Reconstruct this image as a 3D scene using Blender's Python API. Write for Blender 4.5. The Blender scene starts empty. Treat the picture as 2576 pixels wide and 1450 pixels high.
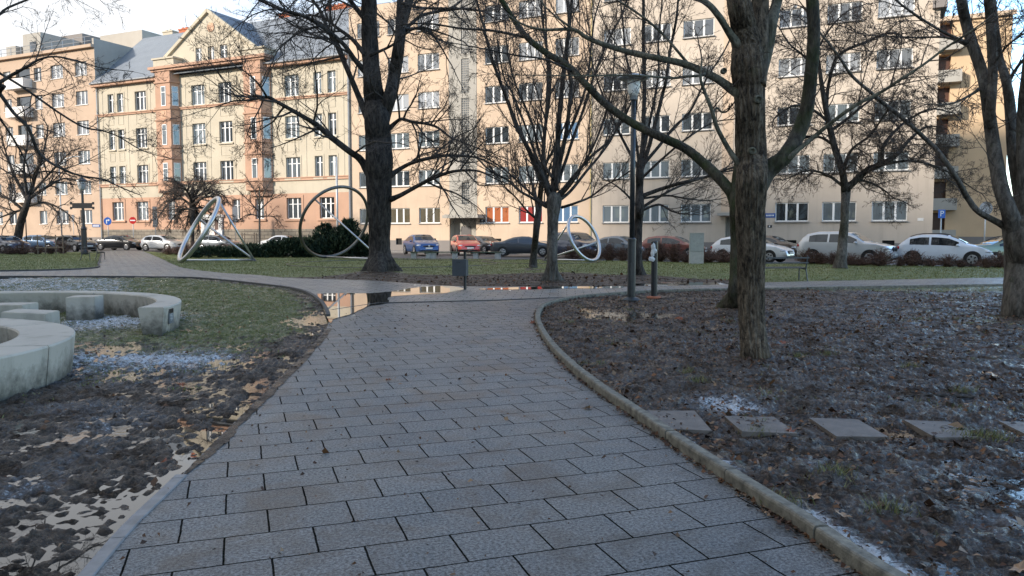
import bpy, bmesh, math, random
import numpy as np
from mathutils import Vector, Matrix, noise
R = math.radians
random.seed(7)
SC = bpy.context.scene
COL = SC.collection
# ------------------------------------------------------------------ camera
CAM_H = 1.6
FPX = 1950.0                      # focal length in units of a 2576 px wide picture
PITCH = math.atan(137.0 / FPX)
cam = bpy.data.cameras.new('camera')
cam.sensor_width = 36.0
cam.lens = FPX / 2576.0 * 36.0
cam.clip_start = 0.05
cam.clip_end = 5000
camo = bpy.data.objects.new('camera', cam)
camo.location = (0, 0, CAM_H)
camo.rotation_euler = (math.pi / 2 - PITCH, 0, 0)
COL.objects.link(camo)
SC.camera = camo
# ------------------------------------------------------------------ light
SUN_EL = R(19.5)
SUN_H = Vector((-0.863, -0.504, 0)).normalized()          # towards the sun, on the ground
SUN_DIR = Vector((SUN_H.x * math.cos(SUN_EL), SUN_H.y * math.cos(SUN_EL), math.sin(SUN_EL)))
sun = bpy.data.lights.new('sun', 'SUN')
sun.energy = 2.0
sun.angle = R(5.0)
sun.color = (1.0, 0.90, 0.79)
suno = bpy.data.objects.new('sun', sun)
suno.rotation_euler = SUN_DIR.to_track_quat('Z', 'Y').to_euler()
suno.location = (-60, -30, 60)
COL.objects.link(suno)
W = bpy.data.worlds.new("World")
SC.world = W
W.use_nodes = True
wn, wl = W.node_tree.nodes, W.node_tree.links
wn.clear()
wout = wn.new('ShaderNodeOutputWorld')
wbg = wn.new('ShaderNodeBackground')
wbg.inputs['Strength'].default_value = 0.15
sky = wn.new('ShaderNodeTexSky')
sky.sky_type = 'NISHITA'
sky.sun_disc = False
sky.sun_elevation = SUN_EL
sky.sun_rotation = math.atan2(SUN_H.x, SUN_H.y)
sky.air_density = 1.0
sky.dust_density = 0.25
sky.ozone_density = 2.5
tc = wn.new('ShaderNodeTexCoord')
sep = wn.new('ShaderNodeSeparateXYZ')
wl.new(tc.outputs['Generated'], sep.inputs[0])
mp = wn.new('ShaderNodeMapping')
mp.inputs['Scale'].default_value = (1.0, 1.0, 2.6)
wl.new(tc.outputs['Generated'], mp.inputs[0])
n1 = wn.new('ShaderNodeTexNoise')
n1.inputs['Scale'].default_value = 3.2
n1.inputs['Detail'].default_value = 7
n1.inputs['Roughness'].default_value = 0.55
n1.inputs['Distortion'].default_value = 0.5
wl.new(mp.outputs[0], n1.inputs['Vector'])
# more cloud towards -X (the left of the street), clear blue towards +X
ma = wn.new('ShaderNodeMath'); ma.operation = 'MULTIPLY_ADD'
ma.inputs[1].default_value = -0.46
wl.new(sep.outputs['X'], ma.inputs[0])
wl.new(n1.outputs['Fac'], ma.inputs[2])
cr_ = wn.new('ShaderNodeValToRGB')
cr_.color_ramp.elements[0].position = 0.44
cr_.color_ramp.elements[0].color = (0, 0, 0, 1)
cr_.color_ramp.elements[1].position = 0.66
cr_.color_ramp.elements[1].color = (1, 1, 1, 1)
wl.new(ma.outputs[0], cr_.inputs[0])
wmix = wn.new('ShaderNodeMix'); wmix.data_type = 'RGBA'
wmix.inputs[7].default_value = (2.36, 2.42, 2.5, 1)
wl.new(cr_.outputs['Color'], wmix.inputs[0])
wl.new(sky.outputs[0], wmix.inputs[6])
wl.new(wmix.outputs[2], wbg.inputs['Color'])
wl.new(wbg.outputs[0], wout.inputs['Surface'])
SC.view_settings.view_transform = 'Standard'
SC.view_settings.look = 'None'
SC.view_settings.gamma = 1.0
SC.view_settings.use_curve_mapping = False
SC.view_settings.exposure = 1.68
SC.render.engine = 'CYCLES'
SC.cycles.max_bounces = 6
SC.cycles.diffuse_bounces = 3
SC.cycles.glossy_bounces = 3
SC.cycles.transmission_bounces = 2
SC.cycles.transparent_max_bounces = 4
SC.cycles.caustics_reflective = False
SC.cycles.caustics_refractive = False
# ------------------------------------------------------------------ picture point -> place
CP, SP = math.cos(PITCH), math.sin(PITCH)
def ray(px, py):
    dx, dy = (px - 1288.0) / FPX, -(py - 725.0) / FPX
    return Vector((dx, CP + dy * SP, -SP + dy * CP))
def at(px, py, z=0.0):
    d = ray(px, py); t = (z - CAM_H) / d.z
    return Vector((d.x * t, d.y * t, z))
def atY(px, py, Y):
    d = ray(px, py); t = Y / d.y
    return Vector((d.x * t, Y, CAM_H + d.z * t))
FANG = R(24.7)
FE = Vector((math.cos(FANG), -math.sin(FANG), 0))         # along the street front, coming nearer
FI = Vector((math.sin(FANG), math.cos(FANG), 0))          # into the buildings
FP0 = Vector((-11.35, 74.0, 0))
def fac(px, py, dep=0.0):
    """picture point -> (u, z) on the plane parallel to the street front, dep metres behind it"""
    d = ray(px, py); o = Vector((0, 0, CAM_H)); p0 = FP0 + FI * dep
    t = (p0 - o).dot(FI) / d.dot(FI)
    q = o + d * t
    return (q - FP0).dot(FE), q.z
def fu(px, py=560, dep=0.0): return fac(px, py, dep)[0]
def fz(px, py, dep=0.0): return fac(px, py, dep)[1]
# ------------------------------------------------------------------ naming
def tag(o, label=None, cat=None, group=None, kind=None):
    if label: o['label'] = label
    if cat: o['category'] = cat
    if group: o['group'] = group
    if kind: o['kind'] = kind
    return o
def empty(name, loc=(0, 0, 0), rz=0.0, label=None, cat=None, group=None):
    o = bpy.data.objects.new(name, None)
    o.empty_display_size = 0.2
    o.location = loc; o.rotation_euler = (0, 0, rz)
    COL.objects.link(o)
    return tag(o, label, cat, group)
def copy_tree(o, parent=None):
    c = o.copy(); COL.objects.link(c); c.parent = parent
    for ch in list(o.children): copy_tree(ch, c)
    return c
def link(name, me, parent=None, loc=None, rot=None):
    o = bpy.data.objects.new(name, me); COL.objects.link(o)
    if parent is not None: o.parent = parent
    if loc is not None: o.location = loc
    if rot is not None: o.rotation_euler = rot
    return o
# ------------------------------------------------------------------ mesh collector
class MB:
    def __init__(s): s.v = []; s.f = []; s.m = []; s.cur = 0
    def quad(s, a, b, c, d):
        n = len(s.v); s.v += [tuple(a), tuple(b), tuple(c), tuple(d)]; s.f.append((n, n+1, n+2, n+3)); s.m.append(s.cur)
    def poly(s, pts):
        n = len(s.v); s.v += [tuple(p) for p in pts]; s.f.append(tuple(range(n, n + len(pts)))); s.m.append(s.cur)
    def box(s, x0, x1, y0, y1, z0, z1):
        n = len(s.v)
        s.v += [(x0,y0,z0),(x1,y0,z0),(x1,y1,z0),(x0,y1,z0),(x0,y0,z1),(x1,y0,z1),(x1,y1,z1),(x0,y1,z1)]
        for q in ((0,3,2,1),(4,5,6,7),(0,1,5,4),(1,2,6,5),(2,3,7,6),(3,0,4,7)):
            s.f.append(tuple(n+i for i in q)); s.m.append(s.cur)
    def obox(s, c, ax, ay, az):
        """box round c with half axes ax, ay, az (vectors)"""
        n = len(s.v); c, ax, ay, az = Vector(c), Vector(ax), Vector(ay), Vector(az)
        for k in (-1, 1):
            for i, j in ((-1,-1),(1,-1),(1,1),(-1,1)): s.v.append(tuple(c + ax*i + ay*j + az*k))
        for q in ((0,3,2,1),(4,5,6,7),(0,1,5,4),(1,2,6,5),(2,3,7,6),(3,0,4,7)):
            s.f.append(tuple(n+i for i in q)); s.m.append(s.cur)
    def prism(s, pts, z0, z1):
        n = len(s.v); k = len(pts)
        s.v += [(p[0], p[1], z0) for p in pts] + [(p[0], p[1], z1) for p in pts]
        s.f.append(tuple(range(n + k - 1, n - 1, -1))); s.m.append(s.cur)
        s.f.append(tuple(range(n + k, n + 2*k))); s.m.append(s.cur)
        for i in range(k):
            j = (i + 1) % k
            s.f.append((n+i, n+j, n+k+j, n+k+i)); s.m.append(s.cur)
    def tube(s, pts, rad, sides=6, cap=True):
        k = len(pts)
        if k < 2: return
        n0 = len(s.v)
        pts = [Vector(p) for p in pts]
        t0 = (pts[1] - pts[0])
        if t0.length < 1e-9: return
        t0.normalize()
        nrm = t0.orthogonal().normalized()
        for i in range(k):
            t = (pts[min(i+1, k-1)] - pts[max(i-1, 0)])
            if t.length < 1e-9: t = t0.copy()
            t.normalize()
            nrm = nrm - t * nrm.dot(t)
            if nrm.length < 1e-6: nrm = t.orthogonal()
            nrm.normalize()
            b = t.cross(nrm)
            r = rad[i] if hasattr(rad, '__len__') else rad
            px, py, pz = pts[i]
            for j in range(sides):
                a = 6.283185307 * j / sides; c, q = math.cos(a) * r, math.sin(a) * r
                s.v.append((px + nrm.x*c + b.x*q, py + nrm.y*c + b.y*q, pz + nrm.z*c + b.z*q))
        for i in range(k - 1):
            a0 = n0 + i * sides
            for j in range(sides):
                j2 = (j + 1) % sides
                s.f.append((a0+j, a0+j2, a0+sides+j2, a0+sides+j)); s.m.append(s.cur)
        if cap and sides > 3:
            s.f.append(tuple(range(n0 + sides - 1, n0 - 1, -1))); s.m.append(s.cur)
            e = n0 + (k-1)*sides
            s.f.append(tuple(range(e, e + sides))); s.m.append(s.cur)
    def lathe(s, prof, sides=16, c=(0,0,0), axis='Z'):
        n0 = len(s.v); k = len(prof)
        for (r, h) in prof:
            for j in range(sides):
                a = 6.283185307 * j / sides
                x, y = r*math.cos(a), r*math.sin(a)
                if axis == 'Z': p = (c[0]+x, c[1]+y, c[2]+h)
                elif axis == 'Y': p = (c[0]+x, c[1]+h, c[2]+y)
                else: p = (c[0]+h, c[1]+x, c[2]+y)
                s.v.append(p)
        for i in range(k-1):
            a0 = n0 + i*sides
            for j in range(sides):
                j2 = (j+1) % sides
                s.f.append((a0+j, a0+j2, a0+sides+j2, a0+sides+j)); s.m.append(s.cur)
        s.f.append(tuple(range(n0+sides-1, n0-1, -1))); s.m.append(s.cur)
        e = n0 + (k-1)*sides
        s.f.append(tuple(range(e, e+sides))); s.m.append(s.cur)
    def ball(s, c, rx, ry, rz, seg=10, rings=6):
        n0 = len(s.v)
        for i in range(rings + 1):
            p = math.pi * i / rings - math.pi/2
            for j in range(seg):
                a = 6.283185307 * j / seg
                s.v.append((c[0]+rx*math.cos(p)*math.cos(a), c[1]+ry*math.cos(p)*math.sin(a), c[2]+rz*math.sin(p)))
        for i in range(rings):
            for j in range(seg):
                j2 = (j+1) % seg; a0 = n0+i*seg
                s.f.append((a0+j, a0+j2, a0+seg+j2, a0+seg+j)); s.m.append(s.cur)
    def mesh(s, name, mats, smooth=False, fix=False):
        me = bpy.data.meshes.new(name)
        me.from_pydata(s.v, [], s.f)
        if not isinstance(mats, (list, tuple)): mats = [mats]
        for m in mats: me.materials.append(m)
        if len(mats) > 1: me.polygons.foreach_set('material_index', s.m)
        if smooth: me.polygons.foreach_set('use_smooth', [True] * len(me.polygons))
        if fix:
            bm = bmesh.new(); bm.from_mesh(me)
            bmesh.ops.remove_doubles(bm, verts=bm.verts, dist=1e-5)
            bmesh.ops.recalc_face_normals(bm, faces=bm.faces)
            bm.to_mesh(me); bm.free()
        me.update()
        return me
    def build(s, name, mats, parent=None, smooth=False, fix=False, loc=None, rot=None):
        return link(name, s.mesh(name, mats, smooth, fix), parent, loc, rot)
def np_mesh(name, verts, faces, mat, parent=None, smooth=False):
    """verts (n,3), faces (m,k) arrays with one k"""
    me = bpy.data.meshes.new(name)
    k = faces.shape[1]
    me.vertices.add(len(verts)); me.vertices.foreach_set('co', np.ascontiguousarray(verts, dtype=np.float32).ravel())
    me.loops.add(faces.size); me.loops.foreach_set('vertex_index', np.ascontiguousarray(faces, dtype=np.int32).ravel())
    me.polygons.add(len(faces))
    me.polygons.foreach_set('loop_start', np.arange(0, faces.size, k, dtype=np.int32))
    me.polygons.foreach_set('loop_total', np.full(len(faces), k, dtype=np.int32))
    if smooth: me.polygons.foreach_set('use_smooth', np.ones(len(faces), dtype=bool))
    me.materials.append(mat)
    me.update(calc_edges=True); me.validate()
    return link(name, me, parent)
def crom(pts, n=6):
    """Catmull-Rom through pts; each a tuple of floats of any length"""
    P = [np.array(p, dtype=float) for p in pts]
    P = [2*P[0]-P[1]] + P + [2*P[-1]-P[-2]]
    out = []
    for i in range(1, len(P)-2):
        a, b, c, d = P[i-1], P[i], P[i+1], P[i+2]
        for j in range(n):
            t = j / n
            out.append(0.5*((2*b)+(c-a)*t+(2*a-5*b+4*c-d)*t*t+(3*b-a-3*c+d)*t**3))
    out.append(P[-2])
    return out
def inside(poly, X, Y):
    poly = np.asarray(poly, dtype=float)[:, :2]; res = np.zeros(X.shape, dtype=bool)
    n = len(poly)
    for i in range(n):
        x0, y0 = poly[i]; x1, y1 = poly[(i+1) % n]
        c = ((y0 > Y) != (y1 > Y))
        with np.errstate(divide='ignore', invalid='ignore'):
            xi = (x1-x0)*(Y-y0)/(y1-y0+1e-12)+x0
        res ^= c & (X < xi)
    return res
def vnoise(X, Y, scale, seed=0, octaves=3):
    """cheap value noise on arrays, about 0..1"""
    out = np.zeros_like(X, dtype=float); amp = 1.0; tot = 0.0; f = 1.0/scale
    for o in range(octaves):
        xi, yi = np.floor(X*f), np.floor(Y*f); fx, fy = X*f-xi, Y*f-yi
        fx = fx*fx*(3-2*fx); fy = fy*fy*(3-2*fy)
        def h(a, b):
            s = np.sin(a*127.1+b*311.7+seed*74.7+o*19.3)*43758.5453
            return s-np.floor(s)
        out += amp*((h(xi,yi)*(1-fx)+h(xi+1,yi)*fx)*(1-fy)+(h(xi,yi+1)*(1-fx)+h(xi+1,yi+1)*fx)*fy)
        tot += amp; amp *= 0.5; f *= 2.0
    return out/tot
# ------------------------------------------------------------------ materials
def new_mat(name):
    m = bpy.data.materials.new(name); m.use_nodes = True
    nt = m.node_tree; b = nt.nodes['Principled BSDF']
    return m, nt, b
def N(nt, typ, **kw):
    n = nt.nodes.new(typ)
    for k, v in kw.items():
        if k in n.inputs.keys(): n.inputs[k].default_value = v
        else: setattr(n, k, v)
    return n
def c4(c): return (c[0], c[1], c[2], 1.0)
def plain(name, c, rough=0.6, metal=0.0, var=0.12, nscale=6.0, bump=0.0, bscale=60.0, spec=0.5, coat=0.0):
    m, nt, b = new_mat(name); L = nt.links
    t = N(nt, 'ShaderNodeTexCoord')
    n = N(nt, 'ShaderNodeTexNoise', Scale=nscale, Detail=5.0, Roughness=0.6)
    L.new(t.outputs['Object'], n.inputs['Vector'])
    r = N(nt, 'ShaderNodeValToRGB')
    r.color_ramp.elements[0].position = 0.3; r.color_ramp.elements[1].position = 0.7
    r.color_ramp.elements[0].color = c4([x*(1-var) for x in c]); r.color_ramp.elements[1].color = c4([min(1, x*(1+var)) for x in c])
    L.new(n.outputs['Fac'], r.inputs[0]); L.new(r.outputs[0], b.inputs['Base Color'])
    b.inputs['Roughness'].default_value = rough; b.inputs['Metallic'].default_value = metal
    b.inputs['Specular IOR Level'].default_value = spec
    b.inputs['Coat Weight'].default_value = coat; b.inputs['Coat Roughness'].default_value = 0.05
    if bump:
        n2 = N(nt, 'ShaderNodeTexNoise', Scale=bscale, Detail=4.0)
        L.new(t.outputs['Object'], n2.inputs['Vector'])
        bp = N(nt, 'ShaderNodeBump', Strength=bump, Distance=0.01)
        L.new(n2.outputs['Fac'], bp.inputs['Height']); L.new(bp.outputs[0], b.inputs['Normal'])
    return m
def plaster(name, c, stain=0.25, grime=(0.25, 0.21, 0.18)):
    """painted render: cloudy tone, vertical rain streaks, grain"""
    m, nt, b = new_mat(name); L = nt.links
    t = N(nt, 'ShaderNodeTexCoord')
    n = N(nt, 'ShaderNodeTexNoise', Scale=0.35, Detail=6.0, Roughness=0.6)
    L.new(t.outputs['Object'], n.inputs['Vector'])
    mpn = N(nt, 'ShaderNodeMapping'); mpn.inputs['Scale'].default_value = (2.2, 2.2, 0.16)
    L.new(t.outputs['Object'], mpn.inputs[0])
    s = N(nt, 'ShaderNodeTexNoise', Scale=1.0, Detail=5.0, Roughness=0.65)
    L.new(mpn.outputs[0], s.inputs['Vector'])
    r = N(nt, 'ShaderNodeValToRGB')
    r.color_ramp.elements[0].position = 0.3; r.color_ramp.elements[1].position = 0.72
    r.color_ramp.elements[0].color = c4([x*0.88 for x in c]); r.color_ramp.elements[1].color = c4([x*1.07 for x in c])
    L.new(n.outputs['Fac'], r.inputs[0])
    r2 = N(nt, 'ShaderNodeValToRGB')
    r2.color_ramp.elements[0].position = 0.52; r2.color_ramp.elements[1].position = 0.80
    r2.color_ramp.elements[0].color = (0,0,0,1); r2.color_ramp.elements[1].color = (stain,)*3+(1,)
    L.new(s.outputs['Fac'], r2.inputs[0])
    mx = N(nt, 'ShaderNodeMix', data_type='RGBA')
    mx.inputs[7].default_value = c4(grime)
    L.new(r2.outputs[0], mx.inputs[0]); L.new(r.outputs[0], mx.inputs[6]); L.new(mx.outputs[2], b.inputs['Base Color'])
    b.inputs['Roughness'].default_value = 0.9; b.inputs['Specular IOR Level'].default_value = 0.2
    n2 = N(nt, 'ShaderNodeTexNoise', Scale=18.0, Detail=4.0)
    L.new(t.outputs['Object'], n2.inputs['Vector'])
    bp = N(nt, 'ShaderNodeBump', Strength=0.25, Distance=0.02)
    L.new(n2.outputs['Fac'], bp.inputs['Height']); L.new(bp.outputs[0], b.inputs['Normal'])
    return m
def glass_pane(name, dark, lightc, refl=0.22):
    """closed window: room or curtain behind, sky mirrored in front; each pane its own tone"""
    m, nt, b = new_mat(name); L = nt.links
    oi = N(nt, 'ShaderNodeObjectInfo')
    t = N(nt, 'ShaderNodeTexCoord')
    mpn = N(nt, 'ShaderNodeMapping'); mpn.inputs['Scale'].default_value = (14.0, 1.0, 0.6)
    L.new(t.outputs['Object'], mpn.inputs[0])
    w = N(nt, 'ShaderNodeTexNoise', Scale=1.0, Detail=3.0)
    L.new(mpn.outputs[0], w.inputs['Vector'])
    add = N(nt, 'ShaderNodeMath', operation='MULTIPLY_ADD'); add.inputs[1].default_value = 0.55; 
    L.new(w.outputs['Fac'], add.inputs[0]); L.new(oi.outputs['Random'], add.inputs[2])
    r = N(nt, 'ShaderNodeValToRGB')
    r.color_ramp.elements[0].position = 0.45; r.color_ramp.elements[1].position = 1.25 if False else 1.0
    r.color_ramp.elements[0].color = c4(dark); r.color_ramp.elements[1].color = c4(lightc)
    L.new(add.outputs[0], r.inputs[0]); L.new(r.outputs[0], b.inputs['Base Color'])
    b.inputs['Roughness'].default_value = 0.8; b.inputs['Specular IOR Level'].default_value = 0.0
    g = N(nt, 'ShaderNodeBsdfGlossy', Roughness=0.02)
    g.inputs['Color'].default_value = (0.9, 0.95, 1.0, 1)
    n3 = N(nt, 'ShaderNodeTexNoise', Scale=0.9, Detail=1.0)
    L.new(t.outputs['Object'], n3.inputs['Vector'])
    bp = N(nt, 'ShaderNodeBump', Strength=0.02, Distance=0.05)
    L.new(n3.outputs['Fac'], bp.inputs['Height']); L.new(bp.outputs[0], g.inputs['Normal'])
    fr = N(nt, 'ShaderNodeFresnel', IOR=1.5)
    ad = N(nt, 'ShaderNodeMath', operation='ADD', use_clamp=True); ad.inputs[1].default_value = refl
    L.new(fr.outputs[0], ad.inputs[0])
    mx = N(nt, 'ShaderNodeMixShader')
    L.new(ad.outputs[0], mx.inputs[0]); L.new(b.outputs[0], mx.inputs[1]); L.new(g.outputs[0], mx.inputs[2])
    L.new(mx.outputs[0], nt.nodes['Material Output'].inputs['Surface'])
    return m
def island_mat(name, cols, rough=0.7, spec=0.3, trans=0.0):
    m, nt, b = new_mat(name); L = nt.links
    g = N(nt, 'ShaderNodeNewGeometry')
    r = N(nt, 'ShaderNodeValToRGB')
    el = r.color_ramp.elements
    while len(el) < len(cols): el.new(0.5)
    for i, c in enumerate(cols):
        el[i].position = i/(len(cols)-1); el[i].color = c4(c)
    L.new(g.outputs['Random Per Island'], r.inputs[0]); L.new(r.outputs[0], b.inputs['Base Color'])
    b.inputs['Roughness'].default_value = rough; b.inputs['Specular IOR Level'].default_value = spec
    return m
def bark(name, c0, c1, moss=0.0, scale=14.0, bump=0.8, mosscol=(0.035, 0.05, 0.012)):
    m, nt, b = new_mat(name); L = nt.links
    t = N(nt, 'ShaderNodeTexCoord')
    mpn = N(nt, 'ShaderNodeMapping'); mpn.inputs['Scale'].default_value = (1.0, 1.0, 0.34)
    L.new(t.outputs['Object'], mpn.inputs[0])
    n = N(nt, 'ShaderNodeTexNoise', Scale=scale, Detail=9.0, Roughness=0.72, Distortion=0.4)
    L.new(mpn.outputs[0], n.inputs['Vector'])
    v = N(nt, 'ShaderNodeTexVoronoi', Scale=scale*1.3, feature='DISTANCE_TO_EDGE')
    L.new(mpn.outputs[0], v.inputs['Vector'])
    r = N(nt, 'ShaderNodeValToRGB')
    r.color_ramp.elements[0].position = 0.40; r.color_ramp.elements[1].position = 0.62
    r.color_ramp.elements[0].color = c4(c0); r.color_ramp.elements[1].color = c4(c1)
    L.new(n.outputs['Fac'], r.inputs[0])
    col = r.outputs[0]
    if moss > 0:
        nm = N(nt, 'ShaderNodeTexNoise', Scale=2.2, Detail=6.0, Roughness=0.7)
        L.new(t.outputs['Object'], nm.inputs['Vector'])
        rm = N(nt, 'ShaderNodeValToRGB')
        rm.color_ramp.elements[0].position = 0.62-0.25*moss; rm.color_ramp.elements[1].position = 0.80-0.2*moss
        L.new(nm.outputs['Fac'], rm.inputs[0])
        mm = N(nt, 'ShaderNodeMath', operation='MULTIPLY'); mm.inputs[1].default_value = min(1.0, 0.55+moss*0.4)
        L.new(rm.outputs[0], mm.inputs[0])
        mx = N(nt, 'ShaderNodeMix', data_type='RGBA'); mx.inputs[7].default_value = c4(mosscol)
        L.new(mm.outputs[0], mx.inputs[0]); L.new(col, mx.inputs[6]); col = mx.outputs[2]
    L.new(col, b.inputs['Base Color'])
    b.inputs['Roughness'].default_value = 0.85; b.inputs['Specular IOR Level'].default_value = 0.25
    ad = N(nt, 'ShaderNodeMath', operation='MULTIPLY_ADD'); ad.inputs[1].default_value = 0.8
    L.new(v.outputs['Distance'], ad.inputs[0]); L.new(n.outputs['Fac'], ad.inputs[2])
    bp = N(nt, 'ShaderNodeBump', Strength=bump, Distance=0.03)
    L.new(ad.outputs[0], bp.inputs['Height']); L.new(bp.outputs[0], b.inputs['Normal'])
    return m
# ------------------------------------------------------------------ ground materials
def soil_mat(name, grass=(0.125, 0.130, 0.045), mudc=(0.012, 0.008, 0.005), mudl=(0.074, 0.050, 0.033), wet=0.5):
    m, nt, b = new_mat(name); L = nt.links
    t = N(nt, 'ShaderNodeTexCoord')
    def noise_(s, d=6.0, r=0.6, dist=0.0):
        n = N(nt, 'ShaderNodeTexNoise', Scale=s, Detail=d, Roughness=r, Distortion=dist)
        L.new(t.outputs['Object'], n.inputs['Vector']); return n.outputs['Fac']
    def ramp(src, a, c, ca, cb):
        r = N(nt, 'ShaderNodeValToRGB')
        r.color_ramp.elements[0].position = a; r.color_ramp.elements[1].position = c
        r.color_ramp.elements[0].color = c4(ca); r.color_ramp.elements[1].color = c4(cb)
        L.new(src, r.inputs[0]); return r.outputs[0]
    def math_(op, a, bb, clamp=False):
        n = N(nt, 'ShaderNodeMath', operation=op, use_clamp=clamp)
        for i, x in enumerate((a, bb)):
            if isinstance(x, (int, float)): n.inputs[i].default_value = x
            else: L.new(x, n.inputs[i])
        return n.outputs[0]
    def mix(f, a, c):
        n = N(nt, 'ShaderNodeMix', data_type='RGBA')
        L.new(f, n.inputs[0])
        for i, x in ((6, a), (7, c)):
            if isinstance(x, tuple): n.inputs[i].default_value = c4(x)
            else: L.new(x, n.inputs[i])
        return n.outputs[2]
    ag = N(nt, 'ShaderNodeAttribute', attribute_name='grassy').outputs['Fac']
    asn = N(nt, 'ShaderNodeAttribute', attribute_name='snow').outputs['Fac']
    mud = ramp(noise_(24.0, 6.0, 0.82, 0.3), 0.40, 0.62, mudc, mudl)
    warm = ramp(noise_(2.3, 5.0, 0.7), 0.52, 0.68, (0, 0, 0), (0.55, 0.55, 0.55))
    mud = mix(warm, mud, (0.10, 0.066, 0.045))
    crumb = ramp(noise_(48.0, 4.0, 0.85), 0.52, 0.62, (0, 0, 0), (0.6, 0.6, 0.6))
    mud = mix(crumb, mud, (0.20, 0.145, 0.10))
    gr = ramp(noise_(7.0, 8.0, 0.78), 0.28, 0.72, tuple(x*0.55 for x in grass), tuple(x*1.5 for x in grass))
    straw = ramp(noise_(16.0, 4.0, 0.7), 0.55, 0.75, (0, 0, 0), (0.5, 0.5, 0.5))
    gr = mix(straw, gr, (0.12, 0.10, 0.045))
    gn = noise_(3.5, 8.0, 0.72)
    gmask = ramp(math_('ADD', gn, math_('SUBTRACT', ag, 0.5)), 0.47, 0.58, (0, 0, 0), (1, 1, 1))
    col = mix(gmask, mud, gr)
    sn = math_('ADD', math_('MULTIPLY', noise_(9.0, 6.0, 0.7), 0.5), math_('MULTIPLY', noise_(38.0, 6.0, 0.8), 0.5))
    smask = ramp(math_('ADD', sn, math_('SUBTRACT', asn, 0.75)), 0.46, 0.56, (0, 0, 0), (1, 1, 1))
    col = mix(smask, col, (0.62, 0.65, 0.68))
    slush_sheen = ramp(math_('ADD', sn, math_('SUBTRACT', asn, 0.75)), 0.34, 0.50, (0, 0, 0), (0.75, 0.75, 0.75))  # thin ice plus wet sheen; the bluish sheen is put into the colour
    col = mix(slush_sheen, col, (0.16, 0.17, 0.185)); col = mix(smask, col, (0.62, 0.65, 0.68))
    L.new(col, b.inputs['Base Color'])
    wn_ = ramp(noise_(2.4, 8.0, 0.72), 0.38, 0.58, (0.85, 0.85, 0.85), (0.68-wet, )*3)
    L.new(wn_, b.inputs['Roughness'])
    spm = ramp(noise_(2.4, 8.0, 0.72), 0.38, 0.58, (0.12, 0.12, 0.12), (0.55, 0.55, 0.55)); L.new(spm, b.inputs['Specular IOR Level'])
    hb = math_('ADD', noise_(17.0, 9.0, 0.78), math_('MULTIPLY', noise_(70.0, 4.0, 0.75), 0.5))
    bp = N(nt, 'ShaderNodeBump', Strength=0.9, Distance=0.04)
    L.new(hb, bp.inputs['Height']); L.new(bp.outputs[0], b.inputs['Normal'])
    return m
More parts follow.
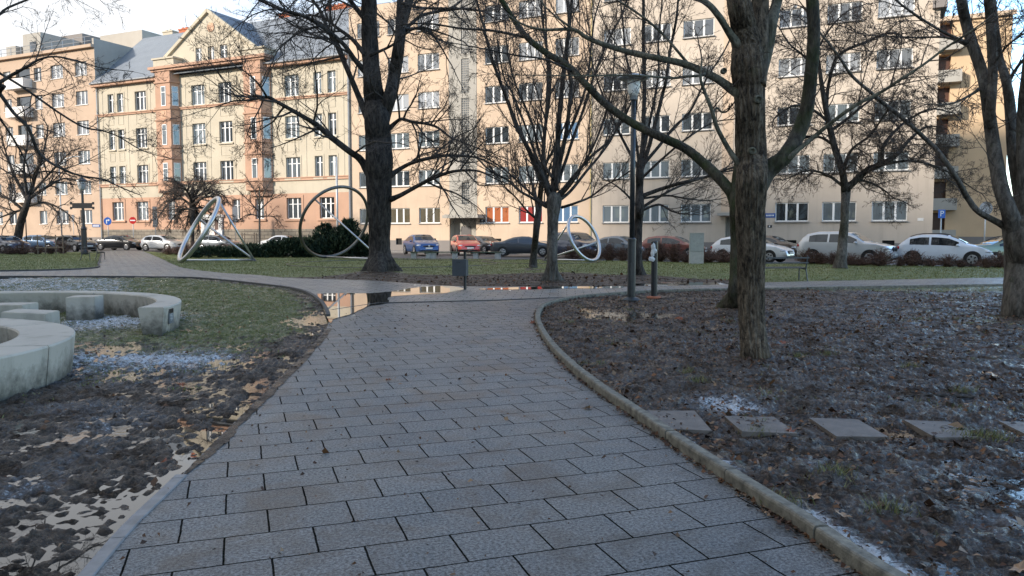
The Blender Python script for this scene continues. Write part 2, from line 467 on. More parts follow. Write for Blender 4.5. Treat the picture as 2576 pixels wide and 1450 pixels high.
def paver_mat(name, bw=0.452, rh=0.36, c1=(0.162, 0.160, 0.155), c2=(0.136, 0.135, 0.131), mort=(0.020, 0.019, 0.017), shift=(0, 0)):
    m, nt, b = new_mat(name); L = nt.links
    t = N(nt, 'ShaderNodeTexCoord')
    mp_ = N(nt, 'ShaderNodeMapping'); mp_.inputs['Location'].default_value = (shift[0], shift[1], 0)
    L.new(t.outputs['Object'], mp_.inputs[0])
    # edges of old slabs are never quite straight
    wob = N(nt, 'ShaderNodeTexNoise', Scale=7.0, Detail=3.0)
    L.new(mp_.outputs[0], wob.inputs['Vector'])
    vm = N(nt, 'ShaderNodeVectorMath', operation='MULTIPLY_ADD')
    vm.inputs[1].default_value = (0.012, 0.012, 0.0)
    L.new(wob.outputs['Color'], vm.inputs[0]); L.new(mp_.outputs[0], vm.inputs[2])
    br = N(nt, 'ShaderNodeTexBrick', offset=0.5)
    br.inputs['Scale'].default_value = 1.0
    br.inputs['Brick Width'].default_value = bw; br.inputs['Row Height'].default_value = rh
    br.inputs['Mortar Size'].default_value = 0.0062; br.inputs['Mortar Smooth'].default_value = 0.2
    br.inputs['Color1'].default_value = c4(c1); br.inputs['Color2'].default_value = c4(c2); br.inputs['Mortar'].default_value = c4(mort)
    L.new(vm.outputs[0], br.inputs['Vector'])
    big = N(nt, 'ShaderNodeTexNoise', Scale=0.55, Detail=5.0, Roughness=0.6)
    fine = N(nt, 'ShaderNodeTexNoise', Scale=55.0, Detail=5.0, Roughness=0.85)
    dirt = N(nt, 'ShaderNodeTexNoise', Scale=21.0, Detail=6.0, Roughness=0.7)
    for n in (big, fine, dirt): L.new(t.outputs['Object'], n.inputs['Vector'])
    rb = N(nt, 'ShaderNodeValToRGB')
    rb.color_ramp.elements[0].position = 0.35; rb.color_ramp.elements[1].position = 0.7
    rb.color_ramp.elements[0].color = (0.78, 0.83, 0.88, 1); rb.color_ramp.elements[1].color = (1.20, 1.16, 1.10, 1)
    L.new(big.outputs['Fac'], rb.inputs[0])
    m1 = N(nt, 'ShaderNodeMix', data_type='RGBA', blend_type='MULTIPLY'); m1.inputs[0].default_value = 1.0
    L.new(br.outputs['Color'], m1.inputs[6]); L.new(rb.outputs[0], m1.inputs[7])
    rf = N(nt, 'ShaderNodeValToRGB')
    rf.color_ramp.elements[0].position = 0.41; rf.color_ramp.elements[1].position = 0.59
    rf.color_ramp.elements[0].color = (0.20, 0.20, 0.20, 1); rf.color_ramp.elements[1].color = (1.80, 1.80, 1.77, 1)
    L.new(fine.outputs['Fac'], rf.inputs[0])
    m2 = N(nt, 'ShaderNodeMix', data_type='RGBA', blend_type='MULTIPLY'); m2.inputs[0].default_value = 1.0
    L.new(m1.outputs[2], m2.inputs[6]); L.new(rf.outputs[0], m2.inputs[7])
    rd = N(nt, 'ShaderNodeValToRGB')
    rd.color_ramp.elements[0].position = 0.63; rd.color_ramp.elements[1].position = 0.74
    rd.color_ramp.elements[0].color = (0, 0, 0, 1); rd.color_ramp.elements[1].color = (0.85, 0.85, 0.85, 1)
    L.new(dirt.outputs['Fac'], rd.inputs[0])
    m3 = N(nt, 'ShaderNodeMix', data_type='RGBA'); m3.inputs[7].default_value = (0.022, 0.019, 0.016, 1)
    L.new(rd.outputs[0], m3.inputs[0]); L.new(m2.outputs[2], m3.inputs[6])
    stn = N(nt, 'ShaderNodeTexNoise', Scale=1.7, Detail=8.0, Roughness=0.68, Distortion=0.8); L.new(t.outputs['Object'], stn.inputs['Vector'])
    rs_ = N(nt, 'ShaderNodeValToRGB'); rs_.color_ramp.elements[0].position = 0.50; rs_.color_ramp.elements[1].position = 0.60
    rs_.color_ramp.elements[0].color = (1, 1, 1, 1); rs_.color_ramp.elements[1].color = (0.66, 0.65, 0.63, 1); L.new(stn.outputs['Fac'], rs_.inputs[0])
    m4 = N(nt, 'ShaderNodeMix', data_type='RGBA', blend_type='MULTIPLY'); m4.inputs[0].default_value = 1.0
    L.new(m3.outputs[2], m4.inputs[6]); L.new(rs_.outputs[0], m4.inputs[7]); L.new(m4.outputs[2], b.inputs['Base Color'])
    rr = N(nt, 'ShaderNodeValToRGB')
    rr.color_ramp.elements[0].position = 0.35; rr.color_ramp.elements[1].position = 0.65
    rr.color_ramp.elements[0].color = (0.55,)*3+(1,); rr.color_ramp.elements[1].color = (0.30,)*3+(1,)
    L.new(stn.outputs['Fac'], rr.inputs[0]); L.new(rr.outputs[0], b.inputs['Roughness'])
    sp_ = N(nt, 'ShaderNodeMath', operation='MULTIPLY_ADD'); sp_.inputs[1].default_value = -0.45; sp_.inputs[2].default_value = 0.45; L.new(br.outputs['Fac'], sp_.inputs[0]); L.new(sp_.outputs[0], b.inputs['Specular IOR Level'])
    hm = N(nt, 'ShaderNodeMath', operation='MULTIPLY_ADD'); hm.inputs[1].default_value = -1.3
    L.new(br.outputs['Fac'], hm.inputs[0]); L.new(fine.outputs['Fac'], hm.inputs[2])
    bp = N(nt, 'ShaderNodeBump', Strength=0.8, Distance=0.009)
    L.new(hm.outputs[0], bp.inputs['Height']); L.new(bp.outputs[0], b.inputs['Normal'])
    return m
def water_mat(name):
    m, nt, b = new_mat(name); L = nt.links
    b.inputs['Base Color'].default_value = (0.03, 0.026, 0.022, 1)
    b.inputs['Roughness'].default_value = 0.015; b.inputs['IOR'].default_value = 1.40
    b.inputs['Specular IOR Level'].default_value = 0.9
    t = N(nt, 'ShaderNodeTexCoord')
    n = N(nt, 'ShaderNodeTexNoise', Scale=3.0, Detail=2.0)
    L.new(t.outputs['Object'], n.inputs['Vector'])
    bp = N(nt, 'ShaderNodeBump', Strength=0.02, Distance=0.01)
    L.new(n.outputs['Fac'], bp.inputs['Height']); L.new(bp.outputs[0], b.inputs['Normal'])
    return m
M_SOIL = soil_mat('mud_and_grass')
M_LAWN = soil_mat('lawn_soil', grass=(0.13, 0.15, 0.042), wet=0.15)
M_PAVE = paver_mat('path_slabs', shift=(0.10, 0.05))
M_PAVE2 = paver_mat('cross_path_slabs', shift=(0.2, 0.1), c1=(0.21, 0.203, 0.192), c2=(0.18, 0.175, 0.166))
M_WATER = water_mat('puddle_water')
M_FILM = water_mat('wet_mud_film')
M_FILM.node_tree.nodes['Principled BSDF'].inputs['Roughness'].default_value = 0.10
M_FILM.node_tree.nodes['Principled BSDF'].inputs['Base Color'].default_value = (0.018, 0.016, 0.015, 1)
for n_ in M_FILM.node_tree.nodes:
    if n_.type == 'BUMP': n_.inputs['Strength'].default_value = 0.4; n_.inputs['Distance'].default_value = 0.010
    if n_.type == 'TEX_NOISE': n_.inputs['Scale'].default_value = 13.0; n_.inputs['Detail'].default_value = 5.0
M_ASPH = plain('asphalt', (0.085, 0.083, 0.082), 0.75, var=0.25, nscale=3.0, bump=0.4, bscale=120)
M_SIDEW = plain('pavement_slabs', (0.20, 0.19, 0.18), 0.8, var=0.15, nscale=2.0)
M_KERB = plain('kerb_concrete', (0.150, 0.138, 0.108), 0.75, var=0.6, nscale=13.0, bump=0.5, bscale=90)
M_KERBD = plain('edging_concrete', (0.06, 0.058, 0.055), 0.7, var=0.4, nscale=9.0)
M_BASE = plain('earth', (0.05, 0.047, 0.035), 0.9, var=0.3, nscale=0.6)
M_GRASSB = island_mat('grass_blades', [(0.070, 0.085, 0.022), (0.135, 0.150, 0.042), (0.17, 0.175, 0.060), (0.25, 0.22, 0.11)], 0.6)
M_LEAF = island_mat('fallen_leaf_brown', [(0.022, 0.013, 0.009), (0.055, 0.027, 0.014), (0.17, 0.075, 0.030), (0.05, 0.025, 0.015), (0.26, 0.17, 0.10), (0.035, 0.018, 0.012), (0.09, 0.040, 0.020)], 0.6)
# ------------------------------------------------------------------ outlines of the ground, taken at their real places
P = lambda lst: [tuple(at(x, y)[:2]) for x, y in lst]
kerb_pts = [(2.25, -2.0), (2.15, 0.8), (1.95, 2.5)] + P([(2190, 1448), (2030, 1335), (1905, 1255), (1714, 1128), (1630, 1068), (1509, 985),
      (1440, 930), (1392, 880), (1362, 835), (1352, 805), (1358, 785), (1376, 770), (1440, 754), (1565, 742), (1727, 735), (2175, 727), (2585, 720), (3300, 708)])
left_pts = [(-1.55, -2.0), (-1.66, 0.8), (-1.82, 2.5)] + P([(216, 1450), (324, 1325), (429, 1224), (540, 1111), (675, 979), (777, 878), (822, 824), (826, 795), (818, 776), (804, 757), (760, 732),
      (675, 718), (507, 701), (380, 698), (253, 697), (0, 697), (-500, 698)])
far_pts = P([(-500, 690), (0, 684), (228, 677), (248, 664), (254, 645), (262, 632), (345, 631), (366, 635), (405, 651), (456, 673), (557, 687), (652, 693), (725, 700), (941, 707),
      (1130, 720), (1400, 722), (1570, 722), (1840, 716), (1925, 711), (2529, 699), (3300, 686)])
road_front = P([(-700, 641), (0, 637.5), (262, 633), (345, 632.5), (640, 644), (1000, 650), (1500, 655), (1700, 658), (2000, 662), (2300, 668), (2600, 674), (3400, 690)])
kerb_c = [tuple(p) for p in crom(kerb_pts, 8)]
left_c = [tuple(p) for p in crom(left_pts, 8)]
far_c = [tuple(p) for p in crom(far_pts, 5)]
def sheet(name, poly, z, mat, rz=0.0, kind='structure'):
    """flat outline filled as one sheet; rz turns its own axes so slab courses run that way"""
    c, s = math.cos(-rz), math.sin(-rz)
    bm = bmesh.new()
    vs = [bm.verts.new((x*c - y*s, x*s + y*c, 0)) for x, y in poly]
    es = [bm.edges.new((vs[i], vs[(i+1) % len(vs)])) for i in range(len(vs))]
    bmesh.ops.triangle_fill(bm, edges=es, use_beauty=True)
    for f in bm.faces:
        f.normal_update()
        if f.normal.z < 0: f.normal_flip()
    me = bpy.data.meshes.new(name); bm.to_mesh(me); bm.free(); me.materials.append(mat)
    o = link(name, me, None, (0, 0, z), (0, 0, rz))
    return tag(o, kind=kind)
gb = MB(); gb.quad((-1500, -1500, 0), (1500, -1500, 0), (1500, 1500, 0), (-1500, 1500, 0))
tag(gb.build('ground', M_BASE, loc=(0, 0, -0.16)), kind='structure')
# the slab path: the near stretch, and the cross path with the branch to the street
main_poly = left_c[:12*8+1] + [tuple(at(955, 764)[:2]), tuple(at(1250, 757)[:2]), tuple(at(1565, 742)[:2])] + list(reversed(kerb_c[:15*8]))
i_l = 12*8
sheet('path', main_poly, 0.0, M_PAVE, R(19.4))
cross_poly = far_c + list(reversed(kerb_c[16*8:])) + [tuple(at(1565, 745)[:2]), tuple(at(1250, 756)[:2]), tuple(at(955, 763)[:2]), tuple(at(835, 781)[:2])] + left_c[i_l:]
sheet('cross_path', cross_poly, 0.006, M_PAVE2, R(-4.0))
def sweep(mb, line, prof, seg=1.0, gap=0.008, z=0.0):
    """prof: (offset to the walker's left, height) points; cut into stones seg metres long"""
    d = [0.0]
    for a, b in zip(line, line[1:]): d.append(d[-1] + math.hypot(b[0]-a[0], b[1]-a[1]))
    def pos(s):
        s = max(0, min(s, d[-1])); i = 0
        lo, hi = 0, len(d)-2
        while lo < hi:
            mid = (lo+hi+1)//2
            if d[mid] <= s: lo = mid
            else: hi = mid-1
        i = lo; t = (s-d[i])/max(1e-9, d[i+1]-d[i])
        a, b = line[i], line[i+1]
        return Vector((a[0]+(b[0]-a[0])*t, a[1]+(b[1]-a[1])*t, z))
    s = 0.0; n_ = len(prof)
    while s < d[-1]-0.05:
        e = min(s+seg-gap, d[-1]); k = 5
        jz = random.uniform(-0.003, 0.003); jo = random.uniform(-0.003, 0.003)
        rings = []
        for i in range(k):
            q = s+(e-s)*i/(k-1); p = pos(q); t = (pos(q+0.05)-pos(q-0.05)).normalized(); nn = Vector((-t.y, t.x, 0))
            rings.append([p+nn*(o+jo)+Vector((0, 0, h+(jz if h > 0.02 else 0))) for o, h in prof])
        b0 = len(mb.v)
        for r_ in rings: mb.v += [tuple(v) for v in r_]
        for i in range(k-1):
            for j in range(n_-1):
                a0 = b0+i*n_+j
                mb.f.append((a0, a0+n_, a0+n_+1, a0+1)); mb.m.append(0)
        mb.f.append(tuple(range(b0, b0+n_))); mb.m.append(0)
        mb.f.append(tuple(range(b0+(k-1)*n_+n_-1, b0+(k-1)*n_-1, -1))); mb.m.append(0)
        s += seg
kb = MB()
prof_k = [(0.045, -0.12), (0.045, 0.066), (0.040, 0.078), (0.030, 0.084), (-0.036, 0.082), (-0.044, 0.076), (-0.047, 0.066), (-0.047, -0.12)]
sweep(kb, kerb_c, prof_k, gap=0.014)
tag(kb.build('kerb', M_KERB, fix=True), kind='structure')
kb = MB(); prof_f = [(0.04, -0.12), (0.04, 0.004), (0.034, 0.010), (-0.034, 0.010), (-0.04, 0.004), (-0.04, -0.12)]
sweep(kb, left_c[:5*8+3], prof_f)
tag(kb.build('flush_kerb', plain('pale_edging', (0.17, 0.17, 0.17), 0.5, var=0.3, nscale=8.0), fix=True), kind='structure')
kb = MB()
sweep(kb, left_c[10*8:], [(a, h+0.03) for a, h in prof_f])
sweep(kb, far_c[:5*5], [(a, h+0.06) for a, h in prof_f])
sweep(kb, [tuple(at(x, y)[:2]) for x, y in ((835, 781), (955, 763), (1250, 756), (1565, 743))], [(a*0.8, h+0.006) for a, h in prof_f])
tag(kb.build('edging', M_KERBD, fix=True), kind='structure')
# ------------------------------------------------------------------ earth with real relief
def dist_line(X, Y, line):
    d = np.full(X.shape, 1e9)
    for (x0, y0), (x1, y1) in zip(line, line[1:]):
        vx, vy = x1-x0, y1-y0; q = vx*vx+vy*vy+1e-12
        t = np.clip(((X-x0)*vx+(Y-y0)*vy)/q, 0, 1)
        d = np.minimum(d, np.hypot(X-(x0+t*vx), Y-(y0+t*vy)))
    return d
def relief(name, poly, xs, ys, hfun, afun, mat):
    X, Y = np.meshgrid(xs, ys); Z = hfun(X, Y)
    nx, ny = len(xs), len(ys)
    idx = np.arange(nx*ny).reshape(ny, nx)
    cx = (X[:-1, :-1]+X[1:, 1:])/2; cy = (Y[:-1, :-1]+Y[1:, 1:])/2
    keep = inside(poly, cx, cy)
    q = np.stack([idx[:-1, :-1], idx[:-1, 1:], idx[1:, 1:], idx[1:, :-1]], axis=-1)[keep]
    used = np.unique(q); remap = np.full(nx*ny, -1); remap[used] = np.arange(len(used))
    V = np.stack([X.ravel(), Y.ravel(), Z.ravel()], axis=1)[used]
    o = np_mesh(name, V, remap[q], mat, smooth=True)
    g, s = afun(X, Y, Z)
    for nm, arr in (('grassy', g), ('snow', s)):
        at_ = o.data.attributes.new(nm, 'FLOAT', 'POINT'); at_.data.foreach_set('value', np.ascontiguousarray(arr.ravel()[used], dtype=np.float32))
    return tag(o, kind='structure')
def gspace(a, b, k, d0=0.01):
    out = [a]
    while out[-1] < b: out.append(out[-1]+max(d0, k*out[-1]))
    return np.array(out)
def bump_at(X, Y, px, py, rx, ry):
    c = at(px, py); return np.exp(-(((X-c.x)/rx)**2+((Y-c.y)/ry)**2))
def px_of(X, Y):
    """where a ground point falls, in the 2576 wide picture (only used to look up ground cover)"""
    zc = Y*CP+CAM_H*SP
    return 1288+FPX*X/zc, 725+FPX*(CAM_H*CP-Y*SP)/zc
right_poly = kerb_c + [(40.0, 26.0), (40.0, -2.0)]
def pools_r(X, Y):
    return (1.0*bump_at(X, Y, 1560, 792, 0.9, 0.8)+1.0*bump_at(X, Y, 1680, 788, 0.9, 0.7)+0.9*bump_at(X, Y, 2400, 738, 2.2, 0.5)+0.8*bump_at(X, Y, 2430, 785, 1.0, 0.7)
            + 0.8*bump_at(X, Y, 2560, 1240, 0.35, 0.45)+0.6*bump_at(X, Y, 2500, 1440, 0.4, 0.25)+0.6*bump_at(X, Y, 2200, 1090, 0.5, 0.25)+0.6*bump_at(X, Y, 2560, 1130, 0.35, 0.2))
def h_r(X, Y):
    z = -0.005+0.05*(vnoise(X, Y, 0.8, 1, 2)-0.5)+0.05*(vnoise(X, Y, 0.22, 2, 3)-0.5)+0.045*(vnoise(X, Y, 0.11, 3, 2)-0.5)+0.045*(np.abs(2*vnoise(X, Y, 0.07, 4, 2)-1)-0.25)+0.03*(vnoise(X, Y, 0.036, 6, 2)-0.5)
    z -= 0.042*np.clip(pools_r(X, Y), 0, 1.2)
    d = dist_line(X, Y, kerb_c); z = np.where(d < 0.25, z*0.6+0.008, z)
    for (px, py, r, hh) in ((1899, 905, 0.45, 0.05), (1858, 795, 0.9, 0.16), (2570, 795, 0.8, 0.07)):
        z += hh*bump_at(X, Y, px, py, r, r)
    return z
def a_r(X, Y, Z):
    px, py = px_of(X, Y)
    g = 0.34+0.10*(vnoise(X, Y, 2.5, 5, 2)-0.5)+0.12*np.clip((px-2050)/400, 0, 1)*np.clip((1000-py)/200, 0, 1)
    g += 0.25*np.clip((736-py)/10, 0, 1)
    s = 0.34+0.44*bump_at(X, Y, 1830, 1018, 0.6, 0.75)+0.33*vnoise(X, Y, 0.35, 8, 2)*1.6*np.exp(-((dist_line(X, Y, kerb_c)-0.12)/0.14)**2)*np.clip((py-990)/60, 0, 1)+0.75*np.clip((py-1080)/120, 0, 1)*(vnoise(X, Y, 0.7, 9, 2)-0.20)
    s += 0.34*np.exp(-((py-737)/8)**2)*np.clip((px-2000)/150, 0, 1)
    return np.clip(g, 0, 1), np.clip(s, 0, 1)
relief('mud_ground', right_poly, np.concatenate([np.arange(0.2, 6.0, 0.018), np.arange(6.0, 17.0, 0.045)]), gspace(2.6, 24.5, 0.0048), h_r, a_r, M_SOIL)
spill = []
for i_, (x_, y_) in enumerate(left_c):
    o_ = 0.0 if i_ < 40 or i_ > 86 else min(1.0, (i_-40)/8, (86-i_)/8)*(0.05+0.10*float(vnoise(np.array([x_*3]), np.array([y_]), 0.30, 77, 3)[0]))
    spill.append((x_+o_, y_))
left_poly = spill + [(-60.0, 28.0), (-60.0, -2.0)]
def h_l(X, Y):
    z = -0.02+0.035*(vnoise(X, Y, 0.9, 11, 2)-0.5)+0.030*(vnoise(X, Y, 0.25, 12, 3)-0.5)+0.045*(vnoise(X, Y, 0.12, 13, 2)-0.5)+0.045*(np.abs(2*vnoise(X, Y, 0.075, 14, 2)-1)-0.25)+0.05*(vnoise(X, Y, 0.040, 19, 2)-0.5)
    d = dist_line(X, Y, left_c)
    near = np.clip((11.0-Y)/4.0, 0, 1)
    z -= 0.020*np.exp(-(d/0.15)**2)*near+0.014*np.exp(-(d/0.5)**2)*np.clip((5.2-Y)/1.0, 0, 1)
    z = np.where(inside(main_poly, X, Y), 0.004+0.014*(vnoise(X, Y, 0.07, 16, 3)-0.42), z)
    z -= 0.030*bump_at(X, Y, 800, 800, 0.7, 1.6)+0.018*bump_at(X, Y, 700, 735, 1.2, 1.2)
    z -= 0.022*bump_at(X, Y, 330, 872, 0.8, 0.4)+0.012*bump_at(X, Y, 300, 945, 0.7, 0.8)
    return z
def a_l(X, Y, Z):
    px, py = px_of(X, Y)
    g = 0.45+0.26*np.clip((930-py)/140, 0, 1)-0.22*np.clip((py-930)/120, 0, 1)+0.12*(vnoise(X, Y, 1.6, 15, 2)-0.5)
    d = dist_line(X, Y, left_c)
    g -= 0.30*np.exp(-(d/0.6)**2)
    s = 0.47+0.25*np.clip((770-py)/40, 0, 1)*np.clip((480-px)/200, 0, 1)+0.32*bump_at(X, Y, 300, 805, 1.6, 2.2)+0.30*np.clip((1000-py)/100, 0, 1)*np.clip((py-840)/60, 0, 1)*np.clip((760-px)/200, 0, 1)
    s += 0.32*np.clip((py-950)/80, 0, 1)*(vnoise(X, Y, 0.6, 17, 2)-0.10)-0.5*np.exp(-(d/0.5)**2)
    return np.clip(g, 0, 1), np.clip(s, 0, 1)
relief('muddy_grass', left_poly, np.concatenate([np.arange(-18.0, -6.0, 0.05), np.arange(-6.0, -1.2, 0.018)]), gspace(2.6, 28.6, 0.0048), h_l, a_l, M_SOIL)
lawn_poly = far_c + list(reversed(road_front))
def h_w(X, Y):
    z = -0.01+0.06*(vnoise(X, Y, 2.5, 21, 2)-0.5)+0.05*(vnoise(X, Y, 0.5, 22, 2)-0.5)
    for (px, py, r, hh) in ((955, 688, 1.6, 0.16), (1390, 711, 0.9, 0.10), (1341, 678, 0.8, 0.08), (1605, 696, 0.9, 0.08), (2112, 678, 1.0, 0.08)):
        z += hh*bump_at(X, Y, px, py, r, r)
    z -= 0.10*bump_at(X, Y, 1700, 712, 2.4, 1.0)
    return z
def a_w(X, Y, Z):
    px, py = px_of(X, Y)
    band = np.interp(px, [560, 720, 900, 1050, 1200, 1400, 1600, 1850, 1940], [697, 694, 690, 690, 688, 682, 690, 700, 712])
    g = 0.86-0.75*np.clip((py-band)/7, 0, 1)*np.clip((px-560)/120, 0, 1)*np.clip((1930-px)/60, 0, 1)
    for (qx, qy, r) in ((955, 690, 1.3), (1390, 711, 1.0), (1341, 680, 0.8), (1605, 697, 0.9), (2112, 680, 0.7)): g -= 0.4*bump_at(X, Y, qx, qy, r, r)
    g += 0.25*(vnoise(X, Y, 3.0, 25, 2)-0.5)
    s = 0.1+0.25*bump_at(X, Y, 1480, 690, 2.0, 0.9)+0.2*bump_at(X, Y, 180, 660, 2.0, 2.0)
    return np.clip(g, 0, 1), np.clip(s, 0, 1)
relief('lawn', lawn_poly, np.arange(-75.0, 48.0, 0.28), gspace(18.0, 80.0, 0.005, 0.05), h_w, a_w, M_LAWN)
# ------------------------------------------------------------------ street
def street(d0, d1, z, name, mat, u0=-160, u1=160):
    q = [FP0+FE*u0+FI*d0, FP0+FE*u1+FI*d0, FP0+FE*u1+FI*d1, FP0+FE*u0+FI*d1]
    mb = MB(); mb.poly([(p.x, p.y, 0) for p in q])
    return tag(mb.build(name, mat, loc=(0, 0, z)), kind='structure')
street(-34, -3.6, -0.10, 'road', M_ASPH)
sb = MB(); sb.obox(tuple(FP0+FI*-1.5+Vector((0, 0, -0.05))), FE*160, FI*2.1, Vector((0, 0, 0.06)))
tag(sb.build('pavement', M_SIDEW), kind='structure')
# ------------------------------------------------------------------ standing water
def pool(pts, z, name='puddle'):
    c = crom(list(pts)+[pts[0]], 5)[:-1]
    w = [tuple(at(p[0]+random.uniform(-2, 2), p[1]+random.uniform(-0.6, 0.6))[:2]) for p in c]
    sheet(name, w, z, M_WATER, kind='structure')
pool([(797, 741), (860, 739), (930, 739), (985, 735), (1030, 727), (1113, 720.5), (1171, 727), (1150, 733), (1113, 740), (1000, 746), (975, 752), (978, 763), (930, 771), (905, 782), (880, 794),
      (840, 804), (832, 815), (822, 800), (812, 770)], 0.014)
pool([(1200, 729), (1290, 724), (1410, 722.5), (1560, 722), (1540, 726), (1400, 727.5), (1290, 730)], 0.012)
def water_box(x0, x1, y0, y1, z, name='puddle'):
    mb = MB(); mb.quad((x0, y0, 0), (x1, y0, 0), (x1, y1, 0), (x0, y1, 0)); tag(mb.build(name, M_WATER, loc=(0, 0, z)), kind='structure')
def water_poly(pts, z): sheet('puddle', [tuple(at(*p)[:2]) for p in pts], z, M_WATER)
water_poly([(1420, 830), (1420, 768), (1760, 765), (1840, 780), (1760, 830)], -0.034)
water_poly([(2150, 760), (2180, 730), (2620, 727), (2640, 815), (2300, 815)], -0.036)
water_poly([(2380, 1330), (2400, 1150), (2700, 1100), (2900, 1400)], -0.036)
water_poly([(1540, 723.5), (1580, 712), (1700, 706), (1840, 702), (1850, 717), (1700, 722.5)], -0.040)
def film(poly, z): sheet('wet_mud', poly, z, M_FILM)
film([p for p in left_c[2*8:11*8]]+[(-6.5, 17.0), (-12.0, 9.0), (-9.0, 2.0)], -0.0285)
film([p for p in kerb_c[2*8:16*8]]+[(4.0, 18.5), (16.5, 19.0), (16.5, 2.0)], -0.0270)
i0 = 3*8-10
edge = left_c[i0:9*8+4]
water_poly_l = [(x+0.0, y) for x, y in edge] + [(x-1.0, y) for x, y in reversed(edge)]
sheet('puddle', [(x, y) for x, y in edge if y < 7.5]+[(x-0.55, y) for x, y in reversed(edge) if y < 7.5], -0.0265, M_WATER)
sheet('puddle', [tuple(at(*p)[:2]) for p in ((600, 720), (760, 733), (806, 760), (818, 778), (826, 800), (815, 830), (740, 830), (600, 760))], -0.046, M_WATER)
sheet('puddle', [tuple(at(*p)[:2]) for p in ((180, 1010), (230, 860), (420, 846), (640, 870), (640, 920), (430, 1000))], -0.052, M_WATER)
# ------------------------------------------------------------------ buildings
M_PINK = plaster('salmon_render', (0.48, 0.36, 0.265), 0.15)
M_PINKC = plaster('grey_beige_render', (0.40, 0.37, 0.32), 0.15)
M_CREAM = plaster('cream_render', (0.50, 0.445, 0.345), 0.22)
M_ORANGE = plaster('terracotta_render', (0.47, 0.295, 0.205), 0.2)
M_APRI = plaster('apricot_render', (0.54, 0.415, 0.305), 0.3)
M_BEIGE = plaster('beige_render', (0.51, 0.435, 0.355), 0.4)
M_FARO = plaster('yellow_orange_render', (0.56, 0.40, 0.25), 0.1)
M_GREYR = plaster('grey_render', (0.36, 0.34, 0.30), 0.35)
M_PLINTH = plaster('grey_plinth', (0.22, 0.20, 0.185), 0.4)
M_WHITE = plain('white_window_paint', (0.72, 0.72, 0.70), 0.45, var=0.05)
M_SILL = plain('tin_sill', (0.30, 0.29, 0.28), 0.5)
M_SILLW = plain('white_sill', (0.66, 0.64, 0.60), 0.5)
M_DARKH = plain('dark_opening', (0.012, 0.012, 0.012), 0.9)
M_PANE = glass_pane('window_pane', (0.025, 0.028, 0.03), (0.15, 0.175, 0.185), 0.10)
M_PANEU = glass_pane('upper_window_pane', (0.05, 0.055, 0.06), (0.30, 0.31, 0.32), 0.10)  # paler than the lower panes: sunlit curtains and mirrored sky put into the colour
M_CURT_O = glass_pane('orange_curtain_pane', (0.32, 0.085, 0.03), (0.38, 0.12, 0.04), 0.06)
M_CURT_R = glass_pane('red_curtain_pane', (0.26, 0.03, 0.025), (0.30, 0.05, 0.035), 0.06)
M_CURT_B = glass_pane('blue_curtain_pane', (0.06, 0.12, 0.22), (0.15, 0.25, 0.38), 0.15)
M_CURT_Y = glass_pane('ochre_curtain_pane', (0.07, 0.06, 0.035), (0.17, 0.14, 0.09), 0.10)
M_METALG = plain('galvanised_metal', (0.33, 0.34, 0.35), 0.4, metal=0.6, var=0.1)
M_DOOR = plain('brown_door', (0.07, 0.03, 0.018), 0.4)
M_DOORG = plain('dark_grey_door', (0.06, 0.055, 0.055), 0.4)
M_BRICK = plain('red_brick', (0.42, 0.13, 0.06), 0.85, var=0.3, nscale=5.0, bump=0.4)
M_RELIEF = plaster('pale_relief', (0.58, 0.37, 0.25), 0.1)
def roof_mat(name, c, freq=3.2):
    m, nt, b = new_mat(name); L = nt.links
    t = N(nt, 'ShaderNodeTexCoord'); w = N(nt, 'ShaderNodeTexWave', Scale=freq, wave_type='BANDS', bands_direction='X')
    L.new(t.outputs['Object'], w.inputs['Vector'])
    r = N(nt, 'ShaderNodeValToRGB'); r.color_ramp.elements[0].position = 0.0; r.color_ramp.elements[1].position = 0.25
    r.color_ramp.elements[0].color = c4([x*0.6 for x in c]); r.color_ramp.elements[1].color = c4(c)
    L.new(w.outputs['Fac'], r.inputs[0])
    n = N(nt, 'ShaderNodeTexNoise', Scale=0.8, Detail=5.0); L.new(t.outputs['Object'], n.inputs['Vector'])
    mx = N(nt, 'ShaderNodeMix', data_type='RGBA', blend_type='MULTIPLY'); mx.inputs[0].default_value = 0.35
    L.new(r.outputs[0], mx.inputs[6]); L.new(n.outputs['Fac'], mx.inputs[7]); L.new(mx.outputs[2], b.inputs['Base Color'])
    b.inputs['Roughness'].default_value = 0.55; b.inputs['Metallic'].default_value = 0.1
    bp = N(nt, 'ShaderNodeBump', Strength=0.5, Distance=0.04); L.new(w.outputs['Fac'], bp.inputs['Height']); L.new(bp.outputs[0], b.inputs['Normal'])
    return m
M_ROOF = roof_mat('grey_sheet_roof', (0.27, 0.30, 0.33), 1.2)
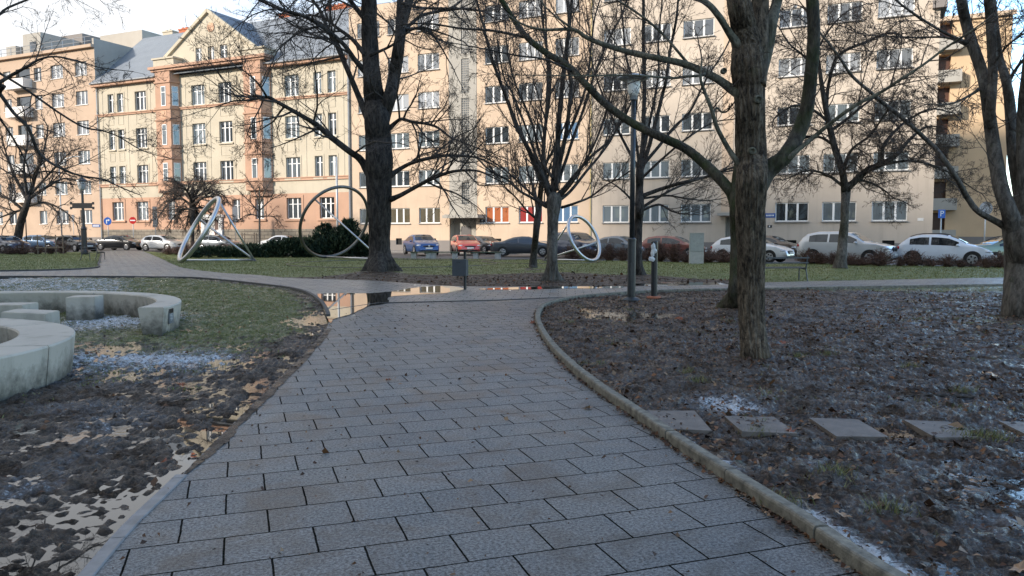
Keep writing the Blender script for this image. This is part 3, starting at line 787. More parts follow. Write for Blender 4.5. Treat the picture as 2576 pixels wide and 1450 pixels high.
def stone_mat():
    m, nt, b = new_mat('rough_stone_courses'); L = nt.links
    t = N(nt, 'ShaderNodeTexCoord'); mp_ = N(nt, 'ShaderNodeMapping'); mp_.inputs['Rotation'].default_value = (math.pi/2, 0, 0)
    L.new(t.outputs['Object'], mp_.inputs[0])
    br = N(nt, 'ShaderNodeTexBrick'); br.inputs['Scale'].default_value = 1.0; br.inputs['Brick Width'].default_value = 0.9; br.inputs['Row Height'].default_value = 0.36
    br.inputs['Mortar Size'].default_value = 0.02
    br.inputs['Color1'].default_value = (0.25, 0.215, 0.165, 1); br.inputs['Color2'].default_value = (0.17, 0.15, 0.12, 1); br.inputs['Mortar'].default_value = (0.08, 0.07, 0.06, 1)
    L.new(mp_.outputs[0], br.inputs['Vector']); L.new(br.outputs['Color'], b.inputs['Base Color'])
    n = N(nt, 'ShaderNodeTexNoise', Scale=9.0, Detail=5.0); L.new(t.outputs['Object'], n.inputs['Vector'])
    mm = N(nt, 'ShaderNodeMath', operation='MULTIPLY_ADD'); mm.inputs[1].default_value = -1.0; L.new(br.outputs['Fac'], mm.inputs[0]); L.new(n.outputs['Fac'], mm.inputs[2])
    bp = N(nt, 'ShaderNodeBump', Strength=0.9, Distance=0.05); L.new(mm.outputs[0], bp.inputs['Height']); L.new(bp.outputs[0], b.inputs['Normal'])
    b.inputs['Roughness'].default_value = 0.9
    return m
M_STONE = stone_mat()

def wall_grid(mb, u0, u1, z0, z1, holes, bands, y=0.0, rev=0.22):
    """front wall in local x-z with window holes and their reveals; bands [(z_top, material slot)]"""
    us = sorted({u0, u1} | {h[0] for h in holes} | {h[1] for h in holes})
    zs = sorted({z0, z1} | {h[2] for h in holes} | {h[3] for h in holes} | {b[0] for b in bands if z0 < b[0] < z1})
    us = [u for u in us if u0-1e-6 <= u <= u1+1e-6]; zs = [z for z in zs if z0-1e-6 <= z <= z1+1e-6]
    def slot(z):
        for zt, s in bands:
            if z < zt: return s
        return bands[-1][1]
    for j in range(len(zs)-1):
        zc = (zs[j]+zs[j+1])/2; mb.cur = slot(zc)
        for i in range(len(us)-1):
            uc = (us[i]+us[i+1])/2
            if any(h[0] < uc < h[1] and h[2] < zc < h[3] for h in holes): continue
            mb.quad((us[i], y, zs[j]), (us[i+1], y, zs[j]), (us[i+1], y, zs[j+1]), (us[i], y, zs[j+1]))
    for (a, b, c, d) in [h[:4] for h in holes]:
        r = y+rev; mb.cur = slot((c+d)/2)
        mb.quad((a, y, c), (a, y, d), (a, r, d), (a, r, c)); mb.quad((b, y, c), (b, r, c), (b, r, d), (b, y, d))
        mb.quad((a, y, d), (b, y, d), (b, r, d), (a, r, d)); mb.quad((a, y, c), (a, r, c), (b, r, c), (b, y, c))
_wc = {}
def window(par, u0, u1, z0, z1, n=3, transom=0.0, pane=None, y=0.16, rz=0.0, sill=M_SILL, frame=None, org=None, ratios=None):
    w = round((u1-u0)/0.02)*0.02; h = round((z1-z0)/0.02)*0.02
    pane = pane or M_PANE; frame = frame or M_WHITE
    key = (w, h, n, transom, frame.name, pane.name, sill.name if sill else '')
    if key not in _wc:
        p = MB(); p.box(0.02, w-0.02, 0.02, 0.04, 0.02, h-0.02); pm = p.mesh('window', pane)
        f = MB(); t = 0.075
        f.box(0, w, -0.012, 0.055, 0, t); f.box(0, w, -0.012, 0.055, h-t, h)
        f.box(0, t, -0.009, 0.055, t, h-t); f.box(w-t, w, -0.009, 0.055, t, h-t)
        for k in range(1, n):
            x = w*k/n; f.box(x-0.075, x+0.075, -0.016, 0.05, t, h-t)
        if transom:
            zt = h*(1-transom)
            for k in range(n):
                xa = w*k/n+(0.075 if k else t); xb = w*(k+1)/n-(0.075 if k < n-1 else t)
                f.box(xa, xb, -0.006, 0.05, zt-0.035, zt+0.035)
        fm = f.mesh('frame', frame)
        sm = None
        if sill:
            q = MB(); q.box(-0.06, w+0.06, -0.30, 0.0, -0.075, -0.015); sm = q.mesh('sill', sill)
        _wc[key] = (pm, fm, sm)
    pm, fm, sm = _wc[key]
    o = link('window', pm, par, (u0, y, z0) if org is None else org, (0, 0, rz))
    link('frame', fm, o)
    if sm: link('sill', sm, o)
    return o
def px_cols(cols, y, dep=0.0): return [(fu(a, y, dep), fu(b, y, dep)) for a, b in cols]
def px_rows(rows, x, dep=0.0): return [(fz(x, b, dep), fz(x, a, dep)) for a, b in rows]
def bld(name, label, cat='building'):
    return empty(name, FP0, -FANG, label, cat)
def shell(mb, u0, u1, z0, z1, depth, y=0.0, slot=0):
    mb.cur = slot
    mb.quad((u1, y, z0), (u1, depth, z0), (u1, depth, z1), (u1, y, z1))
    mb.quad((u0, depth, z0), (u0, y, z0), (u0, y, z1), (u0, depth, z1))
    mb.quad((u1, depth, z0), (u0, depth, z0), (u0, depth, z1), (u1, depth, z1))
    mb.quad((u0, y, z1), (u1, y, z1), (u1, depth, z1), (u0, depth, z1))

# ---- salmon block with balconies (far left of the street)
B = bld('apartment_building', 'salmon flat-roofed apartment block with white balconies and a roof terrace rail')
uR = fu(247, 400); uL = uR-46.0
ztop = fz(240, 112)
rowsA = px_rows([(155, 190), (229, 264), (304, 339), (379, 413), (455, 488), (529, 563)], 206)
colA, colB, colC = px_cols([(188, 218)], 172)[0], px_cols([(127, 158)], 180)[0], px_cols([(85, 104)], 190)[0]
log = px_cols([(40, 76)], 200)[0]; colD = px_cols([(8, 27)], 200)[0]
mirror = 2*((log[0]+log[1])/2)
cols = [(colA, 3), (colB, 3), (colC, 2), (colD, 2), ((mirror-colB[1], mirror-colB[0]), 3), ((mirror-colA[1], mirror-colA[0]), 3)]
holes = []
for (a, b), n in cols:
    for i, (c, d) in enumerate(rowsA): holes.append((a, b, c, d, n, i))
lg = [(log[0], log[1], c-0.75, d+0.1, 0, i) for i, (c, d) in enumerate(rowsA) if i < 5]
bas = [(fu(a, 602), fu(b, 602), 0.55, 1.05, 9, 0) for a, b in ((162, 170), (199, 211), (223, 232))]
mb = MB(); wall_grid(mb, uL, uR, -0.1, ztop, holes+lg+bas, [(fz(200, 597), 1), (99, 0)], rev=0.24)
shell(mb, uL, uR, -0.1, ztop, 13.0, slot=0)
mb.build('wall', [M_PINK, M_PLINTH], B)
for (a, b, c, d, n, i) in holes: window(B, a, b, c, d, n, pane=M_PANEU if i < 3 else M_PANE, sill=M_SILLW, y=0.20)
for (a, b, c, d, n, i) in lg:
    k = MB(); k.box(a, b, 0.225, 0.245, c, d); o = k.build('loggia_door', M_PANE, B)
    q = MB()
    q.box(a-0.5, b+0.3, -1.15, 0.0, c-0.16, c-0.002)
    q.box(a-0.5, b+0.3, -1.15, -1.03, c, c+1.05); q.box(a-0.5, a-0.38, -1.03, 0.0, c, c+1.05); q.box(b+0.18, b+0.3, -1.03, 0.0, c, c+1.05)
    q.build('balcony', M_SILLW, B)
for (a, b, c, d, n, i) in bas:
    k = MB(); k.box(a, b, 0.2, 0.22, c, d); k.build('cellar_window', M_DARKH, B)
k = MB(); k.box(uL, uR+0.02, -0.45, 0.3, ztop-0.32, ztop+0.02); k.build('cornice', M_PINK, B)
side_top = fz(243, 95)
k = MB(); k.box(uR-0.28, uR+0.015, -0.05, 13.0, ztop+0.02, side_top); k.build('parapet', M_PINKC, B)
k = MB(); k.box(uR+0.004, uR+0.03, -0.02, 12.9, fz(245, 205)-4, ztop+0.02); k.build('side_wall', M_PINKC, B)
k = MB()
for h in (0.45, 0.95): k.tube([(uL, -0.2, ztop+h), (uR-0.3, -0.2, ztop+h)], 0.035, 6)
x = uL+1
while x < uR-0.3: k.tube([(x, -0.2, ztop), (x, -0.2, ztop+0.95)], 0.035, 6); x += 1.9
k.build('railing', M_METALG, B)
def roof_block(a, b, ya, yb, d0, d1, mat, nm, par):
    q = MB(); q.box(fu(a, yb, d0), fu(b, yb, d0), d0, d1, ztop, fz((a+b)/2, ya, d0)); q.build(nm, mat, par)
roof_block(58, 103, 84, 120, 2.5, 8.0, M_GREYR, 'penthouse', B)
roof_block(16, 40, 117, 134, 2.0, 5.0, M_GREYR, 'penthouse', B)
roof_block(103, 208, 92, 118, 7.8, 11.0, M_PLINTH, 'penthouse', B)
q = MB(); q.box(fu(252, 95, 9), fu(357, 76, 9), 9.0, 12.5, ztop-2, fz(357, 75, 9)); q.build('penthouse', M_PINKC, B)
k = MB(); k.box(fu(76, 130, 2.49), fu(92, 130, 2.49), 2.46, 2.5, ztop+0.1, fz(84, 128, 2.5)+1.1); k.build('terrace_door', M_PANE, B)

# ---- cream house with terracotta bays and a steep gable
B = bld('gabled_house', 'cream house with terracotta bay windows, steep street gable and grey sheet roof')
uL2, uR2 = uR+0.03, fu(882, 400)
ze = (fz(300, 206)+fz(800, 150))/2
z_or = fz(300, 499); z_st = fz(300, 578)
LW = [(271.5, 286.5), (295, 311), (340, 368)]
CW = [(482, 515), (550, 583)]
RW = [(716, 752), (789, 809), (824, 845)]
rows = px_rows([(214, 264), (311, 363), (408.5, 457.5)], 499)
gr = px_rows([(509, 555)], 298)[0]
holes = []
for cols_, yy, ns in ((LW, 262, (2, 2, 3)), (CW, 240, (3, 3)), (RW, 215, (3, 2, 2))):
    for (a, b), n in zip(px_cols(cols_, yy), ns):
        for i, (c, d) in enumerate(rows): holes.append((a, b, c, d, n))
for a, b, n in ((284, 312, 3), (345, 374, 3), (422, 441, 2), (585, 605, 2), (643, 665, 2), (722, 759, 3), (805, 842, 3)):
    uu = px_cols([(a, b)], 530)[0]; holes.append((uu[0], uu[1], gr[0], gr[1], n))
gw = [(fu(a, (c+d)/2), fu(b, (c+d)/2), fz(a, d), fz(a, c), 2) for a, b, c, d in ((491, 506, 122, 161), (522, 538, 118, 157), (553, 570, 113, 152))]
du0, du1 = fu(512, 580), fu(560, 580)
dz = fz(535, 553)
bas = [(fu(a, 602), fu(b, 602), 0.45, 1.1, 9) for a, b in ((390, 405), (713, 731))]
mb = MB(); wall_grid(mb, uL2, uR2, -0.1, ze, holes+[(du0+0.35, du1-0.35, 0.1, dz)]+bas, [(z_st, 0), (z_or, 1), (99, 2)], rev=0.26)
shell(mb, uL2, uR2, -0.1, ze, 12.0, slot=2)
mb.build('wall', [M_STONE, M_ORANGE, M_CREAM], B)
wins = [window(B, a, b, c, d, n, transom=0.3, y=0.2, sill=None) for (a, b, c, d, n) in holes]
for (a, b, c, d, n) in bas:
    k = MB(); k.box(a, b, 0.2, 0.22, c, d); k.build('cellar_window', M_DARKH, B)
# trim: courses, sill ledges, sunk panels between floors
zc1 = fz(300, 288); zc2 = fz(300, 467)
bays = []
for (fa, fb, wr) in ((391, 428, 453), (613, 656, 683)):
    p_ = 0.95
    a_, b_ = fu(fa, 250, -p_), fu(fb, 250, -p_); r_ = fu(wr, 250, 0); l_ = a_-(r_-b_)
    bays.append((l_, a_, b_, r_, p_))
segs = [(uL2, bays[0][0]), (bays[0][3], bays[1][0]), (bays[1][3], uR2)]
for s0, s1 in segs:
    for zc, hh in ((zc1, 0.26), (zc2, 0.34)):
        k = MB(); k.box(s0+0.02, s1-0.02, -0.14, -0.002, zc-hh/2, zc+hh/2-0.1); k.box(s0+0.02, s1-0.02, -0.22, -0.003, zc+hh/2-0.098, zc+hh/2); k.build('string_course', M_ORANGE, B)
for (a, b, c, d, n), w_ in zip(holes, wins):
    k = MB(); e = b-a; h = d-c
    if c > z_or:
        k.box(-0.16, -0.002, -0.235, -0.202, -0.05, h+0.15); k.box(e+0.002, e+0.16, -0.235, -0.202, -0.05, h+0.15); k.box(-0.002, e+0.002, -0.235, -0.202, h+0.003, h+0.15)
        k.box(-0.12, e+0.12, -0.36, -0.202, -0.2, -0.052); k.build('surround', M_CREAM, w_)
    else:
        k.box(-0.26, -0.002, -0.25, -0.202, -0.02, h+0.3); k.box(e+0.002, e+0.26, -0.25, -0.202, -0.02, h+0.3); k.box(-0.002, e+0.002, -0.25, -0.202, h+0.003, h+0.3)
        k.box(-0.32, e+0.32, -0.38, -0.202, -0.22, -0.022); k.build('surround', M_ORANGE, w_)
    if z_or < c < rows[0][0]-1:
        k = MB(); q_ = e*0.42; m_ = e/2; zz0, zz1 = h+0.55, h+1.55
        for (x0, x1, q0, q1) in ((m_-q_, m_+q_, zz0, zz0+0.05), (m_-q_, m_+q_, zz1-0.05, zz1), (m_-q_, m_-q_+0.05, zz0+0.05, zz1-0.05), (m_+q_-0.05, m_+q_, zz0+0.05, zz1-0.05)):
            k.box(x0, x1, -0.23, -0.203, q0, q1)
        k.build('panel_frame', M_CREAM, w_)
# lesenes (flat vertical strips)
for px, yy in ((262, 400), (325, 400), (382, 400), (470, 400), (530, 400), (592, 400), (770, 400), (865, 400)):
    u_ = fu(px, yy); k = MB(); k.box(u_-0.1, u_+0.1, -0.03, -0.001, zc2+0.2, ze-0.5); k.build('pilaster', M_CREAM, B)
# bays
zb0, zb1 = fz(420, 487), fz(420, 186)
for (l_, a_, b_, r_, p_) in bays:
    k = MB(); k.prism([(l_, 0.0), (a_, -p_), (b_, -p_), (r_, 0.0)], zb0, zb1)
    k.prism([(l_+0.5, 0.0), (a_+0.2, -p_*0.5), (b_-0.2, -p_*0.5), (r_-0.05, 0.0)], zb0-0.55, zb0)
    bay = k.build('bay', M_ORANGE, B)
    k = MB()
    for zc, hh in ((zc1, 0.26), (zc2, 0.34), (rows[0][0]-0.75, 0.001), (rows[0][1]+0.45, 0.18), (rows[1][1]+0.45, 0.16), (rows[2][1]+0.45, 0.16), (rows[1][0]-0.3, 0.14)):
        if hh > 0.01: k.prism([(l_-0.1, -0.004), (a_-0.08, -p_-0.12), (b_+0.08, -p_-0.12), (r_+0.1, -0.004)], zc-hh/2, zc+hh/2)
    k.build('bay_course', M_ORANGE, B)
    ang = math.atan2(p_, r_-b_); ln = math.hypot(p_, r_-b_)
    for (c, d) in rows:
        m_ = (a_+b_)/2; w_ = min(0.34, (b_-a_)*0.22)
        o = window(bay, m_-w_+0.12, m_+w_+0.12, c, d, 1, transom=0.3, y=-p_-0.03, sill=None, pane=M_PANE)
        e0 = 0.16*ln
        window(bay, 0, ln*0.68, c, d, 1, transom=0.3, sill=None, org=(b_+math.cos(ang)*e0+math.sin(ang)*0.03, -p_+math.sin(ang)*e0-math.cos(ang)*0.03, c), rz=ang, pane=M_PANE)
    for i in (0, 1):
        c = rows[i][0]; d = rows[i+1][1]; z0_, z1_ = d+0.7, c-0.5
        k = MB(); m_ = (a_+b_)/2+0.1; k.box(m_-0.42, m_+0.42, -p_-0.03, -p_-0.002, z0_, z1_)
        # raised ornament on the panel: a ring, a stem and two drops
        k.lathe([(0.20, -0.02), (0.20, 0.0)], 10, (m_, -p_-0.05, (z0_+z1_)/2+0.18), 'Y'); k.box(m_-0.05, m_+0.05, -p_-0.07, -p_-0.03, z0_+0.15, (z0_+z1_)/2)
        k.box(m_-0.25, m_-0.13, -p_-0.06, -p_-0.03, z0_+0.12, z0_+0.3); k.box(m_+0.13, m_+0.25, -p_-0.06, -p_-0.03, z0_+0.12, z0_+0.3)
        k.build('relief_panel', M_RELIEF, bay)
        c_ = Vector((b_+math.cos(ang)*ln*0.5+math.sin(ang)*0.012, -p_+math.sin(ang)*ln*0.5-math.cos(ang)*0.012, (z0_+z1_)/2))
        k = MB(); k.obox(c_, Vector((math.cos(ang), math.sin(ang), 0))*ln*0.32, Vector((math.sin(ang), -math.cos(ang), 0))*0.012, Vector((0, 0, (z1_-z0_)/2))); k.build('relief_panel', M_RELIEF, bay)
# main cornice and eaves
k = MB(); zk0, zk1 = fz(500, 173), fz(500, 163)
k.box(bays[0][0]-0.3, bays[1][3]+0.3, -1.25, -0.001, zk1-0.28, zk1); k.box(bays[0][0]-0.1, bays[1][3]+0.1, -1.05, -0.002, zk0-0.1, zk1-0.282)
k.build('cornice', M_ORANGE, B)
for s0, s1 in ((uL2-0.2, bays[0][0]), (bays[1][3], uR2)):
    k = MB(); k.box(s0, s1, -0.55, -0.001, ze-0.35, ze-0.06); k.build('eaves', M_ORANGE, B)
    k = MB(); k.tube([(s0, -0.66, ze-0.02), (s1, -0.66, ze-0.02)], 0.09, 8); k.build('gutter', M_METALG, B)
# gable
ga = (fu(523, 27), fz(523, 27)); gl = (fu(418, 145), fz(418, 145)); grr = (fu(624, 117), fz(624, 117))
zg = zk1
half = max(ga[0]-gl[0], grr[0]-ga[0]); zf = (gl[1]+grr[1])/2
gv = [(ga[0]-half, zg), (ga[0]+half, zg), (ga[0]+half, zf), (ga[0], ga[1]), (ga[0]-half, zf)]
mb = MB()
def zroof(u): return zf+(ga[1]-zf)*(1-abs(u-ga[0])/half)
us = sorted({ga[0]-half, ga[0], ga[0]+half} | {x for g in gw for x in g[:2]}); zs_ = sorted({zg, gw[0][2], gw[0][3]})
gz0, gz1 = min(g[2] for g in gw), max(g[3] for g in gw)
gw = [(g[0], g[1], gz0, gz1, 2) for g in gw]
for i in range(len(us)-1):
    a, b = us[i], us[i+1]
    if any(g[0] <= (a+b)/2 <= g[1] for g in gw):
        mb.quad((a, 0.05, zg), (b, 0.05, zg), (b, 0.05, gz0), (a, 0.05, gz0))
        mb.quad((a, 0.05, gz1), (b, 0.05, gz1), (b, 0.05, zroof(b)), (a, 0.05, zroof(a)))
        for x in (a, b): mb.quad((x, 0.05, gz0), (x, 0.05, gz1), (x, 0.3, gz1), (x, 0.3, gz0))
        mb.quad((a, 0.05, gz1), (b, 0.05, gz1), (b, 0.3, gz1), (a, 0.3, gz1)); mb.quad((a, 0.05, gz0), (a, 0.3, gz0), (b, 0.3, gz0), (b, 0.05, gz0))
    else:
        mb.quad((a, 0.05, zg), (b, 0.05, zg), (b, 0.05, zroof(b)), (a, 0.05, zroof(a)))
k_ = mb.build('gable', M_CREAM, B)
for g in gw: window(k_, *g, y=0.22, transom=0.3, sill=None)
for sgn in (-1, 1):
    e0 = Vector((ga[0]+sgn*(half+0.1), -0.05, zf-0.08)); e1 = Vector((ga[0], -0.05, ga[1]+0.02)); m_ = (e0+e1)/2
    dd = (e1-e0); k = MB(); k.obox(m_, dd/2, Vector((0, 0.17, 0)), dd.cross(Vector((0, 1, 0))).normalized()*0.16); k.build('gable_coping', M_CREAM, B)
k = MB(); k.lathe([(0.5, -0.05), (0.42, 0.0)], 14, (ga[0]+0.3, 0.04, (gz1+ga[1])/2+0.1), 'Y'); k.build('medallion', M_RELIEF, k_)
for (x0, x1, y0_, y1_) in ((386, 454, 145, 165), (602, 682, 120, 150)):
    zt = fz((x0+x1)/2, y0_, -1.0); a, b = fu(x0, 155, -1.1), fu(x1, 155, -0.2)
    k = MB(); k.box(a, b, -1.15, 0.5, zk1+0.003, zt-0.18); k.box(a-0.12, b+0.12, -1.3, 0.6, zt-0.178, zt); k.build('parapet_block', M_CREAM, B)
# roofs: main saddle along the street and the gable roof across it
yr = 7.0; zr = fz(420, 88, yr)
k = MB(); o_ = 0.7; sl = (zr-ze)/(yr+o_)
k.poly([(uL2-0.25, -o_, ze-0.02), (uR2+0.02, -o_, ze-0.02), (uR2+0.02, yr, zr), (uL2-0.25, yr, zr)])
k.poly([(uL2-0.25, yr, zr), (uR2+0.02, yr, zr), (uR2+0.02, 14.5, ze), (uL2-0.25, 14.5, ze)])
k.poly([(uR2+0.02, -o_, ze-0.02), (uR2+0.02, 14.5, ze), (uR2+0.02, yr, zr)]); k.poly([(uL2-0.25, 14.5, ze), (uL2-0.25, -o_, ze-0.02), (uL2-0.25, yr, zr)])
rf = k.build('roof', M_ROOF, B)
k = MB()
yb_ = 12.0
k.poly([(ga[0]+half+0.35, -0.2, zf-0.25), (ga[0]+half+0.35, yb_, zf-0.25), (ga[0], yb_, ga[1]+0.15), (ga[0], -0.2, ga[1]+0.15)])
k.poly([(ga[0]-half-0.35, yb_, zf-0.25), (ga[0]-half-0.35, -0.2, zf-0.25), (ga[0], -0.2, ga[1]+0.15), (ga[0], yb_, ga[1]+0.15)])
k.build('gable_roof', roof_mat('grey_sheet_gable_roof', (0.27, 0.30, 0.33), 0.0001), B)
def chimney(x0, x1, yt, yb, dep, mat):
    a, b = fu(x0, yb, dep), fu(x1, yb, dep); zt = fz((x0+x1)/2, yt, dep); zb = fz((x0+x1)/2, yb, dep)-1.0
    q = MB(); q.box(a, b, dep, dep+0.9, zb, zt-0.14); q.box(a-0.08, b+0.08, dep-0.08, dep+0.98, zt-0.138, zt)
    for i in range(max(2, int((b-a)/0.6))): q.box(a+0.15+i*0.6, a+0.4+i*0.6, dep+0.3, dep+0.6, zt+0.001, zt+0.25)
    q.build('chimney', mat, rf)
chimney(450, 476, 72, 84, 7.2, M_BRICK); chimney(409, 434, 78, 92, 7.6, M_CREAM); chimney(702, 738, 33, 46, 7.2, M_BRICK); chimney(820, 871, 13, 28, 7.2, M_BRICK)
# portal
k = MB(); k.box(du0-0.1, du0+0.35, -0.22, 0.0, 0.0, dz+0.25); k.box(du1-0.35, du1+0.1, -0.22, 0.0, 0.0, dz+0.25); k.box(du0-0.25, du1+0.25, -0.3, 0.0, dz+0.252, dz+0.55); k.box(du0+0.35, du1-0.35, -0.18, 0.0, dz, dz+0.25)
for i in range(3): k.box(du0+0.0+i*0.12, du0+0.06+i*0.12, -0.25, -0.22, 0.05, dz+0.2); k.box(du1-0.33+i*0.12, du1-0.27+i*0.12, -0.25, -0.22, 0.05, dz+0.2)
k.build('portal', M_WHITE, B)
dm = du0+(du1-du0)*0.52
k = MB(); k.box(du0+0.35, dm, 0.19, 0.24, 0.1, dz); k.build('door', M_SILLW, B)
k = MB(); k.box(dm+0.004, du1-0.35, 0.16, 0.24, 0.1, dz); d_ = k.build('door', M_DOOR, B)
k = MB(); k.box(dm+0.3, dm+0.65, 0.14, 0.158, 1.6, 2.0); k.build('notice', M_WHITE, d_)
def downpipe(u, z0, z1, y, par, mat=M_METALG, r=0.07, nm='downpipe'):
    q = MB(); q.tube([(u, y, z0), (u, y, z1)], r, 8)
    z = z0+1.0
    while z < z1: q.lathe([(r+0.02, 0), (r+0.02, 0.06)], 8, (u, y, z)); z += 2.4
    return q.build(nm, mat, par)
downpipe(uL2+0.25, 0.1, ze-0.3, -0.12, B); downpipe(uR2-0.05, 0.1, ze+0.2, -0.14, B, M_METALG, 0.10)
k = MB(); k.box(uL2-1.4, uL2-0.1, -0.05, -0.01, fz(240, 572), fz(240, 565)); pl = k.build('street_plate', plain('blue_enamel', (0.03, 0.09, 0.28), 0.3, var=0.05), None, loc=FP0, rot=(0, 0, -FANG))
tag(pl, 'small blue street name plate on the corner of the salmon block', 'street sign')
k = MB(); 
for i in range(7): k.box(uL2-1.25+i*0.15, uL2-1.16+i*0.15, -0.056, -0.051, fz(240, 570.5), fz(240, 567))
k.build('lettering', M_WHITE, pl)

# ---- apricot block with glazed stair strip
B = bld('apartment_building', 'apricot plastered apartment block with a grey stair strip of glass blocks')
ua, ub = uR2+0.02, fu(1484, 500)
rowsM = px_rows([(523, 562), (427, 467), (330, 370), (231, 272), (134, 176), (35, 75)], 1080)
zt_m = rowsM[-1][1]+1.5
colsM = px_cols([(905, 960)], 545) + px_cols([(980, 1031), (1054, 1107), (1221, 1280), (1305, 1364), (1396, 1454)], 545)
holes = []
for ci, (a, b) in enumerate(colsM):
    for ri, (c, d) in enumerate(rowsM): holes.append((a, b, c, d, ci, ri))
sa, sb_ = fu(1131, 520), fu(1200, 520)
ga0, ga1 = fu(1162, 490), fu(1181, 490)
step = rowsM[1][0]-rowsM[0][0]
gz = [(fz(1170, 514)+i*step, fz(1170, 459)+i*step+(0.55 if i else 0)) for i in range(6)]
gz = [(a-(0.5 if i else 0), b) for i, (a, b) in enumerate(gz)]
gh = [(ga0, ga1, c, min(d, zt_m-0.4)) for c, d in gz]
rec = (fu(1131, 580), fu(1198, 580), 0.0, fz(1165, 551))
bas = [(fu(a, 610), fu(b, 610), 0.55, 1.15) for a, b in ((996, 1011), (1082, 1097), (1241, 1261), (1330, 1348))]
mb = MB(); wall_grid(mb, ua, ub, -0.1, zt_m, holes+gh+[rec]+bas, [(fz(1050, 605), 1), (99, 0)], rev=0.22)
shell(mb, ua, ub, -0.1, zt_m, 12.0, slot=0)
mb.build('wall', [M_APRI, M_PLINTH], B)
for (a, b, c, d, ci, ri) in holes:
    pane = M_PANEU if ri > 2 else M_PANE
    if ri == 0: pane = {1: M_CURT_Y, 2: M_CURT_Y, 3: M_CURT_O, 4: M_CURT_R, 5: M_CURT_B}.get(ci, M_PANE)
    if ri == 2 and ci == 5: pane = M_CURT_B
    window(B, a, b, c, d, 3, pane=pane, y=0.14)
for (a, b, c, d) in bas:
    k = MB(); k.box(a, b, 0.18, 0.2, c, d); k.build('cellar_window', M_DARKH, B)
k = MB(); wall_grid(k, sa, sb_, rec[3], zt_m, gh, [(99, 0)], y=-0.03, rev=0.02); k.build('stair_strip', M_GREYR, B)
M_GBLOCK = plain('glass_block', (0.10, 0.11, 0.115), 0.15, var=0.3, nscale=5.0)
for (a, b, c, d) in gh:
    k = MB(); k.box(a, b, 0.05, 0.09, c, d); gl_ = k.build('glass_block_window', M_GBLOCK, B)
    k = MB(); nz = int((d-c)/0.2)
    for i in range(1, nz): k.box(a, b, 0.03, 0.049, c+(d-c)*i/nz-0.022, c+(d-c)*i/nz+0.022)
    for i in range(1, 4): k.box(a+(b-a)*i/4-0.02, a+(b-a)*i/4+0.02, 0.026, 0.048, c, d)
    k.build('mortar_grid', M_GREYR, gl_)
k = MB(); k.box(fu(1118, 545, -1.0), fu(1207, 545, -1.0), -1.4, -0.001, fz(1160, 549, -0.7), fz(1160, 542, -0.7)); k.box(fu(1121, 545, -1.0), fu(1204, 545, -1.0), -1.3, -0.001, fz(1160, 542, -0.7)+0.002, fz(1160, 540, -0.7)); k.build('canopy', M_GREYR, B)
k = MB(); k.box(rec[0], rec[1], 0.9, 0.95, 0, rec[3]); k.box(rec[0], rec[0]+0.03, 0.22, 0.9, 0, rec[3]); k.box(rec[1]-0.03, rec[1], 0.22, 0.9, 0, rec[3]); k.build('porch_wall', M_GREYR, B)
k = MB(); k.box(fu(1159, 580, 0.8), fu(1184, 580, 0.8), 0.85, 0.9, 0.1, fz(1170, 570, 0.8)); d_ = k.build('door', M_DOORG, B)
k = MB(); k.box(fu(1177, 580, 0.8), fu(1183, 580, 0.8), 0.83, 0.849, 1.35, 1.5); k.build('notice', plain('red_label', (0.5, 0.04, 0.03), 0.5), d_)
k = MB(); a = fu(1207, 556); k.box(a, a+0.55, -0.03, -0.002, fz(1209, 559), fz(1209, 552)); hp = k.build('house_number', plain('black_enamel', (0.02, 0.02, 0.03), 0.3), B)
k = MB(); k.box(a+0.2, a+0.34, -0.036, -0.031, fz(1209, 557.5), fz(1209, 553.5)); k.box(a+0.02, a+0.55, -0.03, -0.002, fz(1209, 564), fz(1209, 560)); k.build('numeral', M_WHITE, hp)
# ---- beige block
B = bld('apartment_building', 'beige plastered apartment block with wide triple windows beside the yellow gas pipe')
uc, ud = ub+0.02, fu(2352, 400)
rowsN = px_rows([(506, 556), (383, 428), (258, 306), (128, 179), (0, 48)], 2240)
rowsN = [(rowsN[0][0], rowsN[0][1])]+[(rowsN[0][0]+i*3.62, rowsN[0][0]+i*3.62+(rowsN[2][1]-rowsN[2][0])) for i in range(1, 6)]
zt_n = rowsN[-1][1]+1.4
colsN = px_cols([(1516, 1582), (1612, 1682), (1712, 1788)], 540)+px_cols([(1950, 2034), (2068, 2154), (2193, 2283)], 535)
holes = [(a, b, c, d, ci, ri) for ci, (a, b) in enumerate(colsN) for ri, (c, d) in enumerate(rowsN)]
rec = (fu(1824, 580), fu(1878, 580), 0.0, fz(1850, 546))
bas = [(fu(a, 618), fu(b, 618), 0.5, 1.1) for a, b in ((1974, 2003), (2219, 2250), (1545, 1565))]
mb = MB(); wall_grid(mb, uc, ud, -0.1, zt_n, holes+[rec]+bas, [(fz(2030, 611), 1), (99, 0)], rev=0.2)
shell(mb, uc, ud, -0.1, zt_n, 12.0, slot=0)
mb.build('wall', [M_BEIGE, M_PLINTH], B)
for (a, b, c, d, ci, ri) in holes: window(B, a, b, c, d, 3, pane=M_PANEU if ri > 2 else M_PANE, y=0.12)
for (a, b, c, d) in bas:
    k = MB(); k.box(a, b, 0.17, 0.19, c, d); k.build('cellar_window', M_DARKH, B)
k = MB(); k.box(fu(1818, 300), fu(1846, 300), -0.03, -0.002, fz(1832, 536)+0.1, zt_n); k.build('stair_strip', M_APRI, B)
k = MB(); k.box(fu(1806, 540, -1.0), fu(1880, 540, -1.0), -1.3, -0.001, fz(1840, 543, -0.7), fz(1840, 536, -0.7)); k.build('canopy', M_GREYR, B)
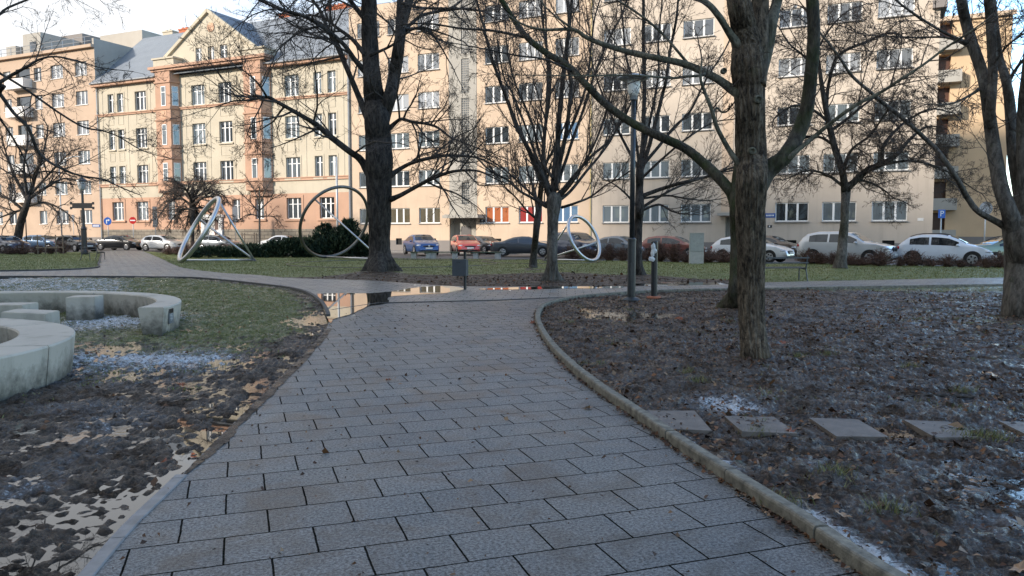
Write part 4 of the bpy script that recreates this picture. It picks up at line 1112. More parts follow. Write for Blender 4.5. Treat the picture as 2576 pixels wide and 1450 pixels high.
k = MB(); k.box(rec[0], rec[1], 0.9, 0.95, 0, rec[3]); k.box(rec[0], rec[0]+0.03, 0.2, 0.9, 0, rec[3]); k.build('porch_wall', M_GREYR, B)
k = MB(); k.box(rec[0]+0.9, rec[1]-0.2, 0.85, 0.9, 0.1, 2.3); k.build('door', M_DOORG, B)
downpipe(uc+0.06, 0.3, zt_n-0.3, -0.1, B, plain('yellow_gas_paint', (0.50, 0.40, 0.16), 0.5), 0.038, 'gas_pipe')
k = MB(); k.box(ud-0.5, ud+0.4, -0.4, 3.0, fz(2365, 22), fz(2365, 22)+0.5); k.build('ledge', M_PLINTH, B)
a = fu(1925, 542); k = MB(); k.box(a, a+0.75, -0.03, -0.002, fz(1935, 548), fz(1935, 537)); pl = k.build('street_plate', bpy.data.materials['blue_enamel'], None, loc=FP0, rot=(0, 0, -FANG))
tag(pl, 'dark blue street name plate on the beige block beside its entrance', 'street sign')
k = MB()
for i in range(6): k.box(a+0.08+i*0.1, a+0.14+i*0.1, -0.036, -0.031, fz(1935, 544.5), fz(1935, 540.5))
k.build('lettering', M_WHITE, pl)
k = MB(); a = fu(1931, 570); k.box(a, a+0.32, -0.03, -0.002, fz(1935, 573), fz(1935, 567)); hp = k.build('house_number', bpy.data.materials['black_enamel'], B)
k = MB(); k.box(a+0.1, a+0.18, -0.036, -0.031, fz(1935, 572), fz(1935, 568)); k.build('numeral', M_WHITE, hp)
k = MB(); a = fu(2308, 551); k.box(a, a+0.38, -0.03, -0.002, fz(2315, 556), fz(2315, 549)); k.build('notice', M_SILLW, B)
# ---- orange block set back beyond a side street
B = bld('apartment_building', 'sunlit yellow-orange block with stacked balconies set back beyond the beige block')
D0 = 36.0
ue, uf = fu(2330, 300, D0), fu(2537, 300, D0)
ztf = fz(2440, 38, D0)
fl = (ztf-1.0)/7.0
lo = (fu(2352, 400, D0), fu(2383, 400, D0))
holes = [(lo[0], lo[1], 0.9+i*fl+0.0, 0.9+i*fl+fl-0.45) for i in range(7)]
mb = MB(); wall_grid(mb, ue, uf, -0.1, ztf, holes, [(fz(2440, 596, D0), 1), (99, 0)], y=D0, rev=1.2)
shell(mb, ue, uf, -0.1, ztf, D0+14, y=D0, slot=0)
mb.build('wall', [M_FARO, M_PLINTH], B)
k = MB(); k.box(ue, uf+0.3, D0-0.35, D0-0.001, ztf-0.45, ztf+0.05); k.build('cornice', M_APRI, B)
for (a, b, c, d) in holes:
    q = MB(); q.box(a, b, D0+1.15, D0+1.2, c, d); q.build('loggia_door', M_DOOR, B)
    q = MB(); q.box(a-0.1, b+1.0, D0-1.3, D0-0.002, c-0.2, c-0.002); q.box(a-0.1, b+1.0, D0-1.3, D0-1.18, c, c+1.1); q.box(b+0.88, b+1.0, D0-1.18, D0-0.002, c, c+1.1)
    q.build('balcony', M_GREYR, B)
k = MB(); k.tube([(fu(2425, 40, D0+3), D0+3, ztf), (fu(2425, 40, D0+3), D0+3, ztf+3.2)], 0.03, 5)
for h in (1.6, 2.1, 2.6, 3.0): k.tube([(fu(2425, 40, D0+3)-0.6, D0+3, ztf+h), (fu(2425, 40, D0+3)+0.6, D0+3, ztf+h)], 0.015, 4)
k.build('antenna', M_METALG, B)
# ---- blocks added behind and beside the camera, unseen, to keep the park in shade
def shade_block(lat0, lat1, s, H, label):
    T = Vector((SUN_H.y*-1, SUN_H.x, 0)) if False else Vector((0.504, -0.863, 0))
    c = SUN_H*s+T*((lat0+lat1)/2)
    e = empty('apartment_building', (c.x, c.y, 0), math.atan2(T.y, T.x), label, 'building')
    L_ = lat1-lat0; q = MB(); hs = []
    # local x along T, local y away from the sun faces the park
    k = MB(); k.box(-L_/2, L_/2, -6, 6, -0.1, H); w_ = k.build('wall', M_GREYR, e)
    k = MB(); k.box(-L_/2-0.4, L_/2+0.4, -6.4, 6.4, H+0.002, H+0.4); k.build('roof', M_PLINTH, e)
    z = 1.5
    sgn = 1 if (Matrix.Rotation(math.atan2(T.y, T.x), 3, 'Z') @ Vector((0, 1, 0))).dot(SUN_H) < 0 else -1
    while z < H-2:
        x = -L_/2+2; 
        while x < L_/2-3 and len(e.children) < 90:
            k = MB(); k.box(x, x+1.8, sgn*6.0+(0.01 if sgn > 0 else -0.03), sgn*6.0+(0.03 if sgn > 0 else -0.01), z, z+1.7); k.build('window', M_PANE, e); x += 5.0
        z += 3.6
shade_block(-52, 60, 64, 43.9, 'tall grey block added behind the camera, unseen, to shade the park')
shade_block(-100, -52.5, 66, 22.5, 'low grey block added beside the park, unseen, to extend its shade')
# ------------------------------------------------------------------ trees
M_BARKD = bark('dark_bark', (0.016, 0.014, 0.012), (0.082, 0.070, 0.060), 0.0, 9.0, 0.9)
M_BARKN = bark('near_bark', (0.022, 0.017, 0.012), (0.17, 0.135, 0.095), 0.20, 18.0, 1.0)
M_BARKM = bark('mossy_bark', (0.028, 0.024, 0.018), (0.085, 0.075, 0.055), 0.75, 14.0, 0.9, (0.030, 0.045, 0.010))
M_BARKL = bark('lichen_bark', (0.060, 0.058, 0.042), (0.17, 0.16, 0.12), 0.35, 18.0, 0.5, (0.06, 0.075, 0.035))
M_BARKG = bark('grey_bark', (0.045, 0.040, 0.034), (0.15, 0.135, 0.115), 0.2, 12.0, 0.7)
M_TWIG = plain('twig_bark', (0.055, 0.044, 0.036), 0.8, var=0.3, nscale=3.0)
M_TWIGW = plain('warm_twig_bark', (0.060, 0.042, 0.032), 0.8, var=0.3, nscale=3.0)
M_DEADLEAF = island_mat('hanging_dead_leaf', [(0.05, 0.025, 0.015), (0.11, 0.055, 0.03), (0.03, 0.02, 0.015)], 0.8)

def rvec():
    while True:
        v = Vector((random.uniform(-1, 1), random.uniform(-1, 1), random.uniform(-1, 1)))
        if 0.05 < v.length < 1: return v.normalized()
class Tree:
    """a tree grown from limbs that stand at their real places; wood in m (limbs) and fine twigs in t"""
    def __init__(s, Y, twig_r=0.006, wig=0.16, up=0.10, kids=(9, 6, 4), ratio=(0.45, 0.5, 0.55), ang=(0.9, 0.8, 0.8), leaf=0.0, droop=0.0, seed=1):
        s.Y = Y; s.tr = twig_r; s.wig = wig; s.up = up; s.kids = kids; s.ratio = ratio; s.ang = ang; s.leaf = leaf; s.droop = droop
        s.t = MB(); s.l = MB(); s.rs = random.Random(seed)
    def grow(s, p, d, L, r, lvl):
        rs = s.rs; top = len(s.kids)
        n = 5 if lvl == 0 else (4 if lvl == 1 else 3)
        pts = [p.copy()]; rad = [r]; dirs = [d.copy()]
        for i in range(n):
            up = s.up if lvl < top else s.up*0.5
            d = d + Vector((rs.gauss(0, s.wig), rs.gauss(0, s.wig), rs.gauss(0, s.wig)+up-s.droop*(lvl/top)*(i/n)))
            d.normalize(); p = p+d*(L/n); pts.append(p.copy()); dirs.append(d.copy())
            rad.append(max(s.tr*0.6, r*(1-0.72*(i+1)/n)))
        s.t.tube(pts, rad, 5 if r > 0.02 else 3, cap=False)
        if s.leaf and lvl >= top-1 and rs.random() < s.leaf:
            for _ in range(rs.randint(1, 3)):
                q = pts[-1]+Vector((rs.gauss(0, .02), rs.gauss(0, .02), -0.03)); sz = s.Y*0.0007; a = rvec()*rs.uniform(0.6, 1.2)*sz; b = a.cross(rvec()).normalized()*rs.uniform(0.25, 0.5)*sz
                s.l.quad(q-a, q+b, q+a-Vector((0, 0, .5*sz)), q-b)
        if lvl < top:
            k = s.kids[lvl]
            for j in range(k):
                f = 0.22+0.75*(j+rs.random())/k; i = min(n-1, int(f*n)); w = f*n-i
                q = pts[i].lerp(pts[i+1], w); dd = dirs[i+1]
                s.side(q, dd, L*s.ratio[lvl]*(1.1-0.55*f)*rs.uniform(0.6, 1.3), max(s.tr, (rad[i]*(1-w)+rad[i+1]*w)*0.55), lvl+1)
    def side(s, q, dd, L, r, lvl):
        rs = s.rs; ax = dd.orthogonal().normalized(); ax.rotate(Matrix.Rotation(rs.uniform(0, 6.283), 3, dd))
        a = s.ang[min(lvl, len(s.ang)-1)]*rs.uniform(0.6, 1.25)
        nd = (dd*math.cos(a)+ax*math.sin(a)).normalized()
        s.grow(q, nd, L, r, lvl)
def limb_pts(px, Y, d0=0.0, d1=0.0, bend=0.0, n=6, seed=0):
    """px: (x, y, width) in picture units at distance Y; the limb runs d0..d1 metres nearer (-) or farther (+)"""
    k = len(px); out = []; rr = random.Random(seed*17+int(px[0][0])*3+int(px[-1][1]))
    for i, (x, y, w) in enumerate(px):
        t = i/(k-1); yy = Y+d0+(d1-d0)*t+bend*math.sin(math.pi*t)+rr.uniform(-0.012, 0.012)*Y*(1 if 0 < i < k-1 else 0)
        v = atY(x, y, yy); out.append((v.x, v.y, v.z, 0.5*w*yy/FPX))
    return crom(out, n)
def limb_mesh(L, sides, rough=0.0, freq=6.0, seed=0):
    """tube through limb points, its surface broken by long furrows and knots"""
    mb = MB(); pts = [Vector(p[:3]) for p in L]; rad = [max(0.004, p[3]) for p in L]
    mb.tube(pts, rad, sides)
    if rough:
        k = len(pts); s_ = 0.0
        for i in range(k):
            c = pts[i]; r = rad[i]; s_ += (pts[i]-pts[i-1]).length if i else 0
            fz_ = 0.55/max(r, 0.05)
            for j in range(sides):
                v = Vector(mb.v[i*sides+j]); o = v-c; a = 6.28318*j/sides; ca, sa = math.cos(a), math.sin(a)
                e = noise.noise(Vector((ca*1.1, sa*1.1, s_*1.3+seed)))
                w_ = 0.35*noise.noise(Vector((ca*2, sa*2, s_*fz_*1.2+seed*5)))
                a2 = a+w_*0.5; f = freq*0.55
                rg = abs(noise.noise(Vector((math.cos(a2)*f, math.sin(a2)*f, s_*fz_*0.55+seed*3))))
                rg2 = abs(noise.noise(Vector((math.cos(a2)*f*2.1, math.sin(a2)*f*2.1, s_*fz_*1.3+seed*7))))
                mb.v[i*sides+j] = tuple(c+o*(0.895+rough*0.8*e+rough*(min(rg, 0.3)*2.6-0.45)+rough*0.45*(rg2-0.2)))
    return mb
def trunk_px(px, Y, n=8): return limb_pts(px, Y, n=n)
def flare(mb, base, h, amt, lobes=5, seed=0):
    """spread the lowest part into root buttresses"""
    for i, v in enumerate(mb.v):
        z = v[2]-base.z
        if z < h:
            t = (1-max(0, z)/h)**2.2; a = math.atan2(v[1]-base.y, v[0]-base.x)
            k = 1+amt*t*(0.75+0.6*math.cos(lobes*a+seed)+0.25*math.cos((lobes+2)*a+seed*2))
            mb.v[i] = (base.x+(v[0]-base.x)*k, base.y+(v[1]-base.y)*k, v[2]-0.08*t)
def sprout(tr, L, n, length, start=0.15, r=None, spread=1.0, lvl=0, updir=0.25):
    """side shoots along a traced limb"""
    k = len(L)-1
    for i in range(n):
        f = start+(1-start)*(i+tr.rs.random())/n; j = min(k-1, int(f*k)); w = f*k-j
        a, b = L[j], L[j+1]; q = Vector([a[m]*(1-w)+b[m]*w for m in range(3)]); rad = a[3]*(1-w)+b[3]*w
        dd = (Vector(b[:3])-Vector(a[:3])).normalized()
        ax = dd.orthogonal().normalized(); ax.rotate(Matrix.Rotation(tr.rs.uniform(0, 6.283), 3, dd))
        an = tr.ang[0]*tr.rs.uniform(0.6, 1.25)*spread
        nd = (dd*math.cos(an)+ax*math.sin(an)+Vector((0, 0, updir))).normalized()
        tr.grow(q, nd, length*(1.15-0.6*f)*tr.rs.uniform(0.55, 1.3), min(rad*0.6, r or 9), lvl)
    a, b = Vector(L[-2][:3]), Vector(L[-1][:3])
    tr.grow(b, (b-a).normalized(), length*0.7, max(tr.tr, L[-1][3]), lvl)
def tree_obj(name, base, label, group=None):
    return empty(name, base, 0, label, 'tree', group)
def put(mb, name, mat, par, smooth=True):
    """mesh given in world places, parented to a thing that only moved (not turned)"""
    b = par.location; mb.v = [(x-b.x, y-b.y, z-b.z) for x, y, z in mb.v]
    return mb.build(name, mat, par, smooth=smooth)

# --- the big dark tree by the path fork
Y1 = 31.4
T = tree_obj('park_tree', at(955, 688), 'big dark bare tree with a forked trunk before the cream and apricot houses')
tr = Tree(Y1, 0.0064, wig=0.17, up=0.02, kids=(8, 5, 3), ratio=(0.5, 0.5, 0.5), leaf=0.06, droop=0.10, seed=11)
stem = [(957, 692, 74), (957, 675, 66), (956, 640, 59), (955, 600, 58), (955, 550, 61), (954, 500, 65), (954, 450, 69), (954, 400, 72), (952, 350, 70), (948, 300, 66), (944, 260, 58), (936, 200, 48), (931, 120, 44), (929, 50, 42), (927, -60, 38), (920, -180, 30), (915, -300, 20)]
L0 = trunk_px(stem, Y1, 16); mb = limb_mesh(L0, 96, 0.11, 9.0, 1); flare(mb, at(955, 688), 1.2, 0.75, 5, 1); put(mb, 'trunk', M_BARKD, T)
lim = [
 ([(956, 350, 34), (965, 290, 40), (982, 240, 38), (992, 190, 35), (1003, 120, 32), (1013, 60, 26), (1030, 0, 24), (1045, -60, 22), (1060, -200, 14)], 0, 0.8, 7, 3.2),
 ([(1000, 130, 22), (1003, 80, 20), (1006, 20, 19), (1008, -60, 16), (1000, -180, 10)], 0.2, 1.2, 5, 3.0),
 ([(932, 445, 24), (907, 402, 20), (877, 380, 18), (832, 345, 17), (797, 315, 15), (747, 285, 12), (697, 257, 10), (672, 245, 8.5), (632, 252, 6), (587, 255, 4), (545, 268, 2.5)], 0, -3.5, 16, 3.6),
 ([(672, 245, 7), (650, 212, 5), (622, 185, 4), (590, 165, 2.5)], -2.6, -3.6, 6, 2.5),
 ([(665, 246, 5), (650, 280, 4), (632, 312, 3), (620, 345, 2)], -2.6, -3.0, 6, 1.8),
 ([(925, 300, 20), (897, 230, 16), (867, 160, 14), (847, 115, 12.5), (827, 80, 11), (807, 30, 9), (787, 0, 8), (760, -60, 6)], 0, 2.0, 12, 3.6),
 ([(922, 185, 18), (892, 150, 14), (867, 115, 12), (827, 80, 11), (777, 47, 10), (742, 35, 8.5), (707, 25, 7.5), (667, 8, 6), (640, -5, 5), (600, -30, 3)], 0, -3.0, 15, 3.4),
 ([(920, 140, 15), (887, 100, 11), (847, 70, 9), (812, 45, 7), (770, 40, 5), (730, 55, 3)], 0, 2.5, 10, 3.0),
 ([(915, 45, 15), (887, 10, 13), (865, -25, 11), (820, -90, 8)], 0, -1, 6, 3.0),
 ([(807, 65, 8), (757, 80, 6.5), (722, 105, 5), (697, 130, 3.5), (680, 170, 2)], -1.5, -2.6, 9, 2.4),
 ([(972, 506, 20), (1007, 492, 13), (1047, 470, 11.5), (1087, 450, 10.5), (1127, 435, 9), (1167, 429, 7.5), (1207, 432, 5.5), (1245, 450, 3.5)], 0, -3.0, 11, 2.8),
 ([(974, 448, 19), (1007, 425, 12.5), (1037, 410, 11), (1082, 398, 10), (1122, 392, 8.5), (1167, 393, 7), (1202, 398, 5.5), (1235, 412, 3.5)], 0, 2.4, 12, 2.8),
 ([(978, 325, 16), (1000, 305, 10), (1012, 300, 9.5), (1037, 307, 8.5), (1072, 312, 7.5), (1102, 322, 6.5), (1132, 345, 5.5), (1167, 360, 4.5), (1207, 375, 3)], 0, -2.2, 12, 2.6),
 ([(1035, 307, 5), (1047, 335, 4.5), (1052, 370, 4), (1057, 405, 3)], -0.6, -1.0, 6, 1.4),
 ([(1018, 80, 11), (1047, 72, 8.5), (1082, 82, 7.5), (1107, 115, 5.5), (1127, 150, 3.5)], 0.6, -1.0, 8, 2.4),
 ([(1018, 75, 11), (1057, 42, 9), (1097, 30, 7.5), (1137, 25, 6.5), (1182, 22, 5), (1230, 35, 3)], 0.6, 3.0, 10, 2.8),
 ([(1012, 8, 9), (1057, 20, 8), (1127, 22, 6.5), (1207, 27, 5), (1250, 50, 3)], 0.3, -2.5, 9, 2.6),
 ([(930, 140, 10), (985, 115, 7), (1050, 70, 6), (1130, 90, 4)], -0.4, -2, 8, 2.4),
]
for i, (px, d0, d1, n, ln) in enumerate(lim):
    L = limb_pts(px, Y1, d0, d1, seed=i); mb = limb_mesh(L, 12 if px[0][2] > 12 else 8, 0.06, 4.0, i)
    put(mb, 'limb', M_BARKD, T); sprout(tr, L, n, ln, r=0.045, updir=-0.02)
put(tr.t, 'crown', M_TWIG, T); put(tr.l, 'dead_leaves', M_DEADLEAF, T)

# --- the two-stemmed near pair: front tree
Y2 = at(1899, 905).y+0.12
T = tree_obj('park_tree', at(1899, 905), 'nearest thick tree on the mud, furrowed trunk forking above head height')
tr = Tree(Y2, 0.0035, wig=0.14, up=0.03, kids=(6, 4, 2), ratio=(0.45, 0.5, 0.5), leaf=0.02, seed=21)
stem = [(1898, 915, 84), (1898, 890, 78), (1894, 850, 74), (1891, 780, 72), (1890, 700, 72), (1890, 620, 73), (1889, 550, 76), (1890, 500, 78), (1891, 450, 82), (1890, 400, 81), (1889, 340, 80), (1888, 280, 80), (1885, 220, 86), (1882, 170, 88), (1880, 120, 80), (1872, 70, 66), (1862, 20, 62), (1852, -40, 58), (1835, -130, 50), (1815, -260, 36)]
L0 = trunk_px(stem, Y2, 22); mb = limb_mesh(L0, 132, 0.13, 9.0, 3); flare(mb, at(1899, 908), 0.35, 0.22, 4, 1.0); put(mb, 'trunk', M_BARKN, T)
lim = [
 ([(1898, 215, 62), (1908, 150, 52), (1912, 90, 46), (1914, 30, 42), (1915, -40, 40), (1918, -160, 30), (1930, -300, 18)], 0, 0.3, 3, 1.6, M_BARKN),
 ([(1915, 190, 30), (1932, 120, 30), (1942, 60, 29), (1953, 10, 28), (1965, -40, 27), (1985, -150, 20)], 0.05, 0.5, 3, 1.5, M_BARKL),
 ([(1900, 480, 60), (1930, 432, 50), (1974, 394, 44), (2008, 337, 41), (2030, 270, 37), (2042, 169, 34), (2047, 84, 33), (2043, -10, 33), (2035, -120, 28), (2030, -280, 18)], 0, 0.25, 5, 1.6, M_BARKM),
 ([(1962, 408, 14), (1990, 392, 14), (2042, 349, 12), (2098, 304, 10.5), (2154, 264, 10), (2210, 236, 9), (2266, 200, 8), (2323, 163, 7), (2379, 121, 6.5), (2435, 84, 5.5), (2475, 56, 4)], 0.1, -0.9, 9, 1.1, M_BARKL),
 ([(1870, 240, 40), (1841, 225, 27), (1806, 200, 22), (1756, 175, 20), (1716, 160, 18.5), (1656, 147, 16.5), (1596, 135, 15.5), (1526, 115, 13.5), (1476, 95, 11.5), (1441, 75, 9.5), (1366, 75, 7), (1316, 62, 5.5), (1281, 40, 4)], 0, 0.8, 14, 1.2, M_BARKL),
 ([(1445, 77, 7), (1420, 58, 6), (1396, 40, 5), (1366, 10, 4), (1350, -30, 3)], 0.65, 0.9, 4, 0.9, M_BARKL),
 ([(1775, 184, 9), (1766, 190, 8), (1726, 193, 7.5), (1691, 197, 7), (1626, 192, 6), (1566, 190, 5), (1476, 191, 4), (1376, 190, 3), (1276, 189, 2)], 0.1, -0.5, 12, 0.7, M_BARKL),
 ([(1735, 166, 9), (1726, 155, 8), (1701, 125, 7.5), (1666, 85, 7), (1626, 50, 6.5), (1576, 15, 6), (1551, 0, 5.5), (1500, -40, 4)], 0.2, 0.9, 7, 1.0, M_BARKL),
 ([(1872, 430, 20), (1850, 402, 16), (1825, 362, 13.5), (1802, 317, 12), (1789, 272, 10.5), (1772, 230, 9), (1762, 195, 7), (1766, 150, 5)], 0, -0.25, 6, 0.9, M_BARKL),
 ([(1795, 285, 6), (1803, 272, 6), (1815, 282, 5.5), (1828, 281, 5), (1839, 268, 4)], -0.1, 0.2, 2, 0.3, M_BARKL),
 ([(1862, 120, 30), (1836, 85, 20), (1811, 45, 18), (1786, 15, 16.5), (1760, -5, 15), (1730, -40, 14), (1660, -110, 9)], 0, -0.4, 5, 1.3, M_BARKL),
]
for i, (px, d0, d1, n, ln, m_) in enumerate(lim):
    L = limb_pts(px, Y2, d0, d1, seed=i+30, n=9); big = px[0][2] > 25
    mb = limb_mesh(L, 40 if big else 12, 0.06 if big else 0.05, 7.0 if big else 4.0, i+5)
    put(mb, 'limb', m_, T); sprout(tr, L, n, ln, r=0.010, start=0.35, updir=0.15)
put(tr.t, 'crown', M_TWIGW, T); put(tr.l, 'dead_leaves', M_DEADLEAF, T)
for (x, y, r_) in ((1908, 250, 0.045), (1893, 380, 0.04), (1822, 178, 0.03)):      # pruning scars
    q = MB(); v = atY(x, y, Y2-0.225); q.lathe([(r_*1.25, 0.05), (r_*1.2, 0.0), (r_*0.7, -0.012), (r_*0.6, 0.01)], 14, tuple(v), 'Y'); put(q, 'pruning_scar', M_BARKL, T)
# --- mossy tree just behind it
Y3 = at(1858, 795).y
T = tree_obj('park_tree', at(1858, 795), 'mossy tree half hidden behind the nearest trunk, long arching bough over the lamp')
tr = Tree(Y3, 0.0045, wig=0.15, up=0.03, kids=(7, 4, 3), ratio=(0.45, 0.5, 0.5), leaf=0.02, seed=31)
stem = [(1857, 800, 60), (1857, 770, 50), (1856, 720, 44), (1857, 650, 44), (1858, 580, 46), (1858, 520, 48), (1860, 470, 46), (1866, 400, 40), (1878, 300, 36), (1890, 180, 32), (1900, 60, 28), (1905, -80, 22), (1900, -250, 14)]
L0 = trunk_px(stem, Y3, 16); mb = limb_mesh(L0, 80, 0.08, 7.0, 9); flare(mb, at(1858, 797), 0.95, 1.5, 5, 3.14); put(mb, 'trunk', M_BARKM, T)
lim = [
 ([(1860, 545, 40), (1846, 500, 34), (1836, 480, 31), (1801, 440, 29), (1771, 412, 27), (1726, 375, 25), (1651, 340, 23), (1591, 310, 22), (1526, 265, 20.5), (1476, 215, 19.5), (1426, 165, 18.5), (1376, 135, 17), (1326, 95, 16), (1286, 40, 15), (1261, 0, 14), (1230, -60, 12), (1190, -150, 8)], 0, 2.0, 16, 1.5),
 ([(1326, 95, 9), (1240, 78, 7), (1160, 72, 6), (1080, 60, 4.5), (1010, 62, 3)], 1.6, 2.4, 8, 1.1),
 ([(1440, 180, 8), (1370, 150, 6), (1300, 140, 5), (1200, 120, 3.5), (1120, 105, 2)], 1.2, 0.2, 8, 1.1),
]
for i, (px, d0, d1, n, ln) in enumerate(lim):
    L = limb_pts(px, Y3, d0, d1, seed=i+50, n=8); mb = limb_mesh(L, 24 if i == 0 else 8, 0.07, 5.0, i+15)
    put(mb, 'limb', M_BARKM if i == 0 else M_BARKD, T); sprout(tr, L, n, ln, r=0.012, start=0.3, updir=0.1)
put(tr.t, 'crown', M_TWIG, T); put(tr.l, 'dead_leaves', M_DEADLEAF, T)

# --- fan-shaped tree by the bin, and the slim one behind it
B_ = lambda pts, w0, w1: [(1126.2+.5*x, .5*y, w0+(w1-w0)*i/(len(pts)-1)) for i, (x, y) in enumerate(pts)]
Y4 = at(1390, 711).y
T = tree_obj('park_tree', at(1390, 711), 'vase-shaped bare tree with flared roots and fanned stems beyond the bin')
tr = Tree(Y4, 0.0050, wig=0.10, up=0.14, kids=(7, 4, 3), ratio=(0.5, 0.5, 0.5), ang=(0.6, 0.7, 0.8), leaf=0.01, seed=41)
stem = [(1390, 716, 42), (1390, 700, 36), (1389, 680, 31), (1389, 640, 29), (1390, 590, 29), (1391, 550, 31), (1393, 525, 38), (1394, 505, 42), (1394, 490, 36)]
mb = limb_mesh(trunk_px(stem, Y4, 14), 64, 0.07, 6.0, 12); flare(mb, at(1390, 712), 0.75, 1.25, 6, 0.5); put(mb, 'trunk', M_BARKG, T)
lim = [
 (B_([(530, 1000), (535, 900), (545, 800), (555, 700), (560, 600), (575, 450), (590, 300), (610, 150), (625, 0), (640, -150)], 19, 8), 0, 0.5, 11, 2.4),
 (B_([(515, 1000), (480, 900), (440, 820), (400, 740), (360, 660), (320, 560), (290, 480), (245, 360), (210, 250), (180, 130), (150, 20), (120, -120)], 15, 5), 0, -1.5, 13, 2.4),
 (B_([(525, 980), (490, 880), (480, 780), (490, 650), (510, 500), (515, 350), (490, 200), (475, 80), (470, 0), (460, -120)], 12, 5), 0, 1.6, 11, 2.2),
 (B_([(545, 1000), (600, 930), (650, 870), (720, 790), (800, 720), (860, 640), (905, 560), (960, 420), (1000, 300)], 11, 3), 0, -1.2, 11, 2.2),
 (B_([(560, 1010), (620, 960), (700, 860), (760, 790), (830, 690), (880, 560), (910, 450)], 10, 3), 0, 1.8, 9, 2.2),
 (B_([(545, 960), (560, 840), (590, 700), (610, 560), (620, 420), (600, 300), (610, 120), (600, 0), (590, -140)], 14, 6), 0, -1.0, 11, 2.2),
 (B_([(550, 930), (590, 820), (630, 700), (680, 560), (720, 430), (760, 320), (820, 180), (870, 90), (900, 0)], 10, 3.5), 0, 0.8, 11, 2.2),
 (B_([(575, 1045), (650, 1020), (720, 990), (800, 930), (860, 900), (930, 850)], 8, 2.5), 0, -1.6, 9, 1.8),
 (B_([(500, 1045), (430, 1000), (360, 960), (300, 905), (230, 870), (150, 800), (60, 700)], 9, 2.5), 0, -1.2, 12, 2.0),
 (B_([(505, 1035), (450, 1000), (370, 930), (280, 850), (180, 790), (80, 760)], 8, 2.5), 0, 1.5, 11, 2.0),
 (B_([(530, 900), (470, 800), (430, 640), (400, 560), (340, 420), (300, 250), (290, 100)], 9, 3), 0, 1.2, 9, 2.2),
 (B_([(540, 930), (560, 780), (640, 600), (700, 420), (720, 250), (740, 90), (780, -40)], 9, 3.5), 0, 1.5, 9, 2.2),
 (B_([(520, 960), (470, 850), (400, 660), (330, 480), (280, 380), (250, 200)], 8, 3), 0, -2.2, 9, 2.2),
 (B_([(560, 1000), (640, 900), (740, 720), (800, 560), (830, 400), (840, 250)], 8, 3), 0, -2.4, 9, 2.2),
]
for i, (px, d0, d1, n, ln) in enumerate(lim):
    L = limb_pts(px, Y4, d0, d1, seed=i+70, n=6); mb = limb_mesh(L, 10, 0.05, 4.0, i+25)
    put(mb, 'limb', M_BARKD, T); sprout(tr, L, n, ln, r=0.022, start=0.2)
put(tr.t, 'crown', M_TWIGW, T); put(tr.l, 'dead_leaves', M_DEADLEAF, T)

Y5 = at(1341, 678).y
T = tree_obj('park_tree', at(1341, 678), 'slim dark leaning tree just behind the vase-shaped tree')
tr = Tree(Y5, 0.0085, wig=0.12, up=0.10, kids=(6, 4, 3), ratio=(0.5, 0.5, 0.5), ang=(0.7, 0.8, 0.8), seed=51)
stem = [(1340, 682, 27), (1340, 668, 22), (1344, 630, 19), (1348, 590, 18), (1352, 555, 20), (1357, 515, 16), (1361, 470, 14), (1364, 430, 12), (1368, 370, 10), (1374, 290, 8), (1378, 190, 7), (1374, 80, 5), (1370, -40, 4)]
L0 = trunk_px(stem, Y5, 6); mb = limb_mesh(L0, 20, 0.08, 5.0, 31); flare(mb, at(1341, 679), 0.6, 0.4, 4, 2.0); put(mb, 'trunk', M_BARKD, T); sprout(tr, L0, 16, 2.6, start=0.35)
for i, px in enumerate(([(1352, 552, 9), (1330, 535, 6), (1300, 500, 5), (1270, 470, 3)], [(1357, 520, 8), (1380, 505, 6), (1420, 470, 4), (1450, 440, 3)], [(1362, 460, 8), (1335, 400, 6), (1310, 320, 4), (1290, 240, 3)], [(1364, 430, 8), (1395, 370, 6), (1430, 290, 4), (1450, 200, 3)])):
    L = limb_pts(px, Y5, 0, (-1.5, 1.2, 1.5, -1)[i], seed=i+90); put(limb_mesh(L, 8, 0.05, 4.0, i), 'limb', M_BARKD, T); sprout(tr, L, 7, 2.2)
put(tr.t, 'crown', M_TWIG, T)

